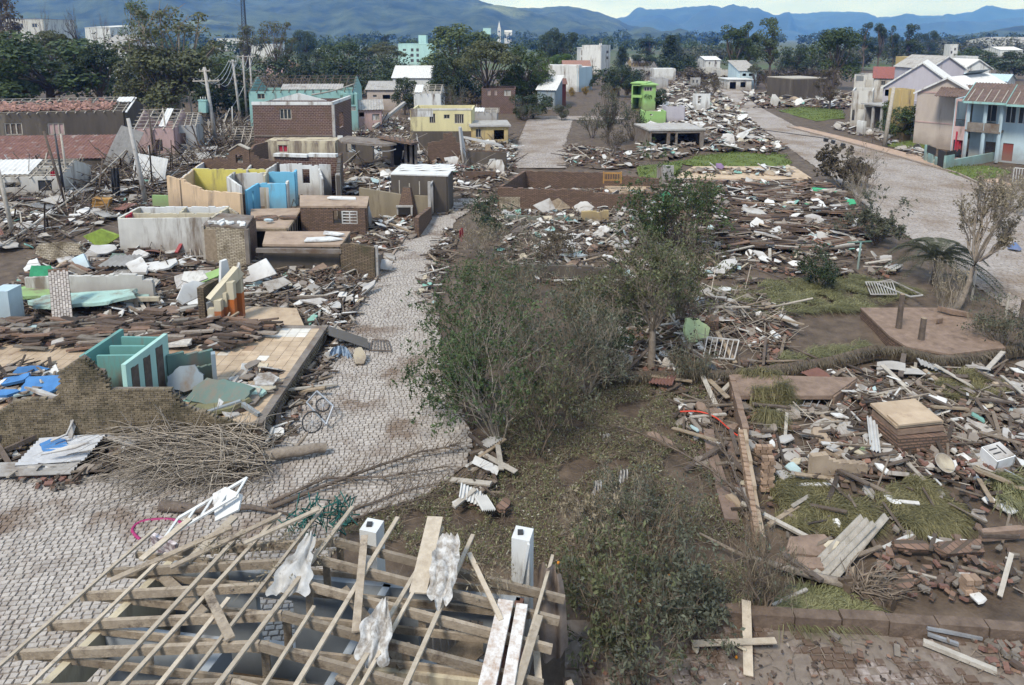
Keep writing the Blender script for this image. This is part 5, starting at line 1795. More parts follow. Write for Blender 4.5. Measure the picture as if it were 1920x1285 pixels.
m_browntop = M('mud_roof', (.36, .27, .20), (.23, .165, .12), scale=1.3, bump=.2, fine=12, dirt=(.15, .1, .075), dirt_amt=.25)
fr = flatroof('ruin', 'low dark house with a mud tiled flat slab and fallen white panels on it', [(492, 458), (640, 459), (657, 434), (498, 434)], 1.7, W['mudwall'], m_browntop)
part('beam', MB().bar(TT(480, 462, 1.7) + Zv(1.45), TT(640, 464, 1.7) + Zv(1.45), .16, .26), m_concd, fr)
part('panel', MB().slab(TT(605, 449, 1.8) + Zv(1.82), 1.25, .42, .08, rotm(3, 0, 5), r, 5, .2), W['white'], fr)
part('panel', MB().slab(TT(625, 441, 1.8) + Zv(1.9), .8, .28, .08, rotm(3, 3, -8), r, 5, .2), W['white'], fr)
fr = flatroof('ruin', 'low dark porch slab in front of the blue rooms', [(470, 427), (538, 427), (565, 390), (470, 392)], 1.5, W['black'], m_browntop)  # near-black walls stand for the shade under the porch
part('beam', MB().bar(TT(470, 428, 1.5) + Zv(1.4), TT(538, 428, 1.5) + Zv(1.4), .2, .18).bar(TT(538, 428, 1.5) + Zv(1.4), TT(563, 392, 1.5) + Zv(1.4), .2, .18), W['wood'], fr)
for i in range(5):
 q = TT(538, 428, 1.5).lerp(TT(563, 392, 1.5), .15 + i * .17)
 part('post', MB().bar(q, q + Zv(1.3), .14), W['wood'], fr)
part('panel', MB().slab(TT(502, 412, 1.5) + Zv(1.6), .9, .6, .12, rotm(8, 4, 30), r, 6, .25), W['brick_brown'], fr)
part('panel', MB().slab(TT(540, 410, 1.5) + Zv(1.6), .8, .5, .12, rotm(-6, 4, 10), r, 6, .25), W['brick_brown'], fr)
part('panel', MB().slab(TT(504, 414, 1.7) + Zv(1.74), .35, .2, .12, rotm(5, 10, 25), r, 6, .2), W['paleblue'], fr)
fr = flatroof('ruin', 'low brick room with a tan tiled roof and a barred window', [(562, 386), (688, 387), (692, 368), (562, 366)], 2.2, W['brick_brown'], m_browntop, front_ops=[(625, 649, 395, 419)])
fill(fr, TT(562, 386, 2.2), TT(688, 387, 2.2), (3.0, 4.15, .9, 1.85), 'window', W['white'], pm=W['black'], nx=2, nz=4)
part('door', MB().slab(TT(692, 400, 1.2) + Zv(1.0), .25, .8, .06, rotm(80, 0, 10), r, 5, .1), W['white'], fr)
part('panel', MB().slab(TT(640, 374, 2.2) + Zv(2.3), 1.4, .3, .1, rotm(3, 3, 3), r, 6, .3), W['white'], fr)

# brick walls by the street
bw = thing('ruin_wall', 'low brick end wall with a tan edge post beside the narrow street', 'wall', TT(672, 515, 0))
WP(bw, TT(642, 514, 0), TT(705, 522, 0), [(642, 458), (660, 456), (704, 464)], W['brick_mud'], .25)
part('post', MB().bar(TT(707, 521, 0), TT(707, 521, 0) + Zv(onwall(TT(642, 514, 0), TT(705, 522, 0), 704, 462)[1]), .2), m_conc, bw)
WP(bw, TT(705, 522, 0), TT(716, 500, 0), 1.2, m_concd, .2, rag=.3)
fw = thing('ruin', 'long bare plaster wall with a brick barbecue chimney', 'ruin', TT(740, 400, 0))
fa, fb = TT(676, 402, 0), TT(808, 410, 0)
WP(fw, fa, fb, [(676, 352), (700, 356), (760, 366), (808, 368)], W['mudwall'] if False else M('old_plaster', (.27, .225, .155), (.16, .13, .09), scale=.8, dirt=(.08, .06, .045), dirt_amt=.4, streak=True), .25)
fp = fa.lerp(fb, .7)
_, _, fd, fn, _ = seg(fa, fb)
zt = 2.5
part('chimney', MB().add([fp - fd * .8 - fn * .15, fp + fd * .8 - fn * .15, fp + fd * .8 - fn * .9, fp - fd * .8 - fn * .9, fp - fd * .3 - fn * .15 + Zv(zt), fp + fd * .3 - fn * .15 + Zv(zt), fp + fd * .3 - fn * .5 + Zv(zt), fp - fd * .3 - fn * .5 + Zv(zt)], BOXF), W['brick_brown'], fw)
part('hearth', MB().box(fp - fn * .95 + Zv(.75), (1.0, .1, .6)), W['black'], fw)  # near-black block stands for the shade in the fireplace mouth
part('mantel', MB().box(fp - fn * .97 + Zv(1.12), (1.3, .14, .14)).box(fp - fn * .97 - fd * .58 + Zv(.74), (.13, .14, .62)).box(fp - fn * .97 + fd * .58 + Zv(.74), (.13, .14, .62)), m_conc, fw)
for i in range(6):
 q = fa.lerp(fb, .15 + .14 * i)
 part('bar', MB().bar(q + Zv(1.9), q + Zv(2.75 + .2 * (i % 2)), .07), W['woodp'], fw)
wf = thing('ruin_wall', 'sloping brick garden wall with a slatted gate at the street edge', 'wall', TT(790, 430, 0))
WP(wf, TT(782, 446, 0), TT(806, 412, 0), [(784, 405), (806, 388)], W['brick_brown'], .3)
m = MB()
q0, q1 = TT(806, 410, 0), TT(816, 396, 0)
for i in range(8):
 m.bar(q0.lerp(q1, i / 7), q0.lerp(q1, i / 7) + Zv(2.6), .1)
m.bar(q0 + Zv(2.6), q1 + Zv(2.7), .12)
part('gate', m, W['grey'], wf)
q = TT(806, 411, 0)
part('post', MB().bar(q, q + Zv(3.0), .22), m_conc, wf)

# dark hut with a white sheet roof
dh = flatroof('ruin', 'dark plastered hut roofed with loose pale sheets', [(732, 326), (840, 329), (850, 316), (748, 311)], 3.2, W['mudwall'], W['fibrop'], th=.1)
for i in range(3):
 o = TT(748, 321 - i * 3, 3.2) + Zv(3.23 + i * .05)
 part('roof_sheet', MB().corr(o, Vector((4.6, 0, 0)), Vector((.1, .7, .03)), 3, .04, .02), W['fibrop'], dh)

# brick ruins further up
cb = thing('ruin', 'collapsed dark brick house with a porch and split roof', 'ruin', TT(700, 315, 0))
WP(cb, TT(636, 310, 0), TT(752, 316, 0), [(636, 262), (700, 266), (752, 268)], W['mudwall'], .25, [(650, 668, 268, 286), (700, 718, 272, 300)])
part('roof', MB().slab(TT(690, 276, 2.8) + Zv(3.4), 3.2, 1.8, .2, rotm(4, 6, 5), r, 8, .3), m_concd, cb)
part('roof', MB().slab(TT(750, 272, 2.8) + Zv(3.3), 2.4, 1.4, .2, rotm(-4, 10, -10), r, 8, .3), W['brick_brown'], cb)
WP(cb, TT(736, 318, 0), TT(781, 318, 0), [(736, 270), (781, 271)], W['black'], .2)  # near-black wall stands for the shade inside the porch
for x in (737, 762, 772, 781):
 q = TT(x, 319, 0) - Vector((0, .2, 0))
 part('post', MB().bar(q, q + Zv(zat(q, 272)), .28), m_concd, cb)
part('shutter', MB().box(TT(655, 306, 0) + Vector((0, -.2, 2.0)), (.7, .06, 1.1)), W['woodp'], cb)
part('window', MB().box(TT(642, 300, 0) + Vector((0, -.6, 2.7)), (.6, .08, .5)), W['white'], cb)
cb = thing('ruin', 'broken brick house stump with a stepped red gable end', 'ruin', TT(830, 310, 0))
WP(cb, TT(803, 312, 0), TT(868, 312, 0), [(803, 268), (830, 262), (833, 248), (845, 248), (858, 262), (862, 285)], W['brick_brown'], .25, rag=.15)
WP(cb, TT(866, 316, 0), TT(950, 318, 0), [(866, 284), (950, 286)], W['mudwall'], .3)
m = MB()
for i in range(26):
 for j in range(2):
  q = TT(870, 315, 0).lerp(TT(940, 317, 0), (i + j * .5) / 26) - Vector((0, .2, 0))
  m.box(q + Zv(1.7 + j * .22), (.16, .12, .16))
part('screen_blocks', m, W['brick_brown'], cb, kind='stuff')
part('beam', MB().bar(TT(806, 308, 0) + Vector((0, -.3, 2.2)), TT(862, 310, 0) + Vector((0, -.3, 2.2)), .25, .3), m_concd, cb)
part('wall_panel', MB().slab(TT(868, 320, 0) + Zv(2.6), .35, 2.2, .2, rotm(80, 4, 60), r, 6, .1), W['grey'], cb)
for (x, y, w_, h_, mt, tilt) in ((905, 315, .55, .9, 'white', 75), (925, 320, .6, .8, 'offwhite', 70), (938, 322, .5, .8, 'white', 72), (917, 300, .6, 1.1, 'wood', 80)):
 part('panel', MB().slab(TT(x, y, 0) + Vector((0, -.6, h_ * .8)), w_, h_, .06, rotm(tilt, 0, r.uniform(-10, 10)), r, 6, .15), W[mt], cb)
part('roof', MB().slab(TT(905, 285, 1.5) + Zv(2.7), 2.6, 1.2, .15, rotm(-5, 12, -6), r, 8, .3), W['fibro'], cb)
part('low_wall', wallmb(TT(868, 338, 0), TT(930, 338, 0), .25, .9), W['brick_brown'], cb)

# ---- orange pillared hall and the shattered house behind the platform
oh = thing('ruin', 'remains of a white hall front with orange painted brick pillars', 'ruin', TT(430, 600, 0))
oa, ob = TT(392, 612, .7), TT(458, 565, .7)
# pillars stand along the oblique front
for i, (x0, yb, yt, ys) in enumerate(((400, 612, 578, 592), (413, 612, 562, 582), (424, 606, 548, 574), (438, 604, 528, 560), (452, 594, 514, 548))):
 q = TT(x0, yb, .6)
 zt, zm = zat(q, yt), zat(q, ys)
 pl = part('pillar', MB().box(q + Zv((.6 + zm) / 2), (.32, .3, zm - .6)), W['orange'], oh)
 part('pillar_head', MB().box(q + Zv((zt + zm) / 2 + .002), (.32, .3, zt - zm)), W['cream'], pl)
q0, q1 = TT(400, 612, .6), TT(454, 594, .6)
part('beam', MB().bar(q0 + Zv(zat(q0, 566)), q1 + Zv(zat(q1, 506)), .42, .5), W['cream'], oh)
e0, e1 = q0 + Vector((-.5, .5, 0)), q1 + Vector((-.3, .8, 0))
WP(oh, e0, e1, [(392, 566), (412, 540), (413, 490), (424, 486), (430, 512), (446, 500), (448, 492), (452, 510)], W['white'], .2, z0=1.2)
WP(oh, TT(380, 606, .6), TT(412, 575, .6), [(380, 536), (412, 518)], W['brick_mud'], .3)
part('fallen_panel', MB().slab(TT(360, 556, 1.2) + Zv(1.5), .95, .5, .08, rotm(58, -8, 62), r, 6, .15), W['white'], oh)
part('fallen_panel', MB().slab(TT(366, 535, 1.5) + Zv(1.9), .7, .4, .08, rotm(40, 0, 10), r, 5, .15), W['offwhite'], oh)
of = thing('floor_slab', 'muddy tiled floor beside the orange pillars', 'floor', TT(500, 590, .6))
slab_top(of, [TT(436, 606, .6), TT(570, 610, .6), TT(556, 578, .6), TT(462, 574, .6)], .6, .5, m_tan)
SL.append(([TT(436, 606, .6), TT(570, 610, .6), TT(556, 578, .6), TT(462, 574, .6)], .6))

wh = thing('ruin', 'grey whitewashed wall stump over collapsed green floor slabs', 'ruin', TT(180, 540, 0))
WP(wh, TT(52, 552, .7), TT(290, 552, .7), [(52, 520), (150, 516), (255, 512), (268, 520), (290, 528)], W['offwhite'], .2, rag=.1)
for (x, y, z, rx, ry, ro, mt) in ((75, 548, .95, 1.6, .8, (2, 3, 10), 'green'), (145, 562, 1.05, 3.0, .9, (1, -3, 4), 'aqua'), (225, 556, .95, .9, .5, (4, 5, 20), 'aqua'), (250, 560, .8, .9, .5, (-3, 2, 8), 'aqua')):
 part('floor_slab', MB().slab(TT(x, y, z) + Zv(z), rx, ry, .16, rotm(*ro), r, 8, .25, 4), W[mt], wh)
part('beam', MB().bar(TT(88, 566, .9) + Zv(.95), TT(300, 562, .9) + Zv(.95), .2, .2), W['cream'], wh)
part('under_floor_shade', wallmb(TT(90, 575, .5), TT(260, 575, .5), .1, .85), W['black'], wh)  # near-black sheet put in for the shade below the collapsed slabs
for x in (165, 258):
 part('post', MB().bar(TT(x, 580, .4), TT(x, 580, .4) + Zv(.9), .2), W['cream'], wh)

# pale blue pier with leaning brick wall
bp = thing('ruin', 'pale blue pier with a dark blue foot', 'pier', TT(22, 610, 0))
q = TT(20, 618, .2)
zt = zat(q, 540)
part('pier', MB().box(q + Zv(zt / 2 + .25), (.85, .9, zt - .5)), W['paleblue'], bp)
part('foot', MB().box(q + Zv(.3), (.9, .95, .6)), W['deepblue'], bp)
lw = thing('fallen_wall', 'leaning slab of pale brickwork with open holes beside the blue pier', 'wall', TT(75, 610, 0))
o = TT(100, 626, .3) + Zv(.35)
o2 = TT(40, 575, .6)
top = Vector((o.x - 1.05, o.y + 1.6, 2.9))
u = (top - o)
w_ = Vector((.75, .35, -.05))
nn = u.cross(w_).normalized()
part('core', MB().add([o, o + w_, o + u + w_, o + u, o + nn * .12, o + w_ + nn * .12, o + u + w_ + nn * .12, o + u + nn * .12], BOXF), W['brick_brown'], lw)
bme = MB()
ul, wl_ = u.normalized(), w_.normalized()
mm = Matrix((ul, wl_, ul.cross(wl_))).transposed()
bmesh_b = MB().box((0, 0, 0), (.19, .095, .07)).mesh('brick', M('brick_bleached', (.50, .45, .40), (.36, .30, .26), scale=4, bump=.3, objrand=.15, dirt=(.2, .12, .095), dirt_amt=.2))
nu, nw = int(u.length / .215), 7
sgn = -1 if nn.y > 0 else 1
for i in range(nu):
 for j in range(nw):
  p = o + ul * ((i + .5 + (j % 2) * .4) * .215) + wl_ * ((j + .5) * w_.length / nw) + nn * (-.02 if nn.y > 0 else .14)
  ob_ = place('brick', bmesh_b, p - ORG[lw], mm.to_euler(), 1, lw)
# ---------------------------------------------------------------- near house: bare roof frame over open rooms
RD = Vector((.27, .963, 0)).normalized()      # along the ridge, away from the viewer
AD = Vector((8.92, -1.15, 0)).normalized()                 # across, towards the far-side eave
L0 = Vector((-8.5, 12.25, 0))
SPAN, ZE, ZRG = 9.05, 2.85, 3.62
house_f = thing('house', 'near house stripped to a timber roof frame over open grey rooms', 'house', L0 + AD * SPAN / 2)
r = random.Random(77)

def rp(k, u, dz=0.0):
 """point on the roof frame: k = truss number (0.7 m apart), u = 0 near eave .. 0.5 ridge .. 1 other eave"""
 z = ZE + (ZRG - ZE) * (1 - abs(u - .5) * 2)
 return L0 + RD * (.7 * k) + AD * (SPAN * u) + Vector((0, 0, z + dz))

m_tim = M('rafter_wood', (.30, .245, .185), (.18, .14, .10), scale=7, rough=.8, bump=.35, fine=30, objrand=.28, dirt=(.085, .062, .045), dirt_amt=.35, dirt_scale=2.2)
m_timp = M('batten_wood', (.42, .355, .275), (.29, .235, .175), scale=7, rough=.8, bump=.3, fine=30, objrand=.22, dirt=(.17, .13, .09), dirt_amt=.25, dirt_scale=2.0)
for k in (-5, -4, -3, -2, -1, 0, 1, 1.75):
 kk = k * 1.0 + r.uniform(-.08, .08)
 sag = r.uniform(-.05, .05)
 for u0, u1 in ((-.035, .5), (1.03, .5)):
  a_, b_ = rp(kk, u0), rp(kk, u1)
  if u0 < 0 and k == 1.75:
   a_ = rp(kk, .1)
  part('rafter', MB().bar(a_ - Vector((0, 0, .06)), b_ - Vector((0, 0, .06 + sag * .2)), .075, .17), m_tim, house_f)
 e0, e1 = rp(kk, -.02), rp(kk, 1.0)
 part('tie_beam', MB().bar(e0 + Vector((0, 0, -.12)) + RD * .065, e1 + Vector((0, 0, -.1)) + RD * .065, .05, .15), m_tim, house_f)
 for u in (.25, .5, .75):
  p = rp(kk, u)
  part('king_post' if u == .5 else 'strut', MB().bar(Vector((p.x, p.y, ZE - .1)) + RD * .13, p - Vector((0, 0, .1)) + RD * .13, .05, .14), m_tim, house_f)
for i, (u, k0, k1, w) in enumerate(((-.03, -5, 3.9, .06), (.045, 1.2, 4.2, .13), (.10, -5, 2.6, .06), (.17, 1.0, 4.5, .13), (.235, -5, 3.4, .06), (.30, -5, 4.4, .06), (.37, -5, .6, .06), (.42, -5, 5.6, .06), (.475, -5, 5.2, .06), (.39, 3.2, 6.0, .07),
         (.56, -5, .4, .06), (.615, -5, 4.6, .06), (.70, -5, 5.0, .06), (.725, -5, 1.6, .06), (.80, -5, 5.4, .06), (.975, -5, 4.6, .06), (.985, -5, 1.9, .12), (1.05, -5, 3.4, .06))):
 k1 = min(k1 - 1.2, 3.0)
 if u == 1.05:
  continue
 a_, b_ = rp(k0, u + r.uniform(-.012, .012), .055), rp(k1, u + r.uniform(-.014, .014), .055 + r.uniform(0, .06))
 part('batten', MB().bar(a_, b_, w * r.uniform(1.05, 1.45), .05), m_timp, house_f)
# wide boards left lying on the frame
part('board', MB().bar(rp(.4, .735, .12), rp(3.2, .69, .2), .34, .035), m_timp, house_f)
part('board', MB().bar(rp(-2.0, .66, -.35), rp(.4, .70, -.2), .28, .035), m_tim, house_f)
part('white_beam', MB().bar(rp(-3.0, .945, .12), rp(.9, .915, .10), .30, .07).bar(rp(-3.0, .985, .10), rp(.9, .95, .08), .22, .12), M('peeling_white', (.62, .60, .57), (.36, .27, .21), scale=5, bump=.3, contrast=.12), house_f)
part('loose_timber', MB().bar(rp(.3, 1.06, -.9), rp(-1.6, 1.17, -1.3), .12, .12).bar(rp(-1.6, 1.165, -2.2), rp(-1.5, 1.165, -.9), .14, .2), m_tim, house_f)
# walls and rooms below
WI = {}
m_in = M('room_plaster', (.30, .325, .35), (.215, .235, .255), scale=.8, bump=.1, dirt=(.25, .22, .19), dirt_amt=.3, dirt_scale=.9, streak=True)
m_cr = W['cream']

def wpt(k, u):
 return L0 + RD * (.7 * k) + AD * (SPAN * u)

for (k0, u0, k1, u1, mt) in ((-6, .075, 1.7, .075, m_cr), (1.7, .085, 1.7, .93, m_in), (1.7, .93, -6, .93, W['brickwall']), (-.8, .085, -.8, .36, m_in), (-3.2, .085, -3.2, .62, m_in), (-6, .36, -.8, .36, m_in), (1.69, .62, -3.2, .62, m_in), (-1.0, .64, -1.0, .92, m_cr)):
 ops = []
 A_, B_ = wpt(k0, u0), wpt(k1, u1)
 LL = (B_ - A_).length
 if (k0, k1) == (1.7, 1.7):
  ops = [(LL * .72, LL * .9, .9, 2.1), (LL * .25, LL * .36, .9, 2.1)]
 if u0 == .075:
  ops = [(LL * .55, LL * .68, .9, 2.0)]
 part('wall', wallmb(A_, B_, .16, 2.68, ops), mt, house_f)
fl = [wpt(-6, .075), wpt(-6, .93), wpt(1.7, .93), wpt(1.7, .075)]
part('floor', MB().prism(fl, Vector((0, 0, .08)), Vector((0, 0, .12))), M('brown_floor', (.33, .22, .13), (.24, .155, .09), scale=2, bump=.1, dirt=(.2, .15, .11), dirt_amt=.4), house_f)
for (k0, u0, k1, u1) in ((-6, .09, -.9, .35), (-3.1, .37, 1.6, .61)):
 part('floor', MB().prism([wpt(k0, u0), wpt(k0, u1), wpt(k1, u1), wpt(k1, u0)], Vector((0, 0, .125)), Vector((0, 0, .14))), W['slate'], house_f)
g0, g1 = wpt(1.9, .7), wpt(1.9, .9)
mb = MB()
for i in range(12):
 q = g0.lerp(g1, i / 11)
 mb.bar(q + Vector((0, 0, .9)), q + Vector((0, 0, 2.1)), .03)
mb.bar(g0 + Vector((0, 0, 2.1)), g1 + Vector((0, 0, 2.1)), .06)
mb.bar(g0 + Vector((0, 0, .9)), g1 + Vector((0, 0, .9)), .06)
part('window_grille', mb, W['white'], house_f)
# plaster sheet leaning in a room, ceiling boards hanging down
for (k, u, rx, ry, rz, sx, sy, mt) in ((-.5, .22, 30, 10, 20, 1.2, .8, 'woodp'), (2.2, .50, 15, 30, -16, .9, .7, 'cream'), (-2.2, .74, 55, 0, 60, 1.4, .5, 'woodp'), (1.5, .80, 20, -20, 30, 1.0, .5, 'wood'), (-.8, .48, 60, 5, 70, 1.3, .35, 'cream')):
 part('ceiling_board', MB().box(wpt(k, u) + Vector((0, 0, 1.3)), (sx, sy, .03), rotm(rx, ry, rz)), W[mt], house_f)
for (k0, u0, k1, u1, dz, w_) in ((2.4, .20, .3, .02, .1, .14), (2.7, .31, .6, .15, .16, .12), (1.9, .56, -1.2, .66, .12, .15), (2.2, .80, .2, .92, .14, .10), (-.4, .30, -2.0, .44, .1, .16), (2.6, .42, 1.2, .30, .3, .1), (.6, .985, -2.6, 1.06, -.3, .13), (1.0, .1, -.6, .3, -.25, .2), (.8, .55, -1.0, .75, -.5, .18)):
 part('broken_board', MB().bar(rp(k0, u0, dz), rp(k1, u1, dz), w_, .04), r.choice((m_tim, m_timp)), house_f)
# porch pillars
for (px, py, h_, w_, lab) in ((697, 985, 3.3, .40, 'short white porch pillar behind the bare roof frame'), (980, 1000, 3.35, .40, 'tall white porch pillar with a strut beside the hanging brown blanket')):
 p = TT(px, py, h_)
 t = thing('pillar', lab, 'pillar', p)
 part('shaft', MB().box(p + Vector((0, 0, h_ / 2)), (w_, w_, h_), rotm(0, 0, -15)), W['white'], t)
 part('bolt', MB().box(p + Vector((-.05, 0, h_ + .02)), (.12, .12, .06)), W['iron'], t)
 if px > 900:
  part('strut', MB().bar(p + Vector((.12, -.24, h_ - .05)), p + Vector((-.08, -.26, h_ - 1.3)), .1, .05), W['white'], t)

def cloth(name, label, top, drop, width, mat, seed, cat, folds=5, taper=0.0, sway=(0, 0), gather=0.0):
 """hanging cloth: gathered at its hanging points, falling in folds"""
 q = random.Random(seed)
 top = [Vector(p) for p in top]
 nu, nv = 34, 22
 mb = MB()
 ax = (top[-1] - top[0])
 ax = ax.normalized() if ax.length > 1e-3 else Vector((1, 0, 0))
 nr = ax.cross(Vector((0, 0, 1))).normalized()
 ph = [q.uniform(0, 6.28) for _ in range(4)]
 for j in range(nv + 1):
  v = j / nv
  for i in range(nu + 1):
   u = i / nu
   f = u * (len(top) - 1)
   k = min(int(f), len(top) - 2)
   p = top[k].lerp(top[k + 1], f - k)
   wv = 1 - gather * math.exp(-6 * v) + taper * v
   c = (top[0] + top[-1]) / 2
   p = c + (p - c) * wv
   off = (.05 + .09 * v) * math.sin(folds * 6.28 * u + ph[0] + 1.5 * v) + .05 * math.sin(13 * u + ph[1] + 4 * v) + .04 * mnoise.noise((u * 5, v * 5, seed))
   d = drop * v * (1 + .15 * math.sin(5 * u + ph[2]) + .1 * mnoise.noise((u * 4, 0, seed + 3)))
   mb.v.append(tuple(p + nr * off * width + Vector((sway[0] * v, sway[1] * v, -d))))
 for j in range(nv):
  for i in range(nu):
   a_ = j * (nu + 1) + i
   mb.f.append((a_, a_ + 1, a_ + nu + 2, a_ + nu + 1))
   mb.sm.append(True)
 return solo(name, mb, mat, label, cat)

m_wc = M('white_cloth', (.60, .585, .56), (.36, .335, .30), scale=5, rough=.9, bump=.2, fine=18, translucent=.25, dirt=(.25, .21, .17), dirt_amt=.35, dirt_scale=2.2)
m_pl = M('torn_plastic', (.55, .53, .50), (.27, .235, .20), scale=7, rough=.55, bump=.5, fine=14, translucent=.2, contrast=.1)
def drape(label, cs, mat, seed, belly=.12):
 """sheet thrown over the timbers: four photo corners with their heights, sagging in folds"""
 c = [TT(*q) + Vector((0, 0, q[2])) for q in cs]
 mb = MB()
 for j in range(25):
  v = j / 24
  for i in range(17):
   u = i / 16
   p = c[0].lerp(c[1], u).lerp(c[2].lerp(c[3], u), v * (1 + .3 * mnoise.noise((u * 3, seed, 2))))
   w_ = 1 + (.9 if seed != 3 else .15) * math.sin(v * math.pi) + .5 * mnoise.noise((v * 5, seed, 0))
   m_ = c[0].lerp(c[1], .5).lerp(c[2].lerp(c[3], .5), v)
   p = m_ + (p - m_) * w_
   mb.v.append(tuple(p + Vector((.05 * mnoise.noise((u * 4, v * 5, seed)), 0, .10 * mnoise.noise((u * 5, v * 4, seed + 4)) + .05 * math.sin(u * 14 + v * 3) - belly * math.sin(v * 9) * .4))))
 for j in range(24):
  for i in range(16):
   a_ = j * 17 + i
   mb.f.append((a_, a_ + 1, a_ + 18, a_ + 17))
   mb.sm.append(True)
 solo('cloth', mb, mat, label, 'cloth')

drape('torn white sheet draped over the rafters near the roof centre', ((574, 1000, 3.95), (592, 1004, 3.95), (500, 1118, 3.62), (572, 1114, 3.66)), m_wc, 3)
drape('white plastic sheet snagged on the wide board behind the ridge', ((830, 1000, 3.9), (858, 1003, 3.9), (808, 1125, 3.4), (836, 1132, 3.4)), m_pl, 5)
drape('bundle of grey plastic hanging among the rafters', ((716, 1122, 3.75), (728, 1126, 3.75), (668, 1238, 3.35), (716, 1246, 3.35)), m_pl, 8)
bq = TT(1030, 1064, 3.0)
cloth('blanket', 'brown blanket hanging down over a timber beside the tall white pillar', [bq + Vector((-.28, .1, 3.0)), bq + Vector((.05, -.05, 3.12)), bq + Vector((.3, -.1, 2.9))], 2.0, .9, M('brown_blanket', (.23, .185, .155), (.12, .09, .072), scale=3, bump=.3, dirt=(.26, .22, .19), dirt_amt=.2, dirt_scale=2), 11, 'blanket', 2, .15, (.05, -.1), .25)  # pale grey patches in the colour are painted highlights on the cloth
# debris caught on the far end of the roof
o = TT(300, 1025, 2.6)
solo('board', MB().box(o + Vector((0, .2, 2.4)), (.75, .07, .6), rotm(10, 6, -20)), M('stained_board', (.55, .50, .50), (.20, .15, .16), scale=6, contrast=.07), 'mould stained white board propped on the end of the roof frame', 'board')
o = TT(400, 975, 2.2)
t = thing('broken_window', 'broken white window frame lying at the far end of the roof', 'window', o)
mb = MB()
for s in (-1, 1):
 mb.bar(o + Vector((-.9, s * .35 - .3, 2.2)), o + Vector((.55, s * .35 + .5, 2.75)), .09, .05)
for i in range(5):
 p = o + Vector((-.9 + .36 * i, -.3 + .2 * i, 2.2 + .14 * i))
 mb.bar(p + Vector((0, -.35, 0)), p + Vector((0, .35, 0)), .06, .04)
part('frame', mb, W['white'], t)
part('panel', MB().slab(o + Vector((.25, .25, 2.55)), .45, .42, .05, rotm(25, -20, 20), r, 5, .15), W['white'], t)

def hose(name, label, pts, rad, mat, cat, sub=6):
 P_ = [Vector(p) for p in pts]
 out = []
 for i in range(len(P_) - 1):
  p0, p1, p2, p3 = P_[max(i - 1, 0)], P_[i], P_[i + 1], P_[min(i + 2, len(P_) - 1)]
  for k in range(sub):
   t = k / sub
   out.append(.5 * ((2 * p1) + (p2 - p0) * t + (2 * p0 - 5 * p1 + 4 * p2 - p3) * t * t + (3 * p1 - p0 - 3 * p2 + p3) * t ** 3))
 out.append(P_[-1])
 return solo(name, MB().tube(out, rad, 6), mat, label, cat)

hose('hose', 'magenta hose curled on the cobbles behind the near roof', [G(262, 1012), G(248, 995), G(262, 980), G(295, 974), G(330, 976), G(352, 990)], .045, M('magenta_hose', (.32, .03, .12), bump=0, rough=.5), 'hose')
mb = MB()
o = TT(600, 985, 1.0)
for i in range(60):
 a0 = o + Vector((r.uniform(-.75, .75), r.uniform(-.4, .4), 1.0 + r.uniform(0, .5)))
 mb.tube([a0, a0 + rdir(r) * .3, a0 + rdir(r) * .5], .018, 4)
solo('netting', mb, M('teal_net', (.02, .10, .085), bump=0), 'tangled teal netting caught behind the rafters', 'netting')

# leaves and straw washed onto the far end of the roof frame
sm = MB()
for (k_, u_, n_) in ((1.5, .22, 90), (1.8, .36, 90), (1.2, .48, 60), (1.7, .86, 110), (.2, .42, 50)):
 for _ in range(n_):
  p = rp(k_ + r.gauss(0, .35), u_ + r.gauss(0, .035), r.uniform(.0, .18))
  d_ = rdir(r) * r.uniform(.1, .45)
  o_ = rdir(r) * .008
  sm.add([p - o_, p + o_, p + d_], [(0, 1, 2)])
  leaf(sm, p + rdir(r) * .1, rdir(r), .09, r, .4)
part('caught_straw', sm, LF['straw'], house_f, kind='stuff')
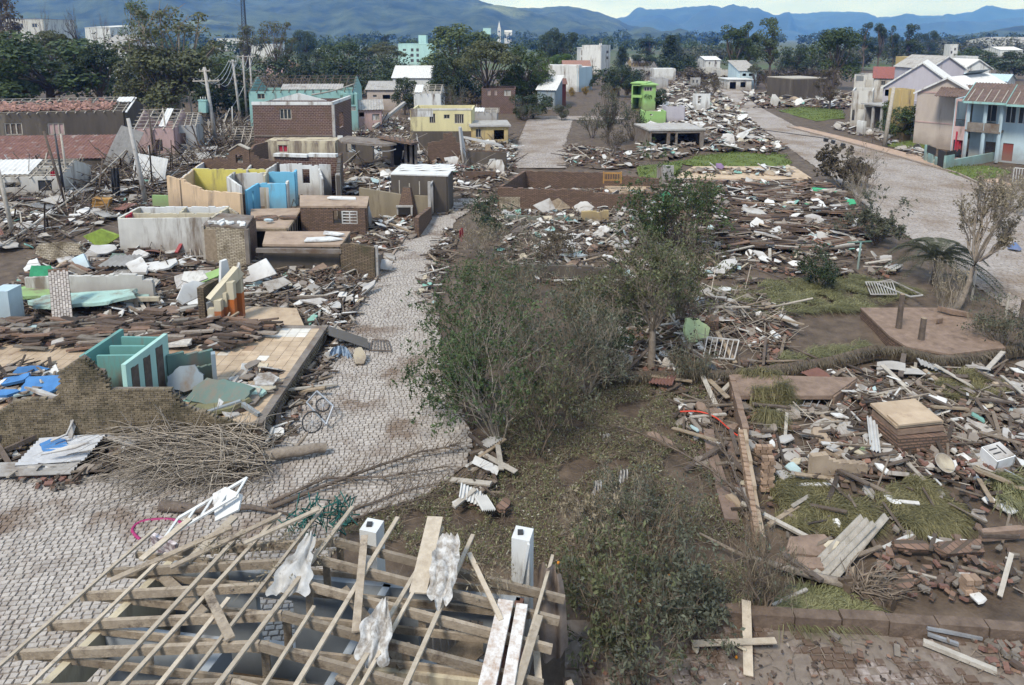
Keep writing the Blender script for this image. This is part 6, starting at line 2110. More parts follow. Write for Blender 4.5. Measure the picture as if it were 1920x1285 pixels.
# ---------------------------------------------------------------- near shrubs and trees
def wild(name, label, base, h, w, lm, seed, stems=9, depth=3, per=10, ls=.09, wood=None, lean=(0, 0), cat='shrub', straw=0, trunk=0.0, spread=.65, up=.12, tops=None, rad=.03, low=.25, nb=(2, 3)):
 """storm-torn shrub: real limbs, leaves on the twig ends, dead strands caught in it"""
 q = random.Random(seed)
 base = Vector(base)
 root = thing(name, label, cat, base)
 wmb, lmb, smb = MB(), MB(), MB()
 ends = []
 b0 = base
 if trunk:
  t1 = base + Vector((lean[0] * trunk, lean[1] * trunk, trunk))
  limb(wmb, base - Vector((0, 0, .1)), t1, rad * 3, rad * 1.9, q, .05, 6, 7)
  b0 = t1
 hh = h - trunk
 for i in range(stems):
  a = i * 2.4 + q.uniform(-.5, .5)
  k = math.sqrt((i + .5) / stems)
  d = Vector((math.cos(a) * k * w * .5 / hh + lean[0], math.sin(a) * k * w * .5 / hh + lean[1], 1)).normalized()
  L_ = hh * q.uniform(.24, .54) * (1.15 - .35 * k)
  branch_rec(wmb, b0 - Vector((0, 0, .05)) + Vector((math.cos(a), math.sin(a), 0)) * .08, d, L_, rad * q.uniform(.7, 1.2), depth, q, ends, spread, up, 4, nb)
 mats = lm if isinstance(lm, (list, tuple)) else [lm]
 for p, d in ends:
  if p.z < base.z + h * low * q.random():
   continue
  for _ in range(int(per * q.choice((.0, .2, .5, .8, 1.3)))):
   pp = p + rdir(q) * (abs(q.gauss(0, .13)) + .02)
   leaf(lmb, pp, (rdir(q) + Vector((0, 0, .45))).normalized(), ls * q.uniform(1.0, 2.1), q, .45)
  if straw and q.random() < straw * .45:
   for _ in range(q.randint(2, 6)):
    s0 = p + rdir(q) * .15
    ln = q.uniform(.12, .55)
    sw = Vector((q.uniform(-.25, .25), q.uniform(-.25, .25), 0)) * ln
    o_ = Vector((q.uniform(-1, 1), q.uniform(-1, 1), 0)).normalized() * q.uniform(.005, .013)
    smb.add([s0 - o_, s0 + o_, s0 + sw + Vector((0, 0, -ln * .7)) + o_ * .6, s0 + sw * 1.6 + Vector((0, 0, -ln))], [(0, 1, 2, 3)])
 part('branches' if not trunk else 'trunk', wmb, wood or (m_twigp if seed % 3 == 1 else m_bark), root)
 if lmb.v:
  part('foliage', lmb, LF[mats[0]], root)
 if smb.v:
  part('caught_straw', smb, LF['straw'], root, kind='stuff')
 return root

def WB(label, px, py, top, wpx, lm, seed, name='shrub', **k):
 b = G(px, py)
 den = (FPX * SP + (py - ROW0) * CP) / CAM_H
 return wild(name, label, b, zat(b, top), wpx / den, lm, seed, **k)

WB('tall leafy dark green shrub tree leaning over the cobbled street', 935, 835, 610, 330, 'green', 1, name='tree', cat='tree', stems=13, depth=4, per=8, ls=.10, straw=.08, lean=(-.16, .1))
WB('leafy green sapling spreading onto the cobbled street', 880, 745, 545, 210, 'green', 2, stems=10, depth=4, per=9, ls=.09, straw=.1, lean=(-.12, 0))
WB('dense dark green clump drooping to the cobbles', 885, 800, 645, 230, 'green', 29, stems=9, depth=4, per=7, ls=.10, lean=(-.2, .0))
WB('straggling shrub with caught straw along the street edge', 880, 640, 470, 190, 'green', 3, stems=9, depth=4, per=7, ls=.09, straw=.35)
WB('grey withered shrub hung with dead grass at the middle of the plot', 990, 700, 500, 230, 'grey', 4, stems=10, depth=4, per=5, ls=.09, straw=.55, wood=m_twig)
WB('brown withered thicket beside the leafy shrub tree', 1035, 790, 580, 230, 'grey', 5, stems=12, depth=4, per=5, ls=.09, straw=.35, wood=m_twig)
WB('withered olive thicket trailing over the leaf litter', 1010, 850, 690, 230, 'olive', 30, stems=10, depth=4, per=5, ls=.08, straw=.2, wood=m_twig)
WB('tangled grey scrub draped with flood debris near the street wall', 960, 560, 440, 170, 'grey', 6, stems=10, depth=4, per=5, ls=.09, straw=.5, wood=m_twig)
WB('pale dead scrub hung with rags below the brick enclosure', 900, 480, 405, 130, 'straw', 7, stems=9, depth=4, per=3, ls=.09, straw=.5, wood=m_twigp)
WB('grey green bush in front of the brick enclosure corner', 912, 445, 378, 80, 'blue', 8, stems=9, depth=4, per=7, ls=.11, straw=.1)
WB('dry brown scrub below the white fallen board', 1030, 500, 425, 130, 'brown', 9, stems=9, depth=4, per=4, ls=.1, straw=.4, wood=m_twig)
WB('small round dark green bush beside the bare trunked tree', 1140, 690, 575, 92, 'dark', 10, stems=9, depth=4, per=11, ls=.09)
WB('olive brown tree with a thick pale trunk and ragged crown', 1222, 690, 468, 230, 'olive', 11, name='tree', cat='tree', trunk=1.8, stems=14, depth=4, per=13, ls=.09, straw=.35, wood=m_barkp, rad=.065)
WB('brown dried crown thicket behind the pale trunked tree', 1275, 610, 450, 210, 'olive', 12, stems=13, depth=4, per=8, ls=.09, straw=.3, wood=m_twig)
WB('withered grey thicket hiding the fallen wires', 1110, 640, 500, 210, 'olive', 13, stems=13, depth=4, per=7, ls=.09, straw=.45, wood=m_twig)
WB('dark green open branched tree by the green plaster wreckage', 1275, 485, 330, 250, 'green', 14, name='tree', cat='tree', stems=14, depth=4, per=13, ls=.12, wood=m_bark, rad=.05)
WB('dark green sapling beside the open branched tree', 1205, 475, 360, 130, 'green', 15, stems=11, depth=4, per=8, ls=.12)
WB('brown domed bush beside the wide road', 1578, 350, 286, 165, 'brown', 16, stems=12, depth=4, per=12, ls=.2, rad=.04, low=.0)
WB('leafless spray of branches beside the brown domed bush', 1620, 368, 288, 110, 'grey', 17, stems=12, depth=4, per=1, ls=.12, wood=m_twig, straw=.1)
WB('dead stump tufts at the road edge below the brown bush', 1608, 385, 318, 44, 'straw', 31, stems=9, depth=3, per=1, ls=.1, straw=.9, wood=m_twigp)
WB('dark grey green bush at the corner of the tile rubble', 1640, 458, 372, 150, 'grey', 18, stems=11, depth=4, per=8, ls=.13, rad=.035)
WB('low dark bush in the middle of the grass plot', 1535, 538, 478, 135, 'dark', 19, stems=12, depth=4, per=8, ls=.09, low=0)
WB('leaning feathery willow tree at the road edge', 1788, 580, 345, 250, 'straw', 20, name='tree', cat='tree', trunk=2.6, lean=(.42, .1), stems=12, depth=4, per=7, ls=.10, straw=.3, wood=m_barkp, rad=.06, up=.35, spread=.4)
WB('grey scrub tuft below the leaning willow', 1770, 600, 500, 60, 'straw', 21, stems=10, depth=3, per=2, ls=.09, straw=.6, wood=m_twigp, up=.5, spread=.3)
WB('ragged dry bush at the edge of the muddy terrace', 1880, 660, 570, 110, 'grey', 22, stems=10, depth=4, per=4, ls=.08, straw=.3, wood=m_twig)
WB('dry straggling bush by the wooden fence posts', 1900, 400, 325, 120, 'straw', 32, stems=10, depth=4, per=4, ls=.12, straw=.2, wood=m_twigp)
WB('collapsed orange tree with fresh leaf tufts', 1140, 1195, 1035, 360, 'olive', 23, name='orange_tree', cat='tree', stems=16, depth=4, per=5, ls=.085, straw=.12, wood=m_twig, low=0)
WB('green leafy mass of the collapsed orange tree beside the mud bank', 1290, 1180, 1055, 280, 'grey', 24, stems=14, depth=4, per=6, ls=.085, straw=.1, wood=m_twig, low=0)
WB('shadowy leafy undergrowth between the kerb and the brown blanket', 1190, 1275, 1120, 220, 'grey', 33, stems=11, depth=4, per=4, ls=.08, wood=m_twig, low=0)
WB('grey twiggy crown lying over the plot', 1225, 1040, 905, 330, 'grey', 25, stems=15, depth=4, per=3, ls=.07, straw=.15, wood=m_twig, low=0)
WB('pale withered shrub hung with plastic scraps', 1110, 1040, 930, 130, 'straw', 34, stems=9, depth=4, per=4, ls=.08, straw=.5, wood=m_twigp, low=0)
WB('bundle of dead branches piled at the end of the fallen trunk', 1425, 1150, 990, 110, 'grey', 26, name='branch_heap', cat='branches', stems=14, depth=4, per=1, ls=.06, straw=.2, wood=m_twig)
WB('dead scrub row before the sunken hedge', 1290, 720, 640, 120, 'grey', 35, stems=9, depth=4, per=3, ls=.08, straw=.5, wood=m_twig)
WB('pale grey bramble tangle between the leafy shrub tree and the pale trunked tree', 1100, 740, 590, 230, 'grey', 36, stems=13, depth=4, per=5, ls=.08, straw=.3, wood=m_twigp)
WB('dry brown bramble tangle behind the small round bush', 1170, 600, 480, 190, 'brown', 37, stems=12, depth=4, per=5, ls=.09, straw=.3, wood=m_twig)
WB('low flattened grey bramble at the edge of the leaf litter', 1180, 960, 880, 250, 'grey', 38, stems=13, depth=4, per=3, ls=.07, straw=.2, wood=m_twigp, low=0)
# oranges
ob = MB()
for lat in range(5):
 pass
rr = random.Random(8)
om = MB()
for j in range(7):
 for i in range(10):
  om.v.append((.04 * math.sin(math.pi * j / 6) * math.cos(6.283 * i / 10), .04 * math.sin(math.pi * j / 6) * math.sin(6.283 * i / 10), .04 * math.cos(math.pi * j / 6)))
for j in range(6):
 for i in range(10):
  om.f.append((j * 10 + i, j * 10 + (i + 1) % 10, (j + 1) * 10 + (i + 1) % 10, (j + 1) * 10 + i))
  om.sm.append(True)
omesh = om.mesh('orange', M('orange_peel', (.62, .24, .02), (.5, .17, .01), bump=.1, rough=.45))
for (px, py, z) in ((1060, 1172, 0), (1162, 1212, 0), (1183, 1208, .3), (1254, 1082, 1.1), (1275, 1224, 0), (1047, 1058, .7), (1380, 1235, 0), (1115, 1240, .2), (1200, 1130, .8), (1300, 1150, .5)):
 o = place('orange', omesh, G(px, py, z) + Vector((0, 0, .04)))
 tag(o, 'small ripe orange among the collapsed orange tree leaves', 'orange', 'oranges dropped around the collapsed tree')

# palm
def palm(label, px, py, top, wpx, seed):
 q = random.Random(seed)
 b = G(px, py)
 h = zat(b, top)
 den = (FPX * SP + (py - ROW0) * CP) / CAM_H
 ln = wpx / den * .62
 root = thing('palm_tree', label, 'palm', b)
 part('trunk', MB().tube([b, b + Vector((.05, 0, h * .5))], [.22, .17], 8), m_bark, root)
 c = b + Vector((.05, 0, h * .5))
 for i in range(44):
  a = i * 2.4
  el = q.uniform(.1, 1.2)
  d = Vector((math.cos(a) * math.cos(el), math.sin(a) * math.cos(el), math.sin(el)))
  pts = [c + d * ln * t + Vector((0, 0, -ln * .75 * t * t)) for t in (0, .25, .5, .75, 1)]
  f = MB().tube(pts, [.03, .025, .02, .014, .006], 4)
  sd = d.cross(Vector((0, 0, 1))).normalized()
  for k in range(26):
   t = .12 + .88 * k / 26
   p = c + d * ln * t + Vector((0, 0, -ln * .75 * t * t))
   for s in (-1, 1):
    tip = p + sd * s * .55 * (1.1 - t * .6) + d * .22 + Vector((0, 0, -.22))
    f.add([p, p + d * .05, tip], [(0, 1, 2)])
  part('frond', f, LF['grey'], root)

palm('bushy grey green palm with drooping fronds by the wide road', 1752, 532, 440, 190, 5)

# ---- brush pile and fallen limbs on the street
q = random.Random(50)
bp_ = thing('fallen_tree', 'uprooted dry tree lying across the cobbles with a huge mass of bare twigs', 'tree', G(420, 890))
tb = MB()
limb(tb, G(612, 852) + Vector((0, 0, .25)), G(500, 872) + Vector((0, 0, .35)), .16, .2, q, .04, 6, 8)
limb(tb, G(500, 872) + Vector((0, 0, .35)), G(440, 895) + Vector((0, 0, .35)), .2, .12, q, .04, 5, 8)
limb(tb, G(548, 862) + Vector((0, 0, .3)), G(580, 848) + Vector((0, 0, .75)), .07, .04, q, .04, 4, 6)
part('trunk', tb, m_barkp, bp_)
tw = MB()
for i in range(620):
 s0 = G(q.uniform(290, 515), q.uniform(835, 912)) + Vector((0, 0, q.uniform(.05, .9)))
 a = math.pi + q.gauss(0, .9)
 L_ = q.uniform(1.0, 4.6)
 rise = q.uniform(-.05, .42)
 pts = []
 for k in range(6):
  t = k / 5
  pts.append(s0 + Vector((math.cos(a) * L_ * t, math.sin(a) * L_ * t * .55 + .25 * math.sin(t * 4 + i), max(.04, s0.z + L_ * (rise * t - .35 * t * t)) - s0.z)))
 tw.tube(pts, [.022, .018, .015, .011, .008, .004], 3, cap=False)
for i in range(26):
 s0 = G(q.uniform(250, 480), q.uniform(820, 880)) + Vector((0, 0, .3))
 top_ = s0 + Vector((q.uniform(-1.2, .6), q.uniform(-.3, .6), q.uniform(.8, 1.7)))
 limb(tw, s0, top_, .022, .008, q, .12, 5, 4)
part('twigs', tw, m_twigp, bp_)

def fallen_limb(label, pts, r0, seed, twigs=40, name='fallen_branch', wood=None, tl=1.2):
 q = random.Random(seed)
 P_ = [Vector(p) for p in pts]
 root = thing(name, label, 'branch', P_[0])
 mb = MB()
 n = len(P_)
 mb.tube(P_, [r0 * (1 - .8 * i / (n - 1)) for i in range(n)], 7)
 part('limb', mb, wood or m_bark, root)
 tw = MB()
 for _ in range(twigs):
  k = q.uniform(.15, 1) * (n - 1)
  i = min(int(k), n - 2)
  p = P_[i].lerp(P_[i + 1], k - i)
  d = (P_[i + 1] - P_[i]).normalized()
  dd = (d + rdir(q) * .8 + Vector((0, 0, .1))).normalized()
  e = p + dd * tl * q.uniform(.3, 1)
  e.z = max(e.z, .03)
  limb(tw, p, e, r0 * .16 + .006, .004, q, .12, 4, 3)
 if twigs:
  part('twigs', tw, m_twig, root)
 return root

Zb = lambda p, z: p + Vector((0, 0, z))
fallen_limb('thick broken trunk lying on the cobbles behind the near roof', [Zb(G(303, 958), .18), Zb(G(380, 966), .2), Zb(G(470, 962), .2), Zb(G(545, 974), .16)], .17, 1, 8)
fallen_limb('long dark limb reaching over the cobbles towards the leafy shrub tree', [Zb(G(500, 962), .12), Zb(G(600, 925), .2), Zb(G(700, 890), .25), Zb(G(790, 862), .3), Zb(G(860, 850), .3)], .075, 2, 60)
fallen_limb('second long limb beside the dark limb on the cobbles', [Zb(G(505, 950), .12), Zb(G(610, 905), .16), Zb(G(720, 905), .2), Zb(G(840, 885), .2)], .06, 3, 60)
fallen_limb('thin forked branch flat on the muddy cobbles', [Zb(G(560, 975), .06), Zb(G(660, 960), .06), Zb(G(760, 925), .1), Zb(G(850, 905), .1)], .045, 4, 50)
fallen_limb('thin bare branch ending at the broken street kerb', [Zb(G(640, 985), .08), Zb(G(720, 960), .1), Zb(G(800, 940), .14), Zb(G(880, 900), .2)], .04, 6, 50)
fallen_limb('bare limb sprawled over the twiggy crown', [Zb(G(1430, 985), .4), Zb(G(1330, 930), .9), Zb(G(1230, 880), 1.1), Zb(G(1150, 850), 1.0)], .05, 7, 70, tl=1.6)
fallen_limb('curved bare limb leaning above the twiggy crown', [Zb(G(1420, 1010), .3), Zb(G(1360, 920), 1.2), Zb(G(1330, 880), 1.7), Zb(G(1320, 850), 2.0)], .04, 8, 50, tl=1.2)
ft = fallen_limb('smooth fallen trunk with a torn root ball beside the corrugated strips', [Zb(G(1600, 1112), .2), Zb(G(1540, 1100), .24), Zb(G(1460, 1078), .25), Zb(G(1380, 1055), .3), Zb(G(1310, 1030), .5)], .14, 9, 20, wood=m_barkp)
rb = MB()
for _ in range(90):
 s0 = G(1610, 1118) + Vector((q.uniform(-.3, .5), q.uniform(-.3, .3), q.uniform(.05, .4)))
 limb(rb, s0, s0 + Vector((q.uniform(-.2, 1.0), q.uniform(-.7, .7), q.uniform(-.2, .5))), .03, .006, q, .2, 4, 4)
part('root_ball', rb, m_twig, ft)
sb = MB()
for _ in range(40):
 sb.slab(G(1615, 1120) + Vector((q.uniform(-.4, .6), q.uniform(-.4, .3), q.uniform(0, .25))), q.uniform(.08, .25), q.uniform(.06, .2), q.uniform(.06, .2), rotm(q.uniform(0, 90), q.uniform(0, 90), 0), q)
part('root_soil', sb, m_mud, ft, kind='stuff')
# ---------------------------------------------------------------- plots between the two roads
r = random.Random(404)
m_brown = M('brown_slab', (.25, .175, .13), (.13, .088, .064), scale=2.6, bump=.4, fine=14, dirt=(.11, .075, .055), dirt_amt=.3, dirt_scale=1.1)
en = thing('ruin', 'low brown brick enclosure filled with mud and tiles', 'ruin', TT(1080, 360, 0))
h = 1.65
E0, E1, E2, E3 = TT(936, 351, h), TT(1200, 360, h), TT(1236, 323, h), TT(984, 320, h)
WP(en, E0, E1, [(936, 351), (1110, 356), (1120, 361), (1200, 364)], W['brick_brown'], .28, rag=.12)
WP(en, E3, E0, h, W['brick_brown'], .28)
WP(en, E2, E3, [(984, 320), (1140, 323), (1170, 328), (1236, 335)], W['brick_brown'], .28, rag=.1)
SL.append(([E0, E1, E2, E3], -1))
slab_top(en, [TT(1150, 362, .3), TT(1225, 356, .3), TT(1232, 343, .3), TT(1130, 346, .3)], .3, .2, m_tan, 'floor')
part('block_patch', wallmb(TT(936, 388, 0) - Vector((0, .18, 0)), TT(975, 388, 0) - Vector((0, .18, 0)), .06, .9), W['brick_pale'], en)

def panel(name, label, px, py, z, rx, ry, th, rot, mat, cat='panel', n=6, jag=.15, group=None):
 mb = MB().slab(G(px, py, z), rx, ry, th, rotm(*rot), r, n, jag, 3)
 return solo(name, mb, mat, label, cat, group)

panel('board', 'white board tilted up in front of the brick enclosure', 1020, 385, .8, .95, .65, .06, (62, 4, 5), W['white'], 'board', 4, .03)
panel('board', 'white torn board propped at the middle of the brick enclosure', 1095, 388, .6, .95, .55, .06, (50, -8, -12), W['white'], 'board', 6, .2)
panel('board', 'brown cupboard back leaning on the brick enclosure wall', 1048, 384, .55, 1.0, .55, .08, (72, 3, 4), W['wood'], 'board', 4, .02)
# orange bed head on the enclosure wall
bq = TT(1148, 338, 1.2)
t = thing('bed_frame', 'orange slatted bed head standing on the brick enclosure', 'bed', bq)
mb = MB()
m_or = M('orange_wood', (.40, .22, .07), (.28, .15, .05), bump=.1)
for i, x in enumerate((-.8, .8)):
 part('post', MB().bar(bq + Vector((x, 0, .9)), bq + Vector((x, 0, 2.0)), .1), m_or, t)
part('rail', MB().bar(bq + Vector((-.8, .01, 1.85)), bq + Vector((.8, .01, 1.85)), .06, .16).bar(bq + Vector((-.8, .01, 1.2)), bq + Vector((.8, .01, 1.2)), .06, .1), m_or, t)
for i in range(7):
 x = -.68 + 1.36 * i / 6
 part('slat', MB().bar(bq + Vector((x, .01, 1.2)), bq + Vector((x, .01, 1.8)), .12, .03), m_or, t)

tf = thing('floor_slab', 'tiled house floor with a pink brick edge beside the bright lawn', 'floor', TT(1390, 330, .5))
slab_top(tf, [TT(1262, 334, .5), TT(1500, 337, .5), TT(1522, 334, .5), TT(1488, 312, .5), TT(1300, 312, .5)], .5, .1, m_tan)
slab_top(tf, [TT(1262, 334.6, .5), TT(1500, 337.6, .5), TT(1520, 334, .5), TT(1488, 312, .5), TT(1300, 312, .5)], .397, .5, W['pink'], 'base')
SL.append(([TT(1262, 334, .5), TT(1500, 337, .5), TT(1520, 334, .5), TT(1488, 312, .5), TT(1300, 312, .5)], .5))
rw = thing('ruin_wall', 'grey block wall stump beside the tiled house floor', 'wall', TT(1245, 338, 0))
WP(rw, TT(1231, 345, 0), TT(1262, 345, 0), [(1231, 310), (1262, 311)], W['grey'], .25)
m_gp = M('green_plaster', (.06, .33, .16), (.04, .22, .11), bump=.1, dirt=MUDL, dirt_amt=.2)
panel('wall_fragment', 'bright green plaster slab standing on edge by the block wall stump', 1252, 372, 1.0, 1.1, .75, .14, (64, 20, 50), m_gp, 'panel', 7, .3)
panel('wall_fragment', 'bright green plaster sheet lying at the corner of the tile rubble', 1546, 358, .5, 1.1, .6, .08, (12, 6, -10), m_gp, 'panel', 5, .2)
panel('wall_fragment', 'small bright green plaster piece under the dark corner bush', 1592, 380, .4, .7, .4, .08, (20, -6, 20), m_gp, 'panel', 6, .3)
panel('wall_fragment', 'thin bright green plaster strip among the tile rubble', 1518, 385, .4, .55, .2, .08, (14, 8, -30), m_gp, 'panel', 5, .3)
panel('wall_fragment', 'lilac plaster block on the tiled house floor', 1350, 312, .95, .5, .4, .25, (70, 0, 10), W['purple'], 'panel', 5, .2)
panel('wall_fragment', 'pale boulder like plaster lump in the tile rubble', 1412, 400, .6, 1.1, .7, .5, (10, 10, 0), W['offwhite'], 'panel', 9, .3)
panel('wall_fragment', 'pale lime plaster panel leaning on the wreckage below the pale trunked tree', 1305, 618, .65, .8, .62, .12, (58, 10, 20), M('pale_lime', (.47, .53, .27), (.34, .38, .2), dirt=MUD, dirt_amt=.25), 'panel', 6, .2)
panel('wall_fragment', 'brown chipped wall block beside the pale lime panel', 1336, 610, .5, .4, .4, .8, (5, 5, 10), W['brick_brown'], 'panel', 5, .2)
panel('roof_sheet', 'large white sheet lying tilted among the scrub', 1358, 500, .5, 1.3, .4, .05, (22, -12, 38), W['white'], 'sheet', 6, .25)
panel('roof_sheet', 'pale blue plank shaped sheet on the board heap', 1075, 478, .6, 1.0, .3, .06, (10, 4, 12), W['paleblue'], 'sheet', 5, .2)
for (x0, y0, x1, y1, hh, lab) in ((972, 522, 1150, 528, .9, 'dark low wall under the board heap'), (945, 415, 1105, 420, .5, 'low green stained wall in front of the white boards'), (1090, 420, 1140, 418, 1.0, 'broken painted wall stub beside the low green wall')):
 w_ = thing('ruin_wall', lab, 'wall', TT(x0, y0, 0))
 WP(w_, TT(x0, y0, 0), TT(x1, y1, 0), hh, W['mudwall'] if y0 > 500 else W['darkteal'] if x0 < 1000 else W['ochre'], .25, rag=.15)

# terrace slab with posts
tr = thing('terrace', 'muddy concrete terrace on a brick base at the road edge', 'terrace', TT(1740, 620, .5))
P_ = [TT(1613, 577, .5), TT(1668, 630, .5), TT(1700, 650, .5), TT(1782, 664, .5), TT(1886, 652, .5), TT(1830, 600, .5), TT(1778, 577, .5)]
slab_top(tr, P_, .5, .1, m_brown)
C_ = sum(P_, Vector()) / 7
slab_top(tr, [p.lerp(C_, .012) for p in P_], .397, .5, W['brick_brown'], 'base')
SL.append((P_, .5))
for (px, py, top, w_, lab) in ((1682, 634, 552, .26, 'thick dark timber post on the corner of the terrace'), (1724, 656, 597, .28, 'shorter thick dark timber post at the edge of the terrace'), (1822, 560, 508, .12, 'grey fence post beside the leaning willow'), (1885, 595, 550, .14, 'grey weathered fence post by the cobbled road'), (1912, 610, 562, .22, 'dark fence post at the edge of the picture near the road'), (1608, 505, 455, .12, 'green steel T post in the grass plot')):
 b = G(px, py, 0)
 hh = zat(b, top)
 t = thing('post', lab, 'post', b)
 part('shaft', MB().tube([b + Vector((0, 0, -.2)), b + Vector((.03, 0, hh * .5)), b + Vector((.06, 0, hh))], [w_ * .55, w_ * .5, w_ * .46], 8, smooth=False), W['woodd'] if 'dark' in lab else W['turq'] if 'steel' in lab else W['woodp'], t)
 if 'steel' in lab:
  part('crossbar', MB().bar(b + Vector((-.75, 0, hh)), b + Vector((.75, .1, hh + .05)), .12, .06), M('green_steel', (.10, .16, .13), bump=0), t)
 else:
  part('cut_end', MB().tube([b + Vector((.06, 0, hh + .004)), b + Vector((.061, 0, hh + .03))], [w_ * .44, w_ * .3], 8, smooth=False), W['wood'], t)
panel('beam', 'broken brown kerb block lying on the terrace', 1762, 598, .65, .5, .16, .22, (0, 0, 40), m_brown, 'block', 4, .05)
panel('beam', 'long brown kerb block at the back of the terrace', 1790, 585, .7, .75, .18, .22, (0, 4, -35), m_brown, 'block', 4, .05)

# sunken root-hung bank
rb = MB()
path = [TT(x, y, .3) for x, y in ((1120, 704), (1200, 706), (1290, 704), (1380, 703), (1470, 692), (1560, 678), (1640, 656), (1700, 660), (1760, 676), (1830, 672), (1890, 655), (1960, 645))]
for i in range(len(path) - 1):
 a, b = path[i], path[i + 1]
 hw = .22
 n_ = seg(a, b)[3]
 rb.add([a - n_ * hw, b - n_ * hw, b + n_ * hw * .8, a + n_ * hw * .8, a - n_ * .1 + Zv(.42 + .05 * math.sin(i)), b - n_ * .1 + Zv(.42 + .05 * math.sin(i + 1)), b + n_ * .15 + Zv(.45), a + n_ * .15 + Zv(.45)], BOXF)
hg = thing('hedge', 'flattened dark hedge matted with hanging roots across the plots', 'hedge', path[0])
part('bank', rb, m_mud, hg)
st = MB()
for _ in range(2600):
 k = r.uniform(0, len(path) - 1.001)
 i = int(k)
 p = path[i].lerp(path[i + 1], k - i) + Vector((r.uniform(-.1, .1), r.uniform(-.2, .2), .38 + r.uniform(0, .12)))
 ln = r.uniform(.25, .55)
 o_ = Vector((1, r.uniform(-.5, .5), 0)) * r.uniform(.008, .02)
 e = p + Vector((r.uniform(-.3, .1), -r.uniform(.1, .35), -ln))
 m_ = p.lerp(e, .5) + Vector((0, -.1, .1))
 st.add([p - o_, p + o_, m_ + o_, m_ - o_, e], [(0, 1, 2, 3), (3, 2, 4)])
part('roots', st, LF['brown'], hg, kind='stuff')

# near right house remains
nh = thing('ruin', 'brown floor slab with a tilted block wall and open foundation', 'ruin', TT(1450, 760, 0))
P_ = [TT(1372, 742, .5), TT(1560, 742, .5), TT(1608, 708, .5), TT(1372, 702, .5)]
slab_top(nh, P_, .5, .16, m_brown)
SL.append((P_, .5))
WP(nh, TT(1372, 706, .55), TT(1398, 812, .4), .62, m_brown, .22)
WP(nh, TT(1560, 745, .4), TT(1600, 712, .45), .45, m_brown, .2)
A_, B_ = TT(1396, 815, .75), TT(1432, 1000, .55)
part('tilted_wall', wallmb(A_, B_, .12, [(0, .95), (.6, .9), (.601, .8), (1.6, .82), (1.601, .7), (2.6, .65), (2.601, .5), (3.6, .45)]), W['beige'] if False else M('tan_plaster', (.37, .29, .21), (.24, .18, .125), scale=1.2, dirt=MUD, dirt_amt=.35), nh)
a, b, d, n, L = seg(A_, B_)
bk_ = MB().box((0, 0, 0), (.17, .15, .12)).mesh('block', M('clay_block', (.33, .23, .16), (.22, .145, .10), scale=4, bump=.4, objrand=.25, dirt=MUD, dirt_amt=.25))
for i in range(int(L / .2)):
 s = (i + .5) * .2
 hh = .95 - .5 * s / L
 for j in range(3):
  place('block', bk_, a + d * s - n * .14 + Zv(hh - .08 - j * .135 + r.uniform(-.02, .02)) - ORG[nh], (0, 0, math.atan2(d.y, d.x) + r.uniform(-.05, .05)), 1, nh)
for (px, py, cols, rows, dx_, lab) in ((1436, 920, 2, 9, .2, 0), (1424, 862, 3, 4, .2, 0)):
 p = G(px, py)
 for j in range(rows):
  for i in range(cols):
   place('block', bk_, p + Vector((i * .19 - .1 + (j % 2) * .05, r.uniform(-.02, .02), .07 + j * .13)) - ORG[nh], (0, 0, r.uniform(-.1, .1)), 1, nh)
WP(nh, TT(1517, 898, 0), TT(1622, 888, 0), [(1517, 852), (1550, 850), (1560, 862), (1620, 868)], MATS['tan_plaster'], .2, rag=.06)
m_path = M('brown_path', (.215, .15, .115), (.135, .092, .07), scale=2, bump=.6, fine=12)
pth = thing('path_slab', 'broken brown concrete strip beside the tilted block wall', 'path', TT(1360, 900, 0))
for (y0, y1, x0, x1, wd_) in ((812, 850, 1328, 1333, .36), (854, 915, 1334, 1352, .36), (918, 985, 1353, 1372, .42), (830, 880, 1370, 1376, .3)):
 a_, b_ = G(x0, y0), G(x1, y1)
 part('slab_piece', MB().bar(a_ + Zv(.09), b_ + Zv(.07 + r.uniform(0, .06)), wd_, .14), m_path, pth)
SL.append(([G(1315, 812), G(1350, 812), G(1392, 985), G(1345, 985)], -1))
# stack of slabs
sk = thing('slab_stack', 'stack of thick brown slabs with a tan plastered top', 'slabs', TT(1700, 800, 0))
p = TT(1702, 800, .55)
for i in range(4):
 part('slab', MB().box(p + Vector((r.uniform(-.06, .06), r.uniform(-.05, .05), .14 + i * .21)), (2.0 - .1 * i, 1.75 - .12 * i, .17), rotm(r.uniform(-2, 2), r.uniform(-2, 2), 6 + r.uniform(-4, 4))), W['brick_brown'] if i < 3 else m_brown, sk)
part('plaster_top', MB().box(p + Vector((-.05, .1, 1.0)), (1.75, 1.4, .1), rotm(2, -2, 7)), m_tan, sk)
part('plaster_top', MB().box(p + Vector((-.02, -.35, 1.08)), (1.6, .62, .06), rotm(2, -2, 7)), m_tan, sk)
SL.append(([p + Vector(q) for q in ((-1.1, -1, 0), (1.1, -1, 0), (1.1, 1, 0), (-1.1, 1, 0))], 1.0))
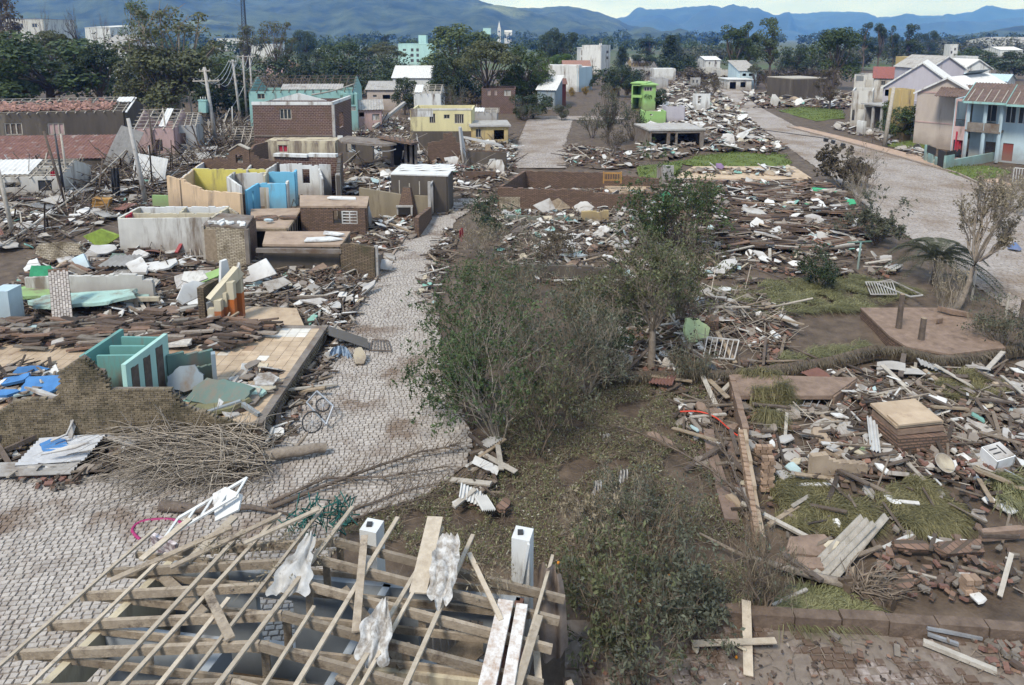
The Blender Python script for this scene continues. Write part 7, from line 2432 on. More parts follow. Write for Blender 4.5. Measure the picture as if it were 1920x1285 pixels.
# stove
sv = thing('stove', 'white kitchen stove lying on its back in the rubble', 'stove', TT(1868, 872, 0))
p = TT(1868, 865, .35) + Zv(.5)
rm_ = rotm(14, -8, 12)
part('body', MB().box(p, (.72, .6, .5), rm_), M('enamel', (.70, .70, .70), (.55, .54, .52), bump=.03, rough=.35, dirt=MUDL, dirt_amt=.15), sv)
part('top_panel', MB().box(p + rm_ @ Vector((0, 0, .265)), (.66, .54, .03), rm_), W['white'], sv)
for (x, y, sx, sy) in ((-.12, .1, .3, .04), (-.12, -.06, .3, .04), (.12, .02, .04, .36)):
 part('panel_slot', MB().box(p + rm_ @ Vector((x, y, .285)), (sx, sy, .02), rm_), W['iron'], sv)
for x in (-.33, .33):
 part('side_bar', MB().box(p + rm_ @ Vector((x, -.31, 0)), (.03, .03, .5), rm_), W['metal'], sv)
part('leg_bar', MB().bar(p + Vector((-.1, -.5, -.1)), p + Vector((.55, -.95, -.35)), .04), W['metal'], sv)
# dish
ds = thing('satellite_dish', 'cream round dish lying tilted in the rubble', 'dish', TT(1770, 878, 0))
p = TT(1770, 872, .4) + Zv(.45)
mb = MB()
rm_ = rotm(38, 8, 0)
for j in range(5):
 for i in range(20):
  q_ = .3 * j / 4
  mb.v.append(tuple(p + rm_ @ Vector((q_ * math.cos(i * .314), q_ * math.sin(i * .314), q_ * q_ * .6))))
for j in range(4):
 for i in range(20):
  mb.f.append((j * 20 + i, j * 20 + (i + 1) % 20, (j + 1) * 20 + (i + 1) % 20, (j + 1) * 20 + i))
  mb.sm.append(True)
part('reflector', mb, W['cream'], ds)
part('rim', MB().tube([p + rm_ @ Vector((.3 * math.cos(i * .314), .3 * math.sin(i * .314), .054)) for i in range(21)], .014, 5), W['offwhite'], ds)
part('bracket', MB().bar(p - Vector((0, 0, .01)), p + Vector((-.15, .2, -.35)), .06), W['iron'], ds)
# wall pieces on the mud
for (px, py, rx, ry, th, rot, lab) in ((1520, 1026, .85, .38, .16, (6, 3, 8), 'flat brown wall slab above the corrugated strips'), (1500, 1058, .7, .22, .12, (5, -4, -6), 'smaller broken slab under the flat brown wall slab'),
                                       (1708, 1024, .52, .17, .16, (20, 2, -4), 'short brick wall piece lying between two slabs'), (1804, 1028, .86, .2, .18, (24, 8, 14), 'long pale brick wall piece with stepped ends'),
                                       (1686, 1100, .52, .16, .14, (28, -10, 24), 'brick wall piece leaning beside the torn root ball'), (1880, 1000, .75, .1, .3, (4, 0, 6), 'curved concrete wall end at the picture edge'),
                                       (1645, 830, .45, .4, .1, (20, 10, 30), 'grey plaster chunk below the slab stack'), (1490, 855, .5, .35, .1, (14, 5, 10), 'whitewashed plaster chunk beside the block pillar'), (1545, 800, .5, .35, .1, (10, -5, 30), 'cream plaster chunk below the hay covered wall'),
                                       (1590, 812, .42, .33, .12, (16, 6, 0), 'cream edged plaster chunk beside the slab stack'), (1480, 775, .45, .32, .1, (24, -5, 10), 'cream plaster chunk next to the green hay'), (1840, 810, .6, .4, .12, (16, 10, -40), 'grey tiled slab with white tiles beside the stove'),
                                       (1330, 770, .6, .25, .1, (10, 12, -30), 'brown plank like slab at the edge of the leaf litter'), (1240, 825, .55, .18, .1, (8, 8, -35), 'brown broken slab piece lying in the leaf litter'), (1255, 720, .5, .35, .1, (20, 10, -20), 'rusty tray shaped box beside the sunken hedge'),
                                       (1625, 845, .3, .18, .08, (20, 5, 30), 'lime painted chip beside the ribbed cement piece'), (945, 948, .32, .17, .12, (4, 3, 60), 'single clean brick block lying in the leaf litter')):
 mt = W['brick_brown'] if 'brick' in lab else W['offwhite'] if ('cream' in lab or 'white' in lab) else W['lime'] if 'lime' in lab else m_conc if 'grey' in lab else m_brown
 panel('wall_piece', lab, px, py, th / 2 + .12, rx, ry, th, rot, mt, 'wall piece', 8, .18)
cz = thing('brick_chunk', 'chunk of stacked brickwork sitting alone on the mud', 'bricks', TT(1818, 1115, 0))
p = G(1818, 1112)
for j in range(3):
 for i in range(2):
  place('brick', bk_, p + Vector((i * .2 - .1, j % 2 * .05, .09 + j * .15)) - ORG[cz], (0, 0, .1 + r.uniform(-.1, .1)), (1.1, 1.6, 1.15), cz)

def strip(label, a, b, w, n, mat, amp=.05, name='roof_strip'):
 a, b = Vector(a), Vector(b)
 d_ = (b - a).normalized()
 s_ = d_.cross(Vector((0, 0, 1))).normalized()
 return solo(name, MB().corr(a - s_ * w / 2, s_ * w, b - a, n, amp, .02), mat, label, 'roof sheet')

strip('pair of long brown channel roof strips lying in the grass', G(1525, 1090) + Zv(.16), G(1625, 1000) + Zv(.42), .5, 3, W['woodp'])
strip('long pale gutter strip beside the channel strips', G(1560, 1096) + Zv(.14), G(1660, 985) + Zv(.3), .2, 1, W['woodp'])
strip('ribbed grey cement piece standing by the slab stack', G(1640, 862) + Zv(.3), G(1632, 810) + Zv(.55), .32, 3, W['fibrop'], .05)

def rail(name, label, pts, bars_, mat, cat, w=.04):
 a, b, c, e = [Vector(p) for p in pts]
 t = thing(name, label, cat, a)
 part('frame', MB().bar(a, b, w).bar(b, c, w).bar(c, e, w).bar(e, a, w), mat, t)
 for i in range(1, bars_):
  k = i / bars_
  part('bar', MB().bar(a.lerp(b, k), e.lerp(c, k), w * .7), mat, t)
 return t

rail('gate', 'white metal gate lying over the tile rubble', [Zb(G(1318, 684), .35), Zb(G(1376, 686), .3), Zb(G(1384, 668), .75), Zb(G(1325, 664), .8)], 6, W['white'], 'gate', .05)
rail('railing', 'white balcony railing lying on the grass by the terrace', [Zb(G(1632, 562), .3), Zb(G(1680, 562), .3), Zb(G(1672, 540), .35), Zb(G(1622, 540), .35)], 10, W['white'], 'railing', .05)
rail('railing', 'white pole frame leaning onto the terrace', [Zb(G(1640, 540), .3), Zb(G(1705, 575), .55), Zb(G(1728, 574), .6), Zb(G(1668, 536), .35)], 1, W['white'], 'railing', .06)
rail('window_grille', 'grey window grille in the rubble beside the hay', [Zb(G(1478, 768), .2), Zb(G(1530, 772), .2), Zb(G(1545, 748), .3), Zb(G(1490, 745), .3)], 4, W['metal'], 'grille', .03)
rail('railing', 'white railing standing at the picture edge by the cobbled road', [Zb(G(1898, 345), .1), Zb(G(1945, 350), .1), Zb(G(1945, 350), 1.6), Zb(G(1898, 345), 1.6)], 9, W['white'], 'railing', .07)
# curved dark seat
mb = MB()
for i in range(14):
 t_ = i / 13
 x0 = G(1285, 712) + Vector((1.35 * t_, -.05 * t_, .25 + .32 * math.sin(t_ * math.pi * .9)))
 mb.v += [tuple(x0), tuple(x0 + Vector((0, .55, .05))), tuple(x0 + Vector((0, .55, -.06))), tuple(x0 + Vector((0, 0, -.12)))]
for i in range(13):
 for j in range(4):
  mb.f.append((i * 4 + j, i * 4 + (j + 1) % 4, i * 4 + 4 + (j + 1) % 4, i * 4 + 4 + j))
  mb.sm.append(False)
solo('moulded_panel', mb, W['iron'], 'curved dark moulded panel lying below the sunken hedge', 'panel')
hose('hose', 'red hose looping through the rubble beside the foundation', [G(1275, 772, .3), G(1310, 772, .35), G(1340, 782, .3), G(1362, 800, .3), G(1380, 815, .35), G(1400, 822, .3)], .028, M('red_hose', (.6, .06, .03), bump=0, rough=.5), 'hose')
# cross of planks, timbers
cr_ = thing('wooden_cross', 'two pale planks lying in a cross on the muddy cobbles', 'planks', G(1400, 1220))
part('plank', MB().bar(G(1397, 1160) + Zv(.5), G(1403, 1272) + Zv(.06), .21, .035), m_timp, cr_)
part('plank', MB().bar(G(1297, 1228) + Zv(.3), G(1453, 1224) + Zv(.32), .15, .035), m_timp, cr_)
solo('timber', MB().bar(G(1730, 1212) + Zv(.12), G(1868, 1266) + Zv(.09), .13, .1), W['woodp'], 'long grey squared timber on the cobbles by the scattered bricks', 'timber')
solo('pipe', MB().bar(G(1736, 1198) + Zv(.3), G(1840, 1204) + Zv(.1), .07, .07), W['metal'], 'pale metal channel lying against the muddy kerb', 'channel')
solo('pipe', MB().bar(G(1738, 1200) + Zv(.16), G(1796, 1214) + Zv(.08), .07, .07), W['metal'], 'shorter metal channel crossing the pale one', 'channel')
solo('timber', MB().bar(G(1448, 1142) + Zv(.1), G(1512, 1118) + Zv(.2), .07, .05), W['woodp'], 'thin stake lying below the fallen trunk', 'timber')
# blue umbrella on the road
b = G(1902, 470)
mb = MB()
mb.v = [tuple(b + Vector((0, 0, .62)))] + [tuple(b + Vector((.42 * math.cos(i * .7854), .42 * math.sin(i * .7854), .12 + .05 * (i % 2)))) for i in range(8)]
mb.f = [(0, 1 + i, 1 + (i + 1) % 8) for i in range(8)]
mb.sm = [False] * 8
solo('umbrella', mb, W['deepblue'], 'small blue tarp crumpled on the cobbled road', 'tarp')

# flattened hay and grass
def hay(label, poly, n, h, mat, seed, flow=(1, 0), z=.05):
 q = random.Random(seed)
 P = GP(poly)
 n = int(n * 1.6)
 mb = MB()
 x0, x1, y0, y1 = min(p.x for p in P), max(p.x for p in P), min(p.y for p in P), max(p.y for p in P)
 c = 0
 for _ in range(n * 5):
  x, y = q.uniform(x0, x1), q.uniform(y0, y1)
  if not inpoly(x, y, P):
   continue
  if mnoise.noise((x * 1.7, y * 1.7, seed + .5)) < q.uniform(-.35, .3):
   continue
  zz = z + h * max(0, .5 + mnoise.noise((x * 1.2, y * 1.2, seed)))
  a = math.atan2(flow[1], flow[0]) + q.gauss(0, .7) + mnoise.noise((x * .6, y * .6, seed)) * 2
  ln = q.uniform(.3, 1.0)
  p = Vector((x, y, zz * q.uniform(.3, 1)))
  d_ = Vector((math.cos(a), math.sin(a), 0)) * ln
  o_ = Vector((-d_.y, d_.x, 0)).normalized() * .0095
  mb.add([p - o_, p + o_, p + d_ * .5 + o_ + Zv(.10), p + d_ * .5 - o_ + Zv(.10), p + d_ - Zv(p.z * .6)], [(0, 1, 2, 3), (3, 2, 4)])
  c += 1
  if c >= n:
   break
 return stuff('grass', mb, mat, label)

m_hay = leafmat('hay_green', (.215, .185, .088), (.095, .086, .038))
hay('green hay hung over the foundation wall', [(1392, 712), (1450, 708), (1472, 740), (1465, 800), (1430, 800), (1400, 760)], 1900, .7, m_hay, 1, (.3, -1))
hay('flattened green grass mat behind the slab stack', [(1745, 728), (1790, 715), (1870, 718), (1888, 745), (1840, 760), (1770, 756)], 2200, .3, m_hay, 2, (1, .2))
hay('flattened grass in the open foundation', [(1440, 905), (1500, 895), (1610, 940), (1625, 985), (1540, 1005), (1450, 990)], 3000, .12, m_hay, 3, (1, -.5))
hay('flattened grass beside the log', [(1640, 925), (1700, 900), (1780, 930), (1790, 985), (1700, 1000), (1640, 980)], 2600, .12, m_hay, 4, (1, -.4))
hay('dry grass at the picture edge below the stove', [(1850, 900), (1930, 890), (1930, 960), (1870, 950)], 1300, .3, m_grassdry, 5, (.4, -1))
hay('flattened dry grass across the open plot', [(1370, 560), (1440, 530), (1600, 520), (1720, 545), (1650, 580), (1500, 590), (1400, 600)], 6000, .16, m_grassdry, 6, (1, .1))
hay('dry grass along the mud patch', [(1480, 660), (1640, 640), (1600, 668), (1440, 688)], 1600, .12, m_grassdry, 7, (1, .1))
hay('dry grass on the mud bank above the kerb', [(1450, 1120), (1560, 1115), (1640, 1150), (1600, 1172), (1450, 1160)], 1700, .1, m_grassdry, 8, (1, .1))
hay('green hay tuft beside the tiles', [(1690, 705), (1740, 700), (1760, 716), (1700, 722)], 500, .25, m_hay, 9)
hay('dry grass between the scrub and the sunken hedge', [(1180, 560), (1380, 540), (1420, 600), (1300, 640), (1180, 650)], 3200, .2, m_grassdry, 10, (1, .1))

# leaf litter and weeds under the torn trees
q = random.Random(91)
lit, twg, wd_ = MB(), MB(), MB()
LP = GP([(640, 1000), (700, 965), (800, 930), (875, 875), (905, 835), (1000, 740), (1180, 700), (1330, 720), (1330, 860), (1400, 1000), (1440, 1150), (1080, 1160), (1030, 1070), (900, 1060), (700, 1050)])
x0, x1, y0, y1 = min(p.x for p in LP), max(p.x for p in LP), min(p.y for p in LP), max(p.y for p in LP)
n = 0
while n < 32000:
 x, y = q.uniform(x0, x1), q.uniform(y0, y1)
 if not inpoly(x, y, LP):
  continue
 n += 1
 if mnoise.noise((x * .8, y * .8, 1.0)) < -.22:
  continue
 leaf(lit, Vector((x, y, .02 + q.random() ** 2 * .16)), (rdir(q) + Vector((0, 0, .9))).normalized(), .07 * q.uniform(.6, 1.5), q, .4)
 if n % 9 == 0:
  a = q.uniform(0, 6.28)
  ln = q.uniform(.15, .9)
  p = Vector((x, y, .06))
  twg.tube([p, p + Vector((math.cos(a) * ln * .5, math.sin(a) * ln * .5, q.uniform(0, .15))), p + Vector((math.cos(a + .4) * ln, math.sin(a + .4) * ln, q.uniform(0, .1)))], [.009, .007, .004], 3, cap=False)
 if n % 5 == 0:
  tuft(wd_, (x, y, 0), q, .13, 4, .8, .014)
stuff('leaf_litter', lit, M('litter', (.9, .9, .9), (.6, .6, .6), bump=0, pal=[((.20, .21, .10), 3), ((.12, .14, .055), 3), ((.30, .28, .17), 2), ((.17, .12, .08), 2), ((.40, .38, .30), 1)]), 'fallen leaves covering the muddy plot')
stuff('twig_litter', twg, m_twig, 'broken twigs strewn over the muddy plot')
stuff('weeds', wd_, m_grassdry, 'thin weeds on the muddy plot')
# ---------------------------------------------------------------- flood rubble
m_rub = M('rubble_mix', (1, 1, 1), (.62, .6, .58), scale=6, rough=.9, bump=.35, fine=22,
          pal=[((.10, .072, .057), 6), ((.15, .105, .08), 5), ((.22, .14, .10), 4), ((.18, .155, .13), 3), ((.28, .235, .195), 2), ((.06, .046, .038), 6), ((.45, .42, .38), .8)], dirt=MUD, dirt_amt=.28, dirt_scale=1.6)  # darkest tones deepened to give the black shade beneath the debris
m_pan = M('panel_mix', (1, 1, 1), (.72, .70, .67), scale=3, rough=.85, bump=.15, pal=[((.60, .585, .56), 6), ((.38, .35, .315), 5), ((.22, .185, .155), 8), ((.36, .46, .46), 1), ((.20, .38, .32), .5), ((.46, .40, .30), 2)], dirt=MUDL, dirt_amt=.28, dirt_scale=1.8)
m_brd = M('board_mix', (1, 1, 1), (.6, .58, .55), scale=6, rough=.85, bump=.3, pal=[((.19, .15, .115), 5), ((.105, .08, .062), 6), ((.32, .28, .235), 3), ((.065, .05, .04), 4), ((.54, .52, .49), 1.2)], dirt=MUD, dirt_amt=.2, dirt_scale=1.6)
m_til = M('tile_mix', (1, 1, 1), (.65, .62, .6), scale=5, rough=.9, bump=.2, pal=[((.20, .105, .075), 5), ((.15, .09, .07), 5), ((.26, .14, .10), 2), ((.11, .078, .06), 4)], dirt=MUD, dirt_amt=.25, dirt_scale=1.5)
m_she = M('sheet_mix', (1, 1, 1), (.7, .68, .66), scale=3, rough=.8, bump=.15, pal=[((.34, .32, .30), 5), ((.22, .19, .17), 4), ((.50, .48, .46), 3), ((.19, .10, .08), 1)], dirt=MUD, dirt_amt=.3, dirt_scale=1.2)

def sl_top(x, y):
 for P, z in SL:
  if inpoly(x, y, P):
   return z
 return None

class Heap:
 """one stretch of rubble: a low mound, countless small pieces, and the larger pieces as things"""

 def __init__(self, where, poly, hgt, seed, world_poly=None, over_slab=False):
  self.where, self.hgt, self.seed = where, hgt, seed
  self.P = world_poly or GP(poly)
  self.q = random.Random(seed)
  self.x0, self.x1 = min(p[0] for p in self.P), max(p[0] for p in self.P)
  self.y0, self.y1 = min(p[1] for p in self.P), max(p[1] for p in self.P)
  self.area = abs(sum(a[0] * b[1] - b[0] * a[1] for a, b in zip(self.P, list(self.P[1:]) + [self.P[0]]))) / 2
  self.over = over_slab
  self.base = 0.0
  self.mound()

 def edge(self, x, y):
  d = 1e9
  for a, b in zip(self.P, list(self.P[1:]) + [self.P[0]]):
   ax, ay, bx, by = a[0], a[1], b[0], b[1]
   L2 = (bx - ax) ** 2 + (by - ay) ** 2
   t = 0 if L2 == 0 else max(0, min(1, ((x - ax) * (bx - ax) + (y - ay) * (by - ay)) / L2))
   d = min(d, math.hypot(x - ax - t * (bx - ax), y - ay - t * (by - ay)))
  return d

 def z(self, x, y):
  e = min(1, self.edge(x, y) / 1.6)
  return self.base + self.hgt * e * max(0, .45 + .8 * mnoise.noise((x * .33, y * .33, self.seed)) + .3 * mnoise.noise((x * 1.1, y * 1.1, self.seed)))

 def mound(self):
  st = max(.35, (self.x1 - self.x0) / 60)
  nx, ny = int((self.x1 - self.x0) / st) + 1, int((self.y1 - self.y0) / st) + 1
  mb = MB()
  idx = {}
  for j in range(ny + 1):
   for i in range(nx + 1):
    x, y = self.x0 + i * st, self.y0 + j * st
    if inpoly(x, y, self.P) and (self.over or sl_top(x, y) is None) and not (onroad(x, y) and self.hgt > .12):
     idx[(i, j)] = len(mb.v)
     mb.v.append((x, y, self.z(x, y) - .07))
  for (i, j) in list(idx):
   k = [(i, j), (i + 1, j), (i + 1, j + 1), (i, j + 1)]
   if all(c in idx for c in k):
    mb.f.append(tuple(idx[c] for c in k))
    mb.sm.append(True)
  if mb.f and self.hgt > .1:
   struct('mud_bank', mb, m_mud, 'mud heaped ' + self.where)

 def spot(self):
  for _ in range(60):
   x, y = self.q.uniform(self.x0, self.x1), self.q.uniform(self.y0, self.y1)
   if not inpoly(x, y, self.P):
    continue
   t = sl_top(x, y)
   if t is not None and not self.over:
    continue
   if onroad(x, y) and self.edge(x, y) > 1.4:
    continue
   return x, y
  return None

 def small(self, dens, big=1.0, w=(5, 2, 3, 2), sheets=0.0, mats=None):
  """w = weights of brick, tile, board, panel"""
  q = self.q
  A, B, C, D, S = MB(), MB(), MB(), MB(), MB()
  n = int(self.area * dens)
  tot = sum(w)
  for _ in range(n):
   s = self.spot()
   if s is None:
    continue
   x, y = s
   if mnoise.noise((x * .45, y * .45, self.seed + 3)) < -.32:
    continue
   z = self.z(x, y)
   k = q.uniform(0, tot)
   ro = rotm(q.gauss(0, 14), q.gauss(0, 14), q.uniform(0, 360))
   if k < w[0]:
    if q.random() < .55:
     A.box((x, y, z + q.uniform(.0, .1)), (.2 * big * q.uniform(.6, 1.2), .11 * big, .07 * big), rotm(q.gauss(0, 35), q.gauss(0, 35), q.uniform(0, 360)))
    else:
     A.slab((x, y, z + q.uniform(.02, .12)), q.uniform(.1, .3) * big, q.uniform(.07, .2) * big, q.uniform(.04, .12) * big, ro, q, 5, .35)
   elif k < w[0] + w[1]:
    B.box((x, y, z + q.uniform(.02, .12)), (.36 * big * q.uniform(.6, 1.1), .19 * big, .025 * big), rotm(q.gauss(0, 18), q.gauss(0, 18), q.uniform(0, 360)))
   elif k < w[0] + w[1] + w[2]:
    L_ = q.uniform(.4, 1.9) * big ** .5
    C.box((x, y, z + q.uniform(.05, .25)), (L_, q.uniform(.05, .14), q.uniform(.02, .06)), rotm(q.gauss(0, 10), q.gauss(0, 9), q.uniform(0, 360)))
   else:
    D.slab((x, y, z + q.uniform(.08, .25)), q.uniform(.15, .5) * big, q.uniform(.1, .3) * big, q.uniform(.02, .07), rotm(q.gauss(0, 17), q.gauss(0, 17), q.uniform(0, 360)), q, q.randint(4, 7), .3)
  for nm, mb, m in (('rubble', A, m_rub), ('broken_tiles', B, m_til), ('splintered_boards', C, m_brd), ('plaster_shards', D, m_pan)):
   if mb.v:
    stuff(nm, mb, m, nm.replace('_', ' ') + ' ' + self.where)
  return self

 def big(self, kinds):
  W_ = {W[k].name: v for k, v in (('white', 'white'), ('offwhite', 'off white'), ('wood', 'tan'), ('woodd', 'dark'), ('woodp', 'bleached'), ('fibro', 'grey'), ('fibrop', 'pale'), ('rust', 'rusty'))}

  def put(name, what, mats, cat, verb, size):
   m = q.choice(mats)
   word = W_.get(m.name, 'grey' if m in (m_conc, m_concd) else 'tan' if m is MATS['tan_plaster'] else 'brick' if m is W['brick_brown'] else 'brown')
   solo(name, mb, m, f'{size} {word} {what} {verb} {self.where}', cat, f'{what}s {self.where}')
  """kinds = [(kind, count, scale)]: separate things"""
  q = self.q
  for kind, cnt, sc in kinds:
   for i in range(max(1, round(cnt * {'board': .52, 'panel': .8}.get(kind, .95)))):
    s = self.spot()
    if s is None:
     continue
    x, y = s
    z = self.z(x, y)
    mb = MB()
    if kind == 'slab':
     mb.slab((x, y, z + .16 * sc), q.uniform(.5, 1.1) * sc, q.uniform(.3, .6) * sc, q.uniform(.07, .14), rotm(q.gauss(0, 14), q.gauss(0, 14), q.uniform(0, 360)), q, q.randint(5, 8), .25, 3)
     put('wall_fragment', 'broken wall slab', (W['offwhite'], m_conc, MATS['tan_plaster'], m_concd, m_brown, W['brick_brown']), 'slab', 'lying', q.choice(('small', 'large')))
    elif kind == 'panel':
     mb.slab((x, y, z + .3 * sc), q.uniform(.5, 1.0) * sc, q.uniform(.3, .6) * sc, .05, rotm(q.gauss(8, 20), q.gauss(0, 18), q.uniform(0, 360)), q, q.randint(5, 7), .25, 3)
     put('plaster_panel', 'plaster panel', (W['white'], W['white'], W['offwhite'], W['fibrop']), 'panel', 'tilted', q.choice(('small', 'broad')))
    elif kind == 'board':
     L_ = q.uniform(1.4, 3.4) * sc
     mb.box((x, y, z + q.uniform(.15, .4)), (L_, q.uniform(.1, .2), q.uniform(.03, .09)), rotm(q.gauss(0, 7), q.gauss(0, 8), q.uniform(0, 360)))
     put('timber_board', 'timber board', (W['wood'], W['woodd'], W['woodp'], W['woodd']), 'board', 'lying', 'long' if L_ > 2.2 * sc else 'short')
    elif kind == 'sheet':
     a = q.uniform(0, 6.28)
     tl = q.gauss(0, .18)
     ux = Vector((math.cos(a), math.sin(a), tl)) * q.uniform(.8, 1.4) * sc
     uy = Vector((-math.sin(a), math.cos(a), q.gauss(0, .2))) * q.uniform(1.0, 2.0) * sc
     mb.corr(Vector((x, y, z + .3)) - ux / 2 - uy / 2, ux, uy, 7, .03, .015, q.uniform(0, .1))
     put('roof_sheet', 'corrugated sheet', (W['fibro'], W['fibrop'], W['fibro'], W['rust']), 'roof sheet', 'lying', q.choice(('bent', 'torn')))
    elif kind == 'pole':
     L_ = q.uniform(2.0, 4.0) * sc
     a = q.uniform(0, 6.28)
     el = q.uniform(.05, .5)
     p = Vector((x, y, z))
     mb.tube([p, p + Vector((math.cos(a) * math.cos(el), math.sin(a) * math.cos(el), math.sin(el))) * L_], [.06, .045], 6)
     put('broken_pole', 'broken pole', (W['woodp'], W['woodd'], m_twig), 'pole', 'jutting out', 'long' if L_ > 3 * sc else 'short')
  return self

 def tangle(self, n, L0, L1, rad, mat, nm='splintered_timber', up=.5):
  """thin sticks, laths and wires standing and lying at all angles"""
  q = self.q
  mb = MB()
  for _ in range(n):
   s = self.spot()
   if s is None:
    continue
   p = Vector((s[0], s[1], self.z(*s) + .05))
   a, el, L_ = q.uniform(0, 6.28), abs(q.gauss(0, up)), q.uniform(L0, L1)
   d = Vector((math.cos(a) * math.cos(el), math.sin(a) * math.cos(el), math.sin(min(el, 1.4))))
   rr_ = rad * q.uniform(.5, 1.3)
   if q.random() < .5:
    mb.bar(p, p + d * L_, rr_ * 2.4, rr_)
   else:
    mb.tube([p, p + d * L_ * .5 + rdir(q) * L_ * .1, p + d * L_ + Vector((0, 0, -L_ * .12))], [rr_, rr_ * .8, rr_ * .5], 3, cap=False)
  stuff(nm, mb, mat, nm.replace('_', ' ') + ' ' + self.where)
  return self

 def tiles_in_pack(self, n, ang=0, big=1.0):
  """slid packs of flat wall strips, lying like shingles"""
  q = self.q
  mb = MB()
  for _ in range(n):
   s = self.spot()
   if s is None:
    continue
   x, y = s
   z = self.z(x, y)
   k = q.randint(2, 5)
   a = ang + q.gauss(0, 14)
   for i in range(k):
    mb.box((x + q.uniform(-.1, .1), y - i * .14 * big, z + .12 + .07 * (k - i)), (q.uniform(.6, 1.7) * big, q.uniform(.14, .3) * big, .08), rotm(q.gauss(-8, 8), q.gauss(0, 5), a + q.gauss(0, 5)))
  stuff('fallen_courses', mb, m_rub, 'flat fallen wall courses ' + self.where)
  return self

# near left
Heap('behind the tiled platform', [(-60, 660), (-60, 640), (300, 640), (395, 628), (530, 608), (560, 600), (520, 640), (420, 668), (350, 668), (200, 655)], .05, 1, over_slab=True).small(1, 1)
H1 = Heap('on the back edge of the tiled platform', None, .3, 2, world_poly=[TT(x, y, ZS) for x, y in ((-80, 652), (180, 650), (330, 648), (420, 656), (470, 640), (540, 612), (300, 606), (-80, 606))], over_slab=True)
H1.base = ZS
H1.small(13, 1.2, (6, 1, 3, 1.0)).tiles_in_pack(70, 0, 1.1).big([('slab', 14, .8), ('board', 10, .8)])
H2 = Heap('beside the half collapsed green room', None, .2, 3, world_poly=[TT(x, y, ZS) for x, y in ((330, 770), (440, 780), (500, 740), (520, 700), (470, 690), (400, 740))], over_slab=True)
H2.base = ZS
H2.small(14, 1.2, (6, 0, 2, 3)).big([('panel', 4, .7), ('slab', 5, .6)])
H3 = Heap('around the blue slabs at the picture edge', None, .3, 4, world_poly=[TT(x, y, ZS) for x, y in ((-60, 780), (20, 762), (100, 745), (105, 690), (20, 690), (-60, 700))], over_slab=True)
H3.base = ZS
H3.small(14, 1.2, (5, 0, 2, 2))
for (px, py, rx, ry, ro, lab) in ((58, 695, .75, .2, (70, 0, 12), 'blue painted wall slab standing on edge'), (80, 722, .75, .5, (18, 4, 10), 'large blue painted wall slab lying flat on the platform'), (30, 712, .5, .22, (14, -6, 20), 'thin blue painted slab beside the picture edge'), (10, 738, .45, .18, (12, 4, 10), 'small blue painted slab below the thin blue slab'), (100, 838, .55, .3, (25, 4, 5), 'blue plastic sheet under the broken roof truss')):
 panel('wall_fragment', lab, px, py, ZS + .3 if py < 800 else .5, rx, ry, .12, ro, M('blue_wall', (.07, .20, .42), (.05, .14, .31), bump=.15, dirt=MUDL, dirt_amt=.2), 'slab')
panel('wall_fragment', 'white splintered door lintel on the blue slabs', 85, 738, ZS + .4, .95, .1, .1, (0, 8, -12), W['white'], 'slab', 4, .02)
panel('wall_fragment', 'mint plaster shard lying on the platform edge', 478, 735, ZS + .25, .45, .28, .1, (8, 4, 10), W['mint'] if False else W['aqua'], 'slab')
panel('wall_fragment', 'big white wall shard lying on the platform edge', 500, 712, ZS + .3, .5, .42, .1, (10, 6, 20), W['white'], 'slab', 6, .1)
Heap('below the mossy brick front wall', [(-60, 895), (-60, 812), (200, 822), (480, 842), (500, 856), (300, 885), (170, 898)], .22, 5).small(16, .8, (5, 0, 4, 1)).big([('board', 10, .7)])
Heap('along the honeycomb side of the platform', [(500, 842), (505, 806), (560, 730), (618, 650), (650, 640), (640, 660), (590, 740), (545, 800), (530, 830)], .12, 6).small(22, .7, (5, 1, 5, 1)).big([('board', 8, .9)])
# broken truss and corrugated sheets
tr_ = thing('roof_truss', 'broken dark roof truss lying below the mossy brick front wall', 'truss', G(90, 840))
bars(tr_, 'chord', [(Zb(G(-20, 855), .5), Zb(G(175, 800), 1.1), .1, .16), (Zb(G(0, 868), .35), Zb(G(160, 818), .8), .1, .16), (Zb(G(160, 870), .1), Zb(G(168, 798), 1.2), .1, .14)], W['woodd'])
bars(tr_, 'brace', [(Zb(G(40, 858), .3), Zb(G(50, 838), .75), .08, .1), (Zb(G(100, 842), .45), Zb(G(112, 815), .95), .08, .1), (Zb(G(130, 850), .4), Zb(G(165, 805), 1.0), .08, .1), (Zb(G(110, 822), .9), Zb(G(150, 862), .3), .08, .1)], W['woodd'])
solo('roof_sheet', MB().corr(G(28, 892) + Zv(.35), Vector((.1, 1.15, .25)), Vector((2.1, .25, .02)), 9, .035, .015), W['metal'], 'grey corrugated sheet propped over the debris at the picture edge', 'roof sheet')
solo('roof_sheet', MB().corr(G(-25, 905) + Zv(.2), Vector((.05, .55, .12)), Vector((2.6, .12, .02)), 4, .05, .02), W['fibro'], 'brown ribbed cement sheet under the grey corrugated sheet', 'roof sheet')
solo('roof_sheet', MB().corr(G(165, 838) + Zv(.55), Vector((.2, 1.1, .3)), Vector((2.0, -.7, -.15)), 6, .05, .02), W['fibro'], 'brown ribbed cement sheet sloping into the twig mass', 'roof sheet')
solo('downpipe', MB().tube([G(100, 866) + Zv(.75), G(130, 858) + Zv(.85), G(143, 845) + Zv(1.1), G(150, 832) + Zv(1.3)], .04, 6), W['white'], 'bent white pipe sticking out of the debris', 'pipe')
panel('board', 'white board stuck upright against the mossy brick front wall', 135, 808, .8, .12, .4, .05, (70, 0, 15), W['white'], 'board', 4, .02)
panel('door_frame', 'white door leaf lying over the broken roof truss', 122, 842, .8, .75, .12, .05, (10, -10, 14), W['white'], 'board', 4, .02)

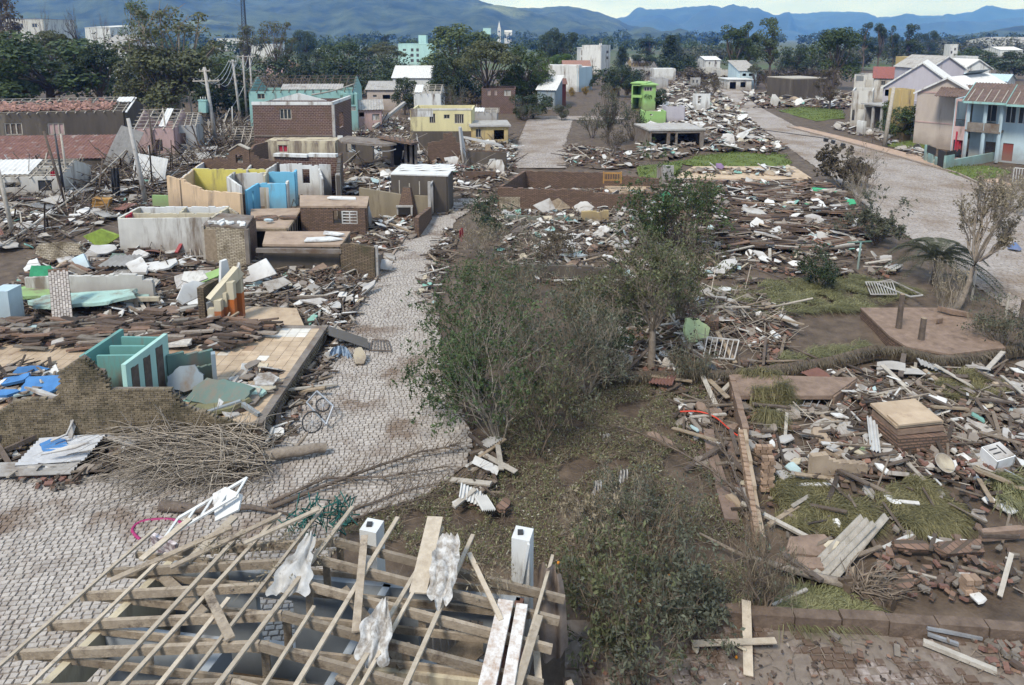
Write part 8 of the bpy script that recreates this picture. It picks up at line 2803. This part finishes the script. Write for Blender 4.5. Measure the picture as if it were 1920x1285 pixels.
# left middle
Heap('between the pale wall stump and the cream house', [(-40, 640), (-40, 560), (60, 520), (90, 470), (200, 455), (390, 470), (400, 560), (380, 625), (200, 632)], .55, 7).small(9, 1.25, (6, 1, 3, 2.4)).tiles_in_pack(60, 0, 1.2).big([('panel', 26, 1.0), ('slab', 26, 1.0), ('board', 22, 1.0), ('sheet', 7, .9)]).tangle(300, .5, 2.2, .02, m_brd, 'tangled_sticks', .3)
Heap('below the brick end wall at the street', [(465, 575), (470, 490), (640, 505), (700, 520), (690, 545), (650, 620), (625, 640), (560, 612)], .45, 8).small(16, 1.1, (7, 1, 4, 1.2)).big([('panel', 7, .8), ('slab', 10, .7), ('board', 22, .9)]).tangle(220, .4, 1.8, .018, m_brd, 'tangled_sticks', .3)
Heap('beside the barbecue wall', [(650, 460), (690, 410), (790, 415), (775, 440), (720, 500), (700, 465)], .3, 9).small(9, 1.1, (4, 1, 3, 2)).big([('panel', 8, .9), ('board', 14, 1.0), ('slab', 6, .8)])
Heap('in front of the white tiled rooms', [(545, 400), (555, 350), (640, 345), (735, 330), (735, 355), (680, 365), (560, 368)], .5, 10).small(6, 1.4, (5, 1, 3, 2.4)).big([('panel', 14, 1.1), ('slab', 10, 1.0), ('board', 12, 1.1)])
Heap('around the collapsed brick houses', [(640, 300), (650, 255), (770, 262), (800, 300), (900, 262), (968, 268), (965, 320), (930, 345), (850, 342), (800, 330), (740, 330), (640, 335)], .7, 11).small(5, 1.7, (5, 1, 3, 2.6)).big([('panel', 30, 1.3), ('slab', 24, 1.2), ('board', 26, 1.2), ('sheet', 6, 1.2), ('pole', 10, 1.1)]).tangle(420, .8, 3.5, .045, m_brd)
Heap('across the muddy lot below the leaning poles', [(-60, 470), (-60, 385), (130, 370), (320, 345), (300, 390), (215, 410), (150, 440), (60, 465)], .25, 12).small(4, 1.4, (4, 1, 4, 2)).big([('board', 22, 1.1), ('sheet', 12, 1.2), ('panel', 9, 1.0), ('pole', 10, 1.0)]).tangle(260, .8, 3, .04, m_brd)
Heap('in the tangle under the leaning poles', [(190, 345), (215, 300), (300, 300), (400, 280), (480, 285), (440, 310), (330, 330), (310, 375), (200, 385)], .9, 13).small(4.5, 1.6, (3, 1, 6, 2)).big([('board', 34, 1.4), ('sheet', 14, 1.5), ('panel', 10, 1.2), ('pole', 28, 1.3)]).tangle(800, 1, 4.5, .05, m_brd)
Heap('around the low wrecked house', [(-60, 385), (-60, 330), (215, 325), (240, 300), (220, 360), (120, 385)], .5, 14).small(4, 1.5, (3, 1, 6, 2)).big([('board', 20, 1.3), ('sheet', 8, 1.3), ('panel', 8, 1.1), ('pole', 14, 1.1)]).tangle(420, 1, 3.6, .045, m_brd)
Heap('beyond the brick house', [(380, 285), (400, 240), (480, 240), (480, 285)], 1.0, 15).small(2.5, 1.9, (3, 1, 6, 2)).big([('board', 18, 1.6), ('pole', 14, 1.5)]).tangle(420, 1.2, 5, .06, m_brd)
Heap('among the pale cottages', [(640, 270), (650, 235), (760, 225), (900, 215), (900, 262), (780, 262)], .6, 16).small(1.8, 2.0, (4, 1, 4, 3)).big([('panel', 12, 1.4), ('board', 16, 1.5), ('pole', 8, 1.3)]).tangle(260, 1, 4, .05, m_brd)
# right of the street
Heap('in the brick enclosure', None, .25, 17, world_poly=[E0.lerp(E2, .08), E1.lerp(E3, .08), E2.lerp(E0, .08), E3.lerp(E1, .08)], over_slab=True).small(9, 1.2, (3, 5, 2, 1)).big([('board', 8, 1.0), ('panel', 5, .9)])
Heap('in the big tile rubble beside the wide road', [(1195, 470), (1215, 360), (1260, 345), (1500, 342), (1560, 355), (1610, 400), (1640, 440), (1590, 470), (1380, 470)], .55, 18).small(8, 1.5, (4, 3, 4, 2.6)).tiles_in_pack(170, 0, 1.5).big([('panel', 46, 1.1), ('slab', 30, 1.1), ('board', 36, 1.2)])
Heap('under the scrub below the white boards', [(930, 520), (940, 400), (1200, 395), (1195, 470), (1380, 475), (1390, 520), (1150, 540), (1000, 530)], .35, 19).small(7, 1.2, (3, 2, 5, 2.4)).big([('panel', 18, .9), ('board', 34, 1.0), ('slab', 10, .9), ('pole', 8, .8)]).tangle(500, .4, 2, .018, m_twigp, 'tangled_sticks', .35)
HT = Heap('on the tiled house floor', None, .12, 38, world_poly=[TT(x, y, .5) for x, y in ((1280, 326), (1500, 332), (1480, 316), (1310, 316))], over_slab=True)
HT.base = .5
HT.small(3, 1.5, (3, 1, 2, 3)).big([('panel', 6, 1.2), ('slab', 4, 1.0)])
Heap('beyond the brick enclosure', [(1055, 310), (1060, 270), (1190, 285), (1200, 312), (1140, 318)], .3, 20).small(4, 1.6, (3, 2, 4, 2)).big([('board', 12, 1.2), ('panel', 5, 1.1), ('pole', 8, 1.0)])
Heap('on the rubble ridge by the wide road', [(1195, 300), (1200, 240), (1215, 215), (1270, 195), (1290, 165), (1345, 165), (1380, 200), (1440, 260), (1470, 280), (1440, 292), (1330, 282), (1260, 300)], 1.2, 21).small(2.6, 2.2, (3, 1, 3, 5)).big([('panel', 56, 1.8), ('slab', 34, 1.7), ('board', 34, 1.7)])
Heap('across the wide road by the box house', [(1375, 205), (1400, 180), (1480, 172), (1600, 180), (1590, 205), (1500, 200)], .8, 22).small(1.5, 2.4, (4, 1, 3, 4)).big([('panel', 22, 2.0), ('slab', 14, 1.9), ('board', 12, 1.8)])
Heap('along the far edge of the wide road', [(1560, 240), (1590, 232), (1680, 262), (1760, 300), (1745, 306), (1640, 262)], .25, 23).small(3, 1.5, (4, 1, 3, 3)).big([('panel', 14, 1.2), ('board', 10, 1.2)])
Heap('among the far ruins', [(1180, 190), (1200, 152), (1330, 146), (1420, 158), (1380, 168), (1290, 172), (1230, 196)], .6, 24).small(.7, 2.6, (3, 1, 3, 4))
Heap('in the dry scrub around the pale trunked tree', [(1130, 690), (1150, 600), (1280, 560), (1400, 540), (1480, 590), (1480, 640), (1440, 692), (1300, 700)], .3, 25).small(15, 1.0, (2, 7, 3, 1.0)).big([('board', 26, .9), ('panel', 9, .7), ('pole', 10, .8)]).tangle(500, .4, 1.8, .015, m_twigp, 'tangled_sticks', .35)
Heap('at the grass plot edge', [(1380, 540), (1400, 480), (1600, 470), (1700, 505), (1640, 530), (1500, 520)], .15, 26).small(7, 1.0, (3, 4, 4, 2)).big([('board', 14, .9), ('panel', 10, .8)])
Heap('along the sunken hedge', [(1210, 742), (1240, 712), (1480, 705), (1640, 690), (1930, 690), (1930, 720), (1700, 725), (1600, 705), (1480, 745), (1370, 745)], .18, 27).small(13, .9, (4, 5, 4, 1)).big([('board', 20, .8), ('sheet', 6, .7), ('panel', 8, .6)])
Heap('around the slab stack', [(1375, 745), (1560, 745), (1620, 712), (1930, 722), (1930, 900), (1850, 905), (1760, 900), (1640, 900), (1520, 900), (1450, 900), (1400, 830)], .28, 28).small(24, .95, (7, 3, 2.5, 1.0)).big([('slab', 26, .6), ('panel', 14, .5), ('board', 22, .7)]).tangle(420, .3, 1.4, .012, m_twigp, 'tangled_sticks', .2)
Heap('outside the tilted block wall', [(1255, 760), (1370, 745), (1395, 830), (1420, 985), (1345, 985), (1310, 850)], .12, 29).small(14, .8, (5, 3, 4, 1)).big([('board', 14, .6), ('slab', 8, .5), ('panel', 5, .4)])
Heap('in the open foundation', [(1440, 990), (1445, 905), (1520, 900), (1930, 905), (1930, 1005), (1750, 1005), (1460, 1010)], .08, 30).small(6, .75, (5, 1, 3, 1)).big([('board', 14, .6), ('panel', 8, .35)])
Heap('on the mud bank above the kerb', [(1470, 1010), (1930, 1005), (1930, 1130), (1700, 1135), (1560, 1115), (1480, 1080)], .06, 31).small(7, .8, (8, 1, 1, .5)).big([('slab', 6, .35), ('board', 5, .6)])
Heap('at the foot of the muddy kerb', [(1830, 1205), (1930, 1210), (1930, 1262), (1850, 1250)], .03, 32).small(9, .9, (8, 0, 0, 0))
Heap('over the muddy cobbles by the wooden cross', [(1040, 1185), (1930, 1212), (1930, 1300), (1040, 1300)], .02, 36).small(18, .35, (6, 1, 0, .4)).tangle(160, .1, .5, .008, m_twig, 'twig_litter', .1)
Heap('over the cobbles of the street', [(0, 900), (480, 860), (560, 770), (830, 700), (880, 830), (690, 960), (300, 960), (0, 1200)], .01, 37).tangle(10, .1, .5, .008, m_twig, 'twig_litter', .1)
Heap('along the broken street kerb', [(870, 960), (880, 900), (915, 840), (945, 850), (920, 930), (905, 970)], .25, 33).small(30, .6, (4, 1, 5, 1)).big([('board', 12, .6), ('sheet', 4, .5)])
Heap('on the street edge below the torn shrubs', [(790, 560), (800, 480), (840, 430), (870, 440), (830, 520), (815, 580)], .15, 34).small(14, .8, (4, 1, 5, 1)).big([('board', 10, .8)])
Heap('where the mud closes the narrow street', [(780, 412), (830, 350), (960, 330), (935, 350), (930, 385), (860, 400)], .12, 35).small(5, 1.0, (4, 1, 5, 1)).big([('board', 14, .9), ('panel', 6, .7)])

# individual bricks, the nearest and clearest
bkm = [MB().box((0, 0, 0), (.22, .11, .075)).mesh('loose_brick', m) for m in (W['brickwall'], W['brick_brown'], m_rub)]
for poly, cnt, where in (([(1820, 1195), (1935, 1205), (1935, 1265), (1860, 1255)], 26, 'by the long grey squared timber'), ([(1540, 1060), (1800, 1040), (1930, 1080), (1900, 1130), (1650, 1125)], 80, 'on the mud beside the torn root ball'),
                         ([(1560, 1170), (1720, 1185), (1700, 1240), (1540, 1230)], 6, 'on the muddy cobbles below the kerb'), ([(20, 890), (160, 895), (130, 925), (60, 915)], 34, 'spilled on the cobbles beside the ribbed cement sheet'), ([(1640, 850), (1760, 830), (1900, 900), (1780, 905)], 70, 'around the round dish')):
 P = GP(poly)
 q = random.Random(cnt)
 n = 0
 while n < cnt:
  x, y = q.uniform(min(p.x for p in P), max(p.x for p in P)), q.uniform(min(p.y for p in P), max(p.y for p in P))
  if not inpoly(x, y, P):
   continue
  n += 1
  zz = .05 + q.random() * .05 + (.18 if 'dish' in where else 0)
  o = place('loose_brick', q.choice(bkm), (x, y, zz), (q.gauss(0, .25), q.gauss(0, .25), q.uniform(0, 6.28)), q.uniform(.85, 1.2))
  tag(o, 'loose brown brick ' + where, 'brick', 'loose bricks ' + where)
# ---------------------------------------------------------------- poles, wires and small things
def pole(label, base, top, w, mat=None, arms=(), name='utility_pole', cat='pole', extra=None):
 """pole from its foot to its head, both read off the photo; the head hangs over the same depth as the foot"""
 b = G(*base)
 s = (ROW0 - top[1]) / FPX
 z = CAM_H + b.y * (s * CP - SP) / (CP + s * SP)
 zc = b.y * CP - (z - CAM_H) * SP
 t_ = Vector(((top[0] - 960) / FPX * zc, b.y, z))
 t = thing(name, label, cat, b)
 part('shaft', MB().tube([b - Vector((0, 0, .2)), b.lerp(t_, .5), t_], [w, w * .85, w * .7], 8), mat or m_conc, t)
 for f, l, dx_ in arms:
  p = b.lerp(t_, f)
  part('crossarm', MB().bar(p + Vector((-l + dx_, -.1, 0)), p + Vector((l + dx_, -.1, .06)), .14, .16), W['woodp'], t)
  for k in (-.9, -.3, .3, .9):
   part('insulator', MB().tube([p + Vector((k * l + dx_, -.1, .05)), p + Vector((k * l + dx_, -.1, .3))], [.06, .05], 5), W['offwhite'], t)
 if arms:
  part('brace', MB().bar(b.lerp(t_, arms[0][0] - .06), b.lerp(t_, arms[0][0]) + Vector((-arms[0][1] * .6, -.1, 0)), .07), W['metal'], t)
 return t, b, t_

p1, b1_, t1_ = pole('tall concrete power pole with two crossarms leaning beside the turquoise transformer', (407, 278), (383, 126), .26, None, ((.83, 1.7, 0), (.95, .7, 0)))
p2, b2_, t2_ = pole('second concrete power pole behind the tall one', (453, 240), (436, 112), .22, None, ((.97, .6, 0),))
p3, b3_, t3_ = pole('slim concrete pole of the paired poles', (463, 225), (455, 104), .2, None, ((.98, 1.6, .6),))
p4, b4_, t4_ = pole('last concrete pole of the paired poles', (476, 225), (468, 107), .2)
pole('grey pole leaning over the fallen corrugated sheets', (275, 385), (240, 222), .2)
pole('thin rusty post beside the pink walled house', (290, 302), (278, 205), .12, W['woodd'], name='post')
pole('thin bare post before the caved in grey house', (318, 300), (305, 203), .11, W['woodp'], name='post')
pole('short leaning post on the mound behind the pink walled house', (346, 222), (336, 174), .13, W['woodp'], name='post')
pole('second short leaning post beside the turquoise transformer', (362, 228), (354, 167), .13, W['woodp'], name='post')
pole('dark leaning post in front of the rusty shed roof', (125, 385), (82, 246), .13, W['woodd'], name='post')
pole('blackened thin post in front of the rusty shed roof', (122, 372), (103, 251), .11, W['iron'], name='post')
pole('pale post with a rag beside the blackened post', (130, 366), (114, 251), .12, W['woodp'], name='post')
pole('timber post leaning at the picture edge', (26, 446), (-4, 315), .16, W['woodp'], name='post')
pole('thin white post in front of the brick house', (437, 262), (435, 200), .1, W['offwhite'], name='post')
pole('old wooden power pole leaning by the wide road', (1658, 275), (1676, 163), .3, W['woodp'])
pole('thin stake in front of the barbecue wall', (778, 440), (776, 408), .07, W['woodd'], name='post')
pole('thin iron bar standing on the street side rubble', (665, 582), (663, 534), .04, W['iron'], name='post')
# transformer
c = b1_.lerp(t1_, .52) + Vector((-.75, -.3, 0))
tf_ = thing('transformer', 'turquoise transformer drum hanging beside the tall power pole', 'transformer', c)
part('tank', MB().box(c, (.95, .8, 1.5), rotm(0, 4, 0)), W['turq'], tf_)
part('lid', MB().box(c + Vector((.02, 0, .8)), (1.05, .9, .1), rotm(0, 4, 0)), W['turq'], tf_)
for i in (-1, 0, 1):
 part('bushing', MB().tube([c + Vector((i * .3, 0, .85)), c + Vector((i * .3, 0, 1.25))], [.07, .05], 6), W['offwhite'], tf_)
part('bracket', MB().bar(c + Vector((.4, 0, .2)), c + Vector((.95, .3, .2)), .12), W['metal'], tf_)

def wire(label, a, b, sag, rad=.035, mat=None):
 a, b = Vector(a), Vector(b)
 solo('wire', MB().tube([a.lerp(b, i / 12) - Vector((0, 0, sag * 4 * (i / 12) * (1 - i / 12))) for i in range(13)], rad, 4), mat or W['metal'], label, 'wire', None)

for i, (k, g_) in enumerate(((-1.3, 'outermost'), (-.4, 'second'), (.4, 'third'), (1.3, 'innermost'))):
 wire(g_ + ' slack wire between the tall pole and the second pole', b1_.lerp(t1_, .84) + Vector((k, -.1, .3)), b2_.lerp(t2_, .97) + Vector((k * .4, -.1, .3)), 1.6 + .25 * i)
 wire(g_ + ' slack wire between the second pole and the paired poles', b2_.lerp(t2_, .97) + Vector((k * .4, -.1, .3)), b3_.lerp(t3_, .98) + Vector((k + .6, -.1, .3)), 1.6 + .2 * i)
wire('torn cable drooping from the turquoise house to the brick house', TT(585, 182, 6) + Zv(6.3), TT(664, 160, 7) + Zv(7.2), .2, .12, W['woodp'])
wire('cable dragged over the ground below the leaning poles', G(10, 470) + Zv(.5), G(245, 320) + Zv(2.5), .5, .09, W['woodp'])
wire('snapped cable hanging from the paired poles', b3_.lerp(t3_, .55), G(408, 230) + Zv(.5), 1.0, .06)
wire('cable looped across the collapsed dark brick house', TT(684, 268, 3) + Zv(3.2), TT(742, 280, 3) + Zv(3), .6, .06)
wire('fallen cable lying across the wide road', G(1385, 238) + Zv(.06), G(1560, 262) + Zv(.06), 0, .05, W['iron'])
for (x, y) in ((1548, 262), (1562, 266), (1580, 272)):
 panel('spool', 'dark tangled lump ' + ('at the far end' if x < 1550 else 'in the middle' if x < 1570 else 'at the near end') + ' of the fallen cable', x, y, .3, .35, .3, .4, (10, 10, 0), W['iron'], 'debris')
solo('leaning_beam', MB().bar(G(700, 250) + Zv(.8), G(760, 240) + Zv(4.0), .5, .4), m_conc, 'thick concrete beam leaning against the yellow house', 'beam')
solo('roof_sheet', MB().corr(G(196, 322) + Zv(.8), Vector((3.0, -1.2, -.6)), Vector((1.6, 1.2, 4.0)), 11, .08, .03, .1), W['fibro'], 'large corrugated sheet standing crumpled at the foot of the leaning grey pole', 'roof sheet')
solo('roof_sheet', MB().corr(G(248, 348) + Zv(.3), Vector((3.6, -1.0, -.4)), Vector((-.2, 1.6, 2.6)), 12, .08, .03, .1), W['fibrop'], 'pale corrugated sheet sagging behind the leaning grey pole', 'roof sheet')
solo('roof_sheet', MB().corr(G(616, 640) + Zv(.75), Vector((.25, -.8, -.1)), Vector((1.9, -.35, -.5)), 7, .03, .015), W['iron'], 'black ridged plastic sheet sliding onto the cobbles', 'roof sheet')
cloth('tarp', 'crumpled blue plastic beside the black ridged sheet', [G(620, 672) + Zv(.5), G(640, 664) + Zv(.45), G(655, 668) + Zv(.4)], .45, .8, M('blue_plastic', (.30, .37, .45), (.16, .22, .30), rough=.4, bump=.4), 4, 'plastic', 5, .3, (.1, -.3), .2)
panel('wall_fragment', 'pale round edged block at the end of the black ridged sheet', 675, 668, .3, .3, .42, .15, (35, 0, 10), W['cream'], 'block')
rail('gate', 'rusty iron grate lying flat on the cobbles', [Zb(G(694, 660), .08), Zb(G(734, 662), .1), Zb(G(728, 642), .1), Zb(G(698, 640), .08)], 6, W['woodd'], 'grate', .04)
# handcart with wheels
ct = thing('handcart', 'overturned cart with spoked wheels and a white frame on the cobbles', 'cart', G(596, 795))
f0, f1, f2, f3 = Zb(G(576, 776), .45), Zb(G(612, 808), .25), Zb(G(626, 790), .6), Zb(G(596, 768), .75)
part('frame', MB().bar(f0, f1, .05).bar(f1, f2, .05).bar(f2, f3, .05).bar(f3, f0, .05), W['metal'], ct)
for (c_, nx_, rad_) in ((f0.lerp(f2, .62), (.3, -.5, .8), .25), (G(586, 806) + Zv(.3), (.5, -.6, .5), .36)):
 n_ = Vector(nx_).normalized()
 u_ = n_.cross(Vector((0, 0, 1))).normalized()
 v_ = n_.cross(u_)
 ring = [c_ + u_ * rad_ * math.cos(i * .3142) + v_ * rad_ * math.sin(i * .3142) for i in range(21)]
 whl = part('wheel', MB().tube(ring, .03, 5), W['iron'], ct)
 sp_ = MB()
 for i in range(0, 20, 2):
  sp_.bar(c_, ring[i], .012)
 part('spokes', sp_, W['metal'], whl)
# hero pieces of the left middle
panel('wall_fragment', 'large white split panel leaning beside the flaking brick block', 492, 508, 1.0, .95, .8, .1, (50, 10, -12), W['white'], 'panel', 4, .06)
panel('wall_fragment', 'white tilted table top in the street side rubble', 520, 535, .8, .8, .6, .06, (32, 14, 20), W['offwhite'], 'panel', 4, .06)
panel('wall_fragment', 'long white plank at the kerb below the brick end wall', 688, 540, .4, .28, .8, .08, (16, 0, -22), W['white'], 'panel', 4, .03)
panel('wall_fragment', 'white rounded slab at the kerb beside the brick end wall', 724, 497, .4, .38, .4, .1, (40, 10, 0), W['white'], 'panel', 8, .1)
panel('sink', 'white sink top lying in the street side rubble', 588, 566, .45, .75, .32, .08, (14, 0, 0), W['white'], 'sink', 4, .03)
panel('wall_fragment', 'big white slab tilted at the top of the left rubble', 192, 468, 1.0, .85, .5, .08, (24, 8, 25), W['white'], 'panel', 6, .2)
panel('broken_cupboard', 'pale blue cabinet side in the left rubble', 155, 492, .9, .8, .5, .2, (40, 10, -20), W['paleblue'], 'cabinet', 4, .04)
panel('wall_fragment', 'white two part slab sliding down the left rubble', 258, 500, .9, 1.1, .5, .14, (20, 12, -42), W['white'], 'panel', 5, .15)
panel('wall_fragment', 'white broken slab in the middle of the left rubble', 300, 500, .9, 1.0, .45, .12, (20, -8, 22), W['white'], 'panel', 6, .15)
panel('wall_fragment', 'white slab lying behind the two part slab', 262, 478, .9, .7, .35, .1, (20, 5, -30), W['white'], 'panel', 6, .15)
panel('wall_fragment', 'green painted wall corner in the left rubble', 78, 512, .9, .7, .5, .14, (68, 8, 30), m_gp, 'panel', 5, .2)
panel('wall_fragment', 'dark green wall lump in the left rubble', 220, 490, .9, .5, .5, .4, (40, 10, 10), W['darkteal'], 'panel', 6, .2)
panel('wall_fragment', 'lime edged slab near the orange pillars', 390, 520, 1.2, 1.0, .3, .16, (30, -14, 30), W['lime'], 'panel', 5, .15)
panel('ruin_wall', 'mossy broken brick wall lump behind the left rubble', 112, 470, .9, 1.5, .6, .35, (75, 0, 10), W['brick_pale'], 'wall', 9, .2)
panel('ruin_wall', 'lime green wall piece behind the left rubble', 192, 448, 1.0, 1.3, .7, .2, (86, 0, 0), M('lime_moss', (.25, .34, .06), (.13, .17, .04), dirt=MUD, dirt_amt=.3), 'wall', 4, .05)
solo('timber', MB().bar(G(332, 492) + Zv(.6), G(368, 470) + Zv(2.0), .2, .16), W['red'], 'red painted beam rising from the left rubble', 'beam')
solo('roof_sheet', MB().corr(G(185, 528) + Zv(.9), Vector((1.6, .1, 0)), Vector((.5, 1.0, .35)), 6, .06, .02), W['fibro'], 'ribbed cement sheet lying in front of the two part slab', 'roof sheet')
solo('roof_sheet', MB().corr(G(232, 460) + Zv(.2), Vector((.9, -.1, 0)), Vector((.3, .5, 1.5)), 5, .05, .02), W['woodp'], 'brown ribbed sheet leaning on the cream house', 'roof sheet')
rail('chair_frame', 'white metal chair frame below the cream house', [Zb(G(358, 492), .4), Zb(G(384, 492), .4), Zb(G(384, 480), 1.0), Zb(G(358, 480), 1.0)], 3, W['white'], 'frame', .05)
cab = thing('cabinet', 'orange wooden crate standing in the muddy lot', 'crate', G(193, 392))
part('box', MB().box(G(193, 390) + Zv(.45), (1.3, .7, .8), rotm(0, 6, 8)), m_or, cab)
part('slat', MB().box(G(193, 390) + Vector((0, -.38, .5)), (1.2, .05, .12), rotm(0, 6, 8)), m_or, cab)
dk = cloth('clothes', 'dark clothes hanging from the wreckage by the leaning grey pole', [G(212, 378) + Zv(2.9), G(230, 378) + Zv(3.0)], 2.5, .9, W['iron'], 21, 'clothes', 3, -.2, (0, 0), .2)
cloth('clothes', 'red cloth hanging on the dark leaning post', [G(100, 372) + Zv(2.4), G(108, 372) + Zv(2.5)], 1.5, .6, W['red'], 22, 'cloth', 2, .1)
cloth('clothes', 'red rag caught in the pale dead scrub', [G(862, 470) + Zv(1.5), G(869, 470) + Zv(1.6)], .8, .5, W['red'], 23, 'cloth', 2, .1)
cloth('clothes', 'red garment hanging at the door of the turquoise two storey house', [G(1788, 297) + Zv(3.2), G(1800, 297) + Zv(3.2)], 2.4, .6, W['red'], 24, 'cloth', 3, .1)
for i, (x, y, z) in enumerate(((1160, 975, 1.6), (1112, 978, 1.3), (945, 800, .7), (1340, 470, .6), (1130, 820, .1))):
 cloth('plastic_scrap', ('white plastic scrap caught in the twiggy crown', 'torn clear plastic in the pale withered shrub', 'white ribbon hanging from the leafy shrub tree', 'white rag in the dark green sapling', 'white cup shaped scrap on the leaf litter')[i], [G(x, y) + Zv(z), G(x + 14, y) + Zv(z + .05)], .35, .5, m_pl, 40 + i, 'plastic', 3, .3)
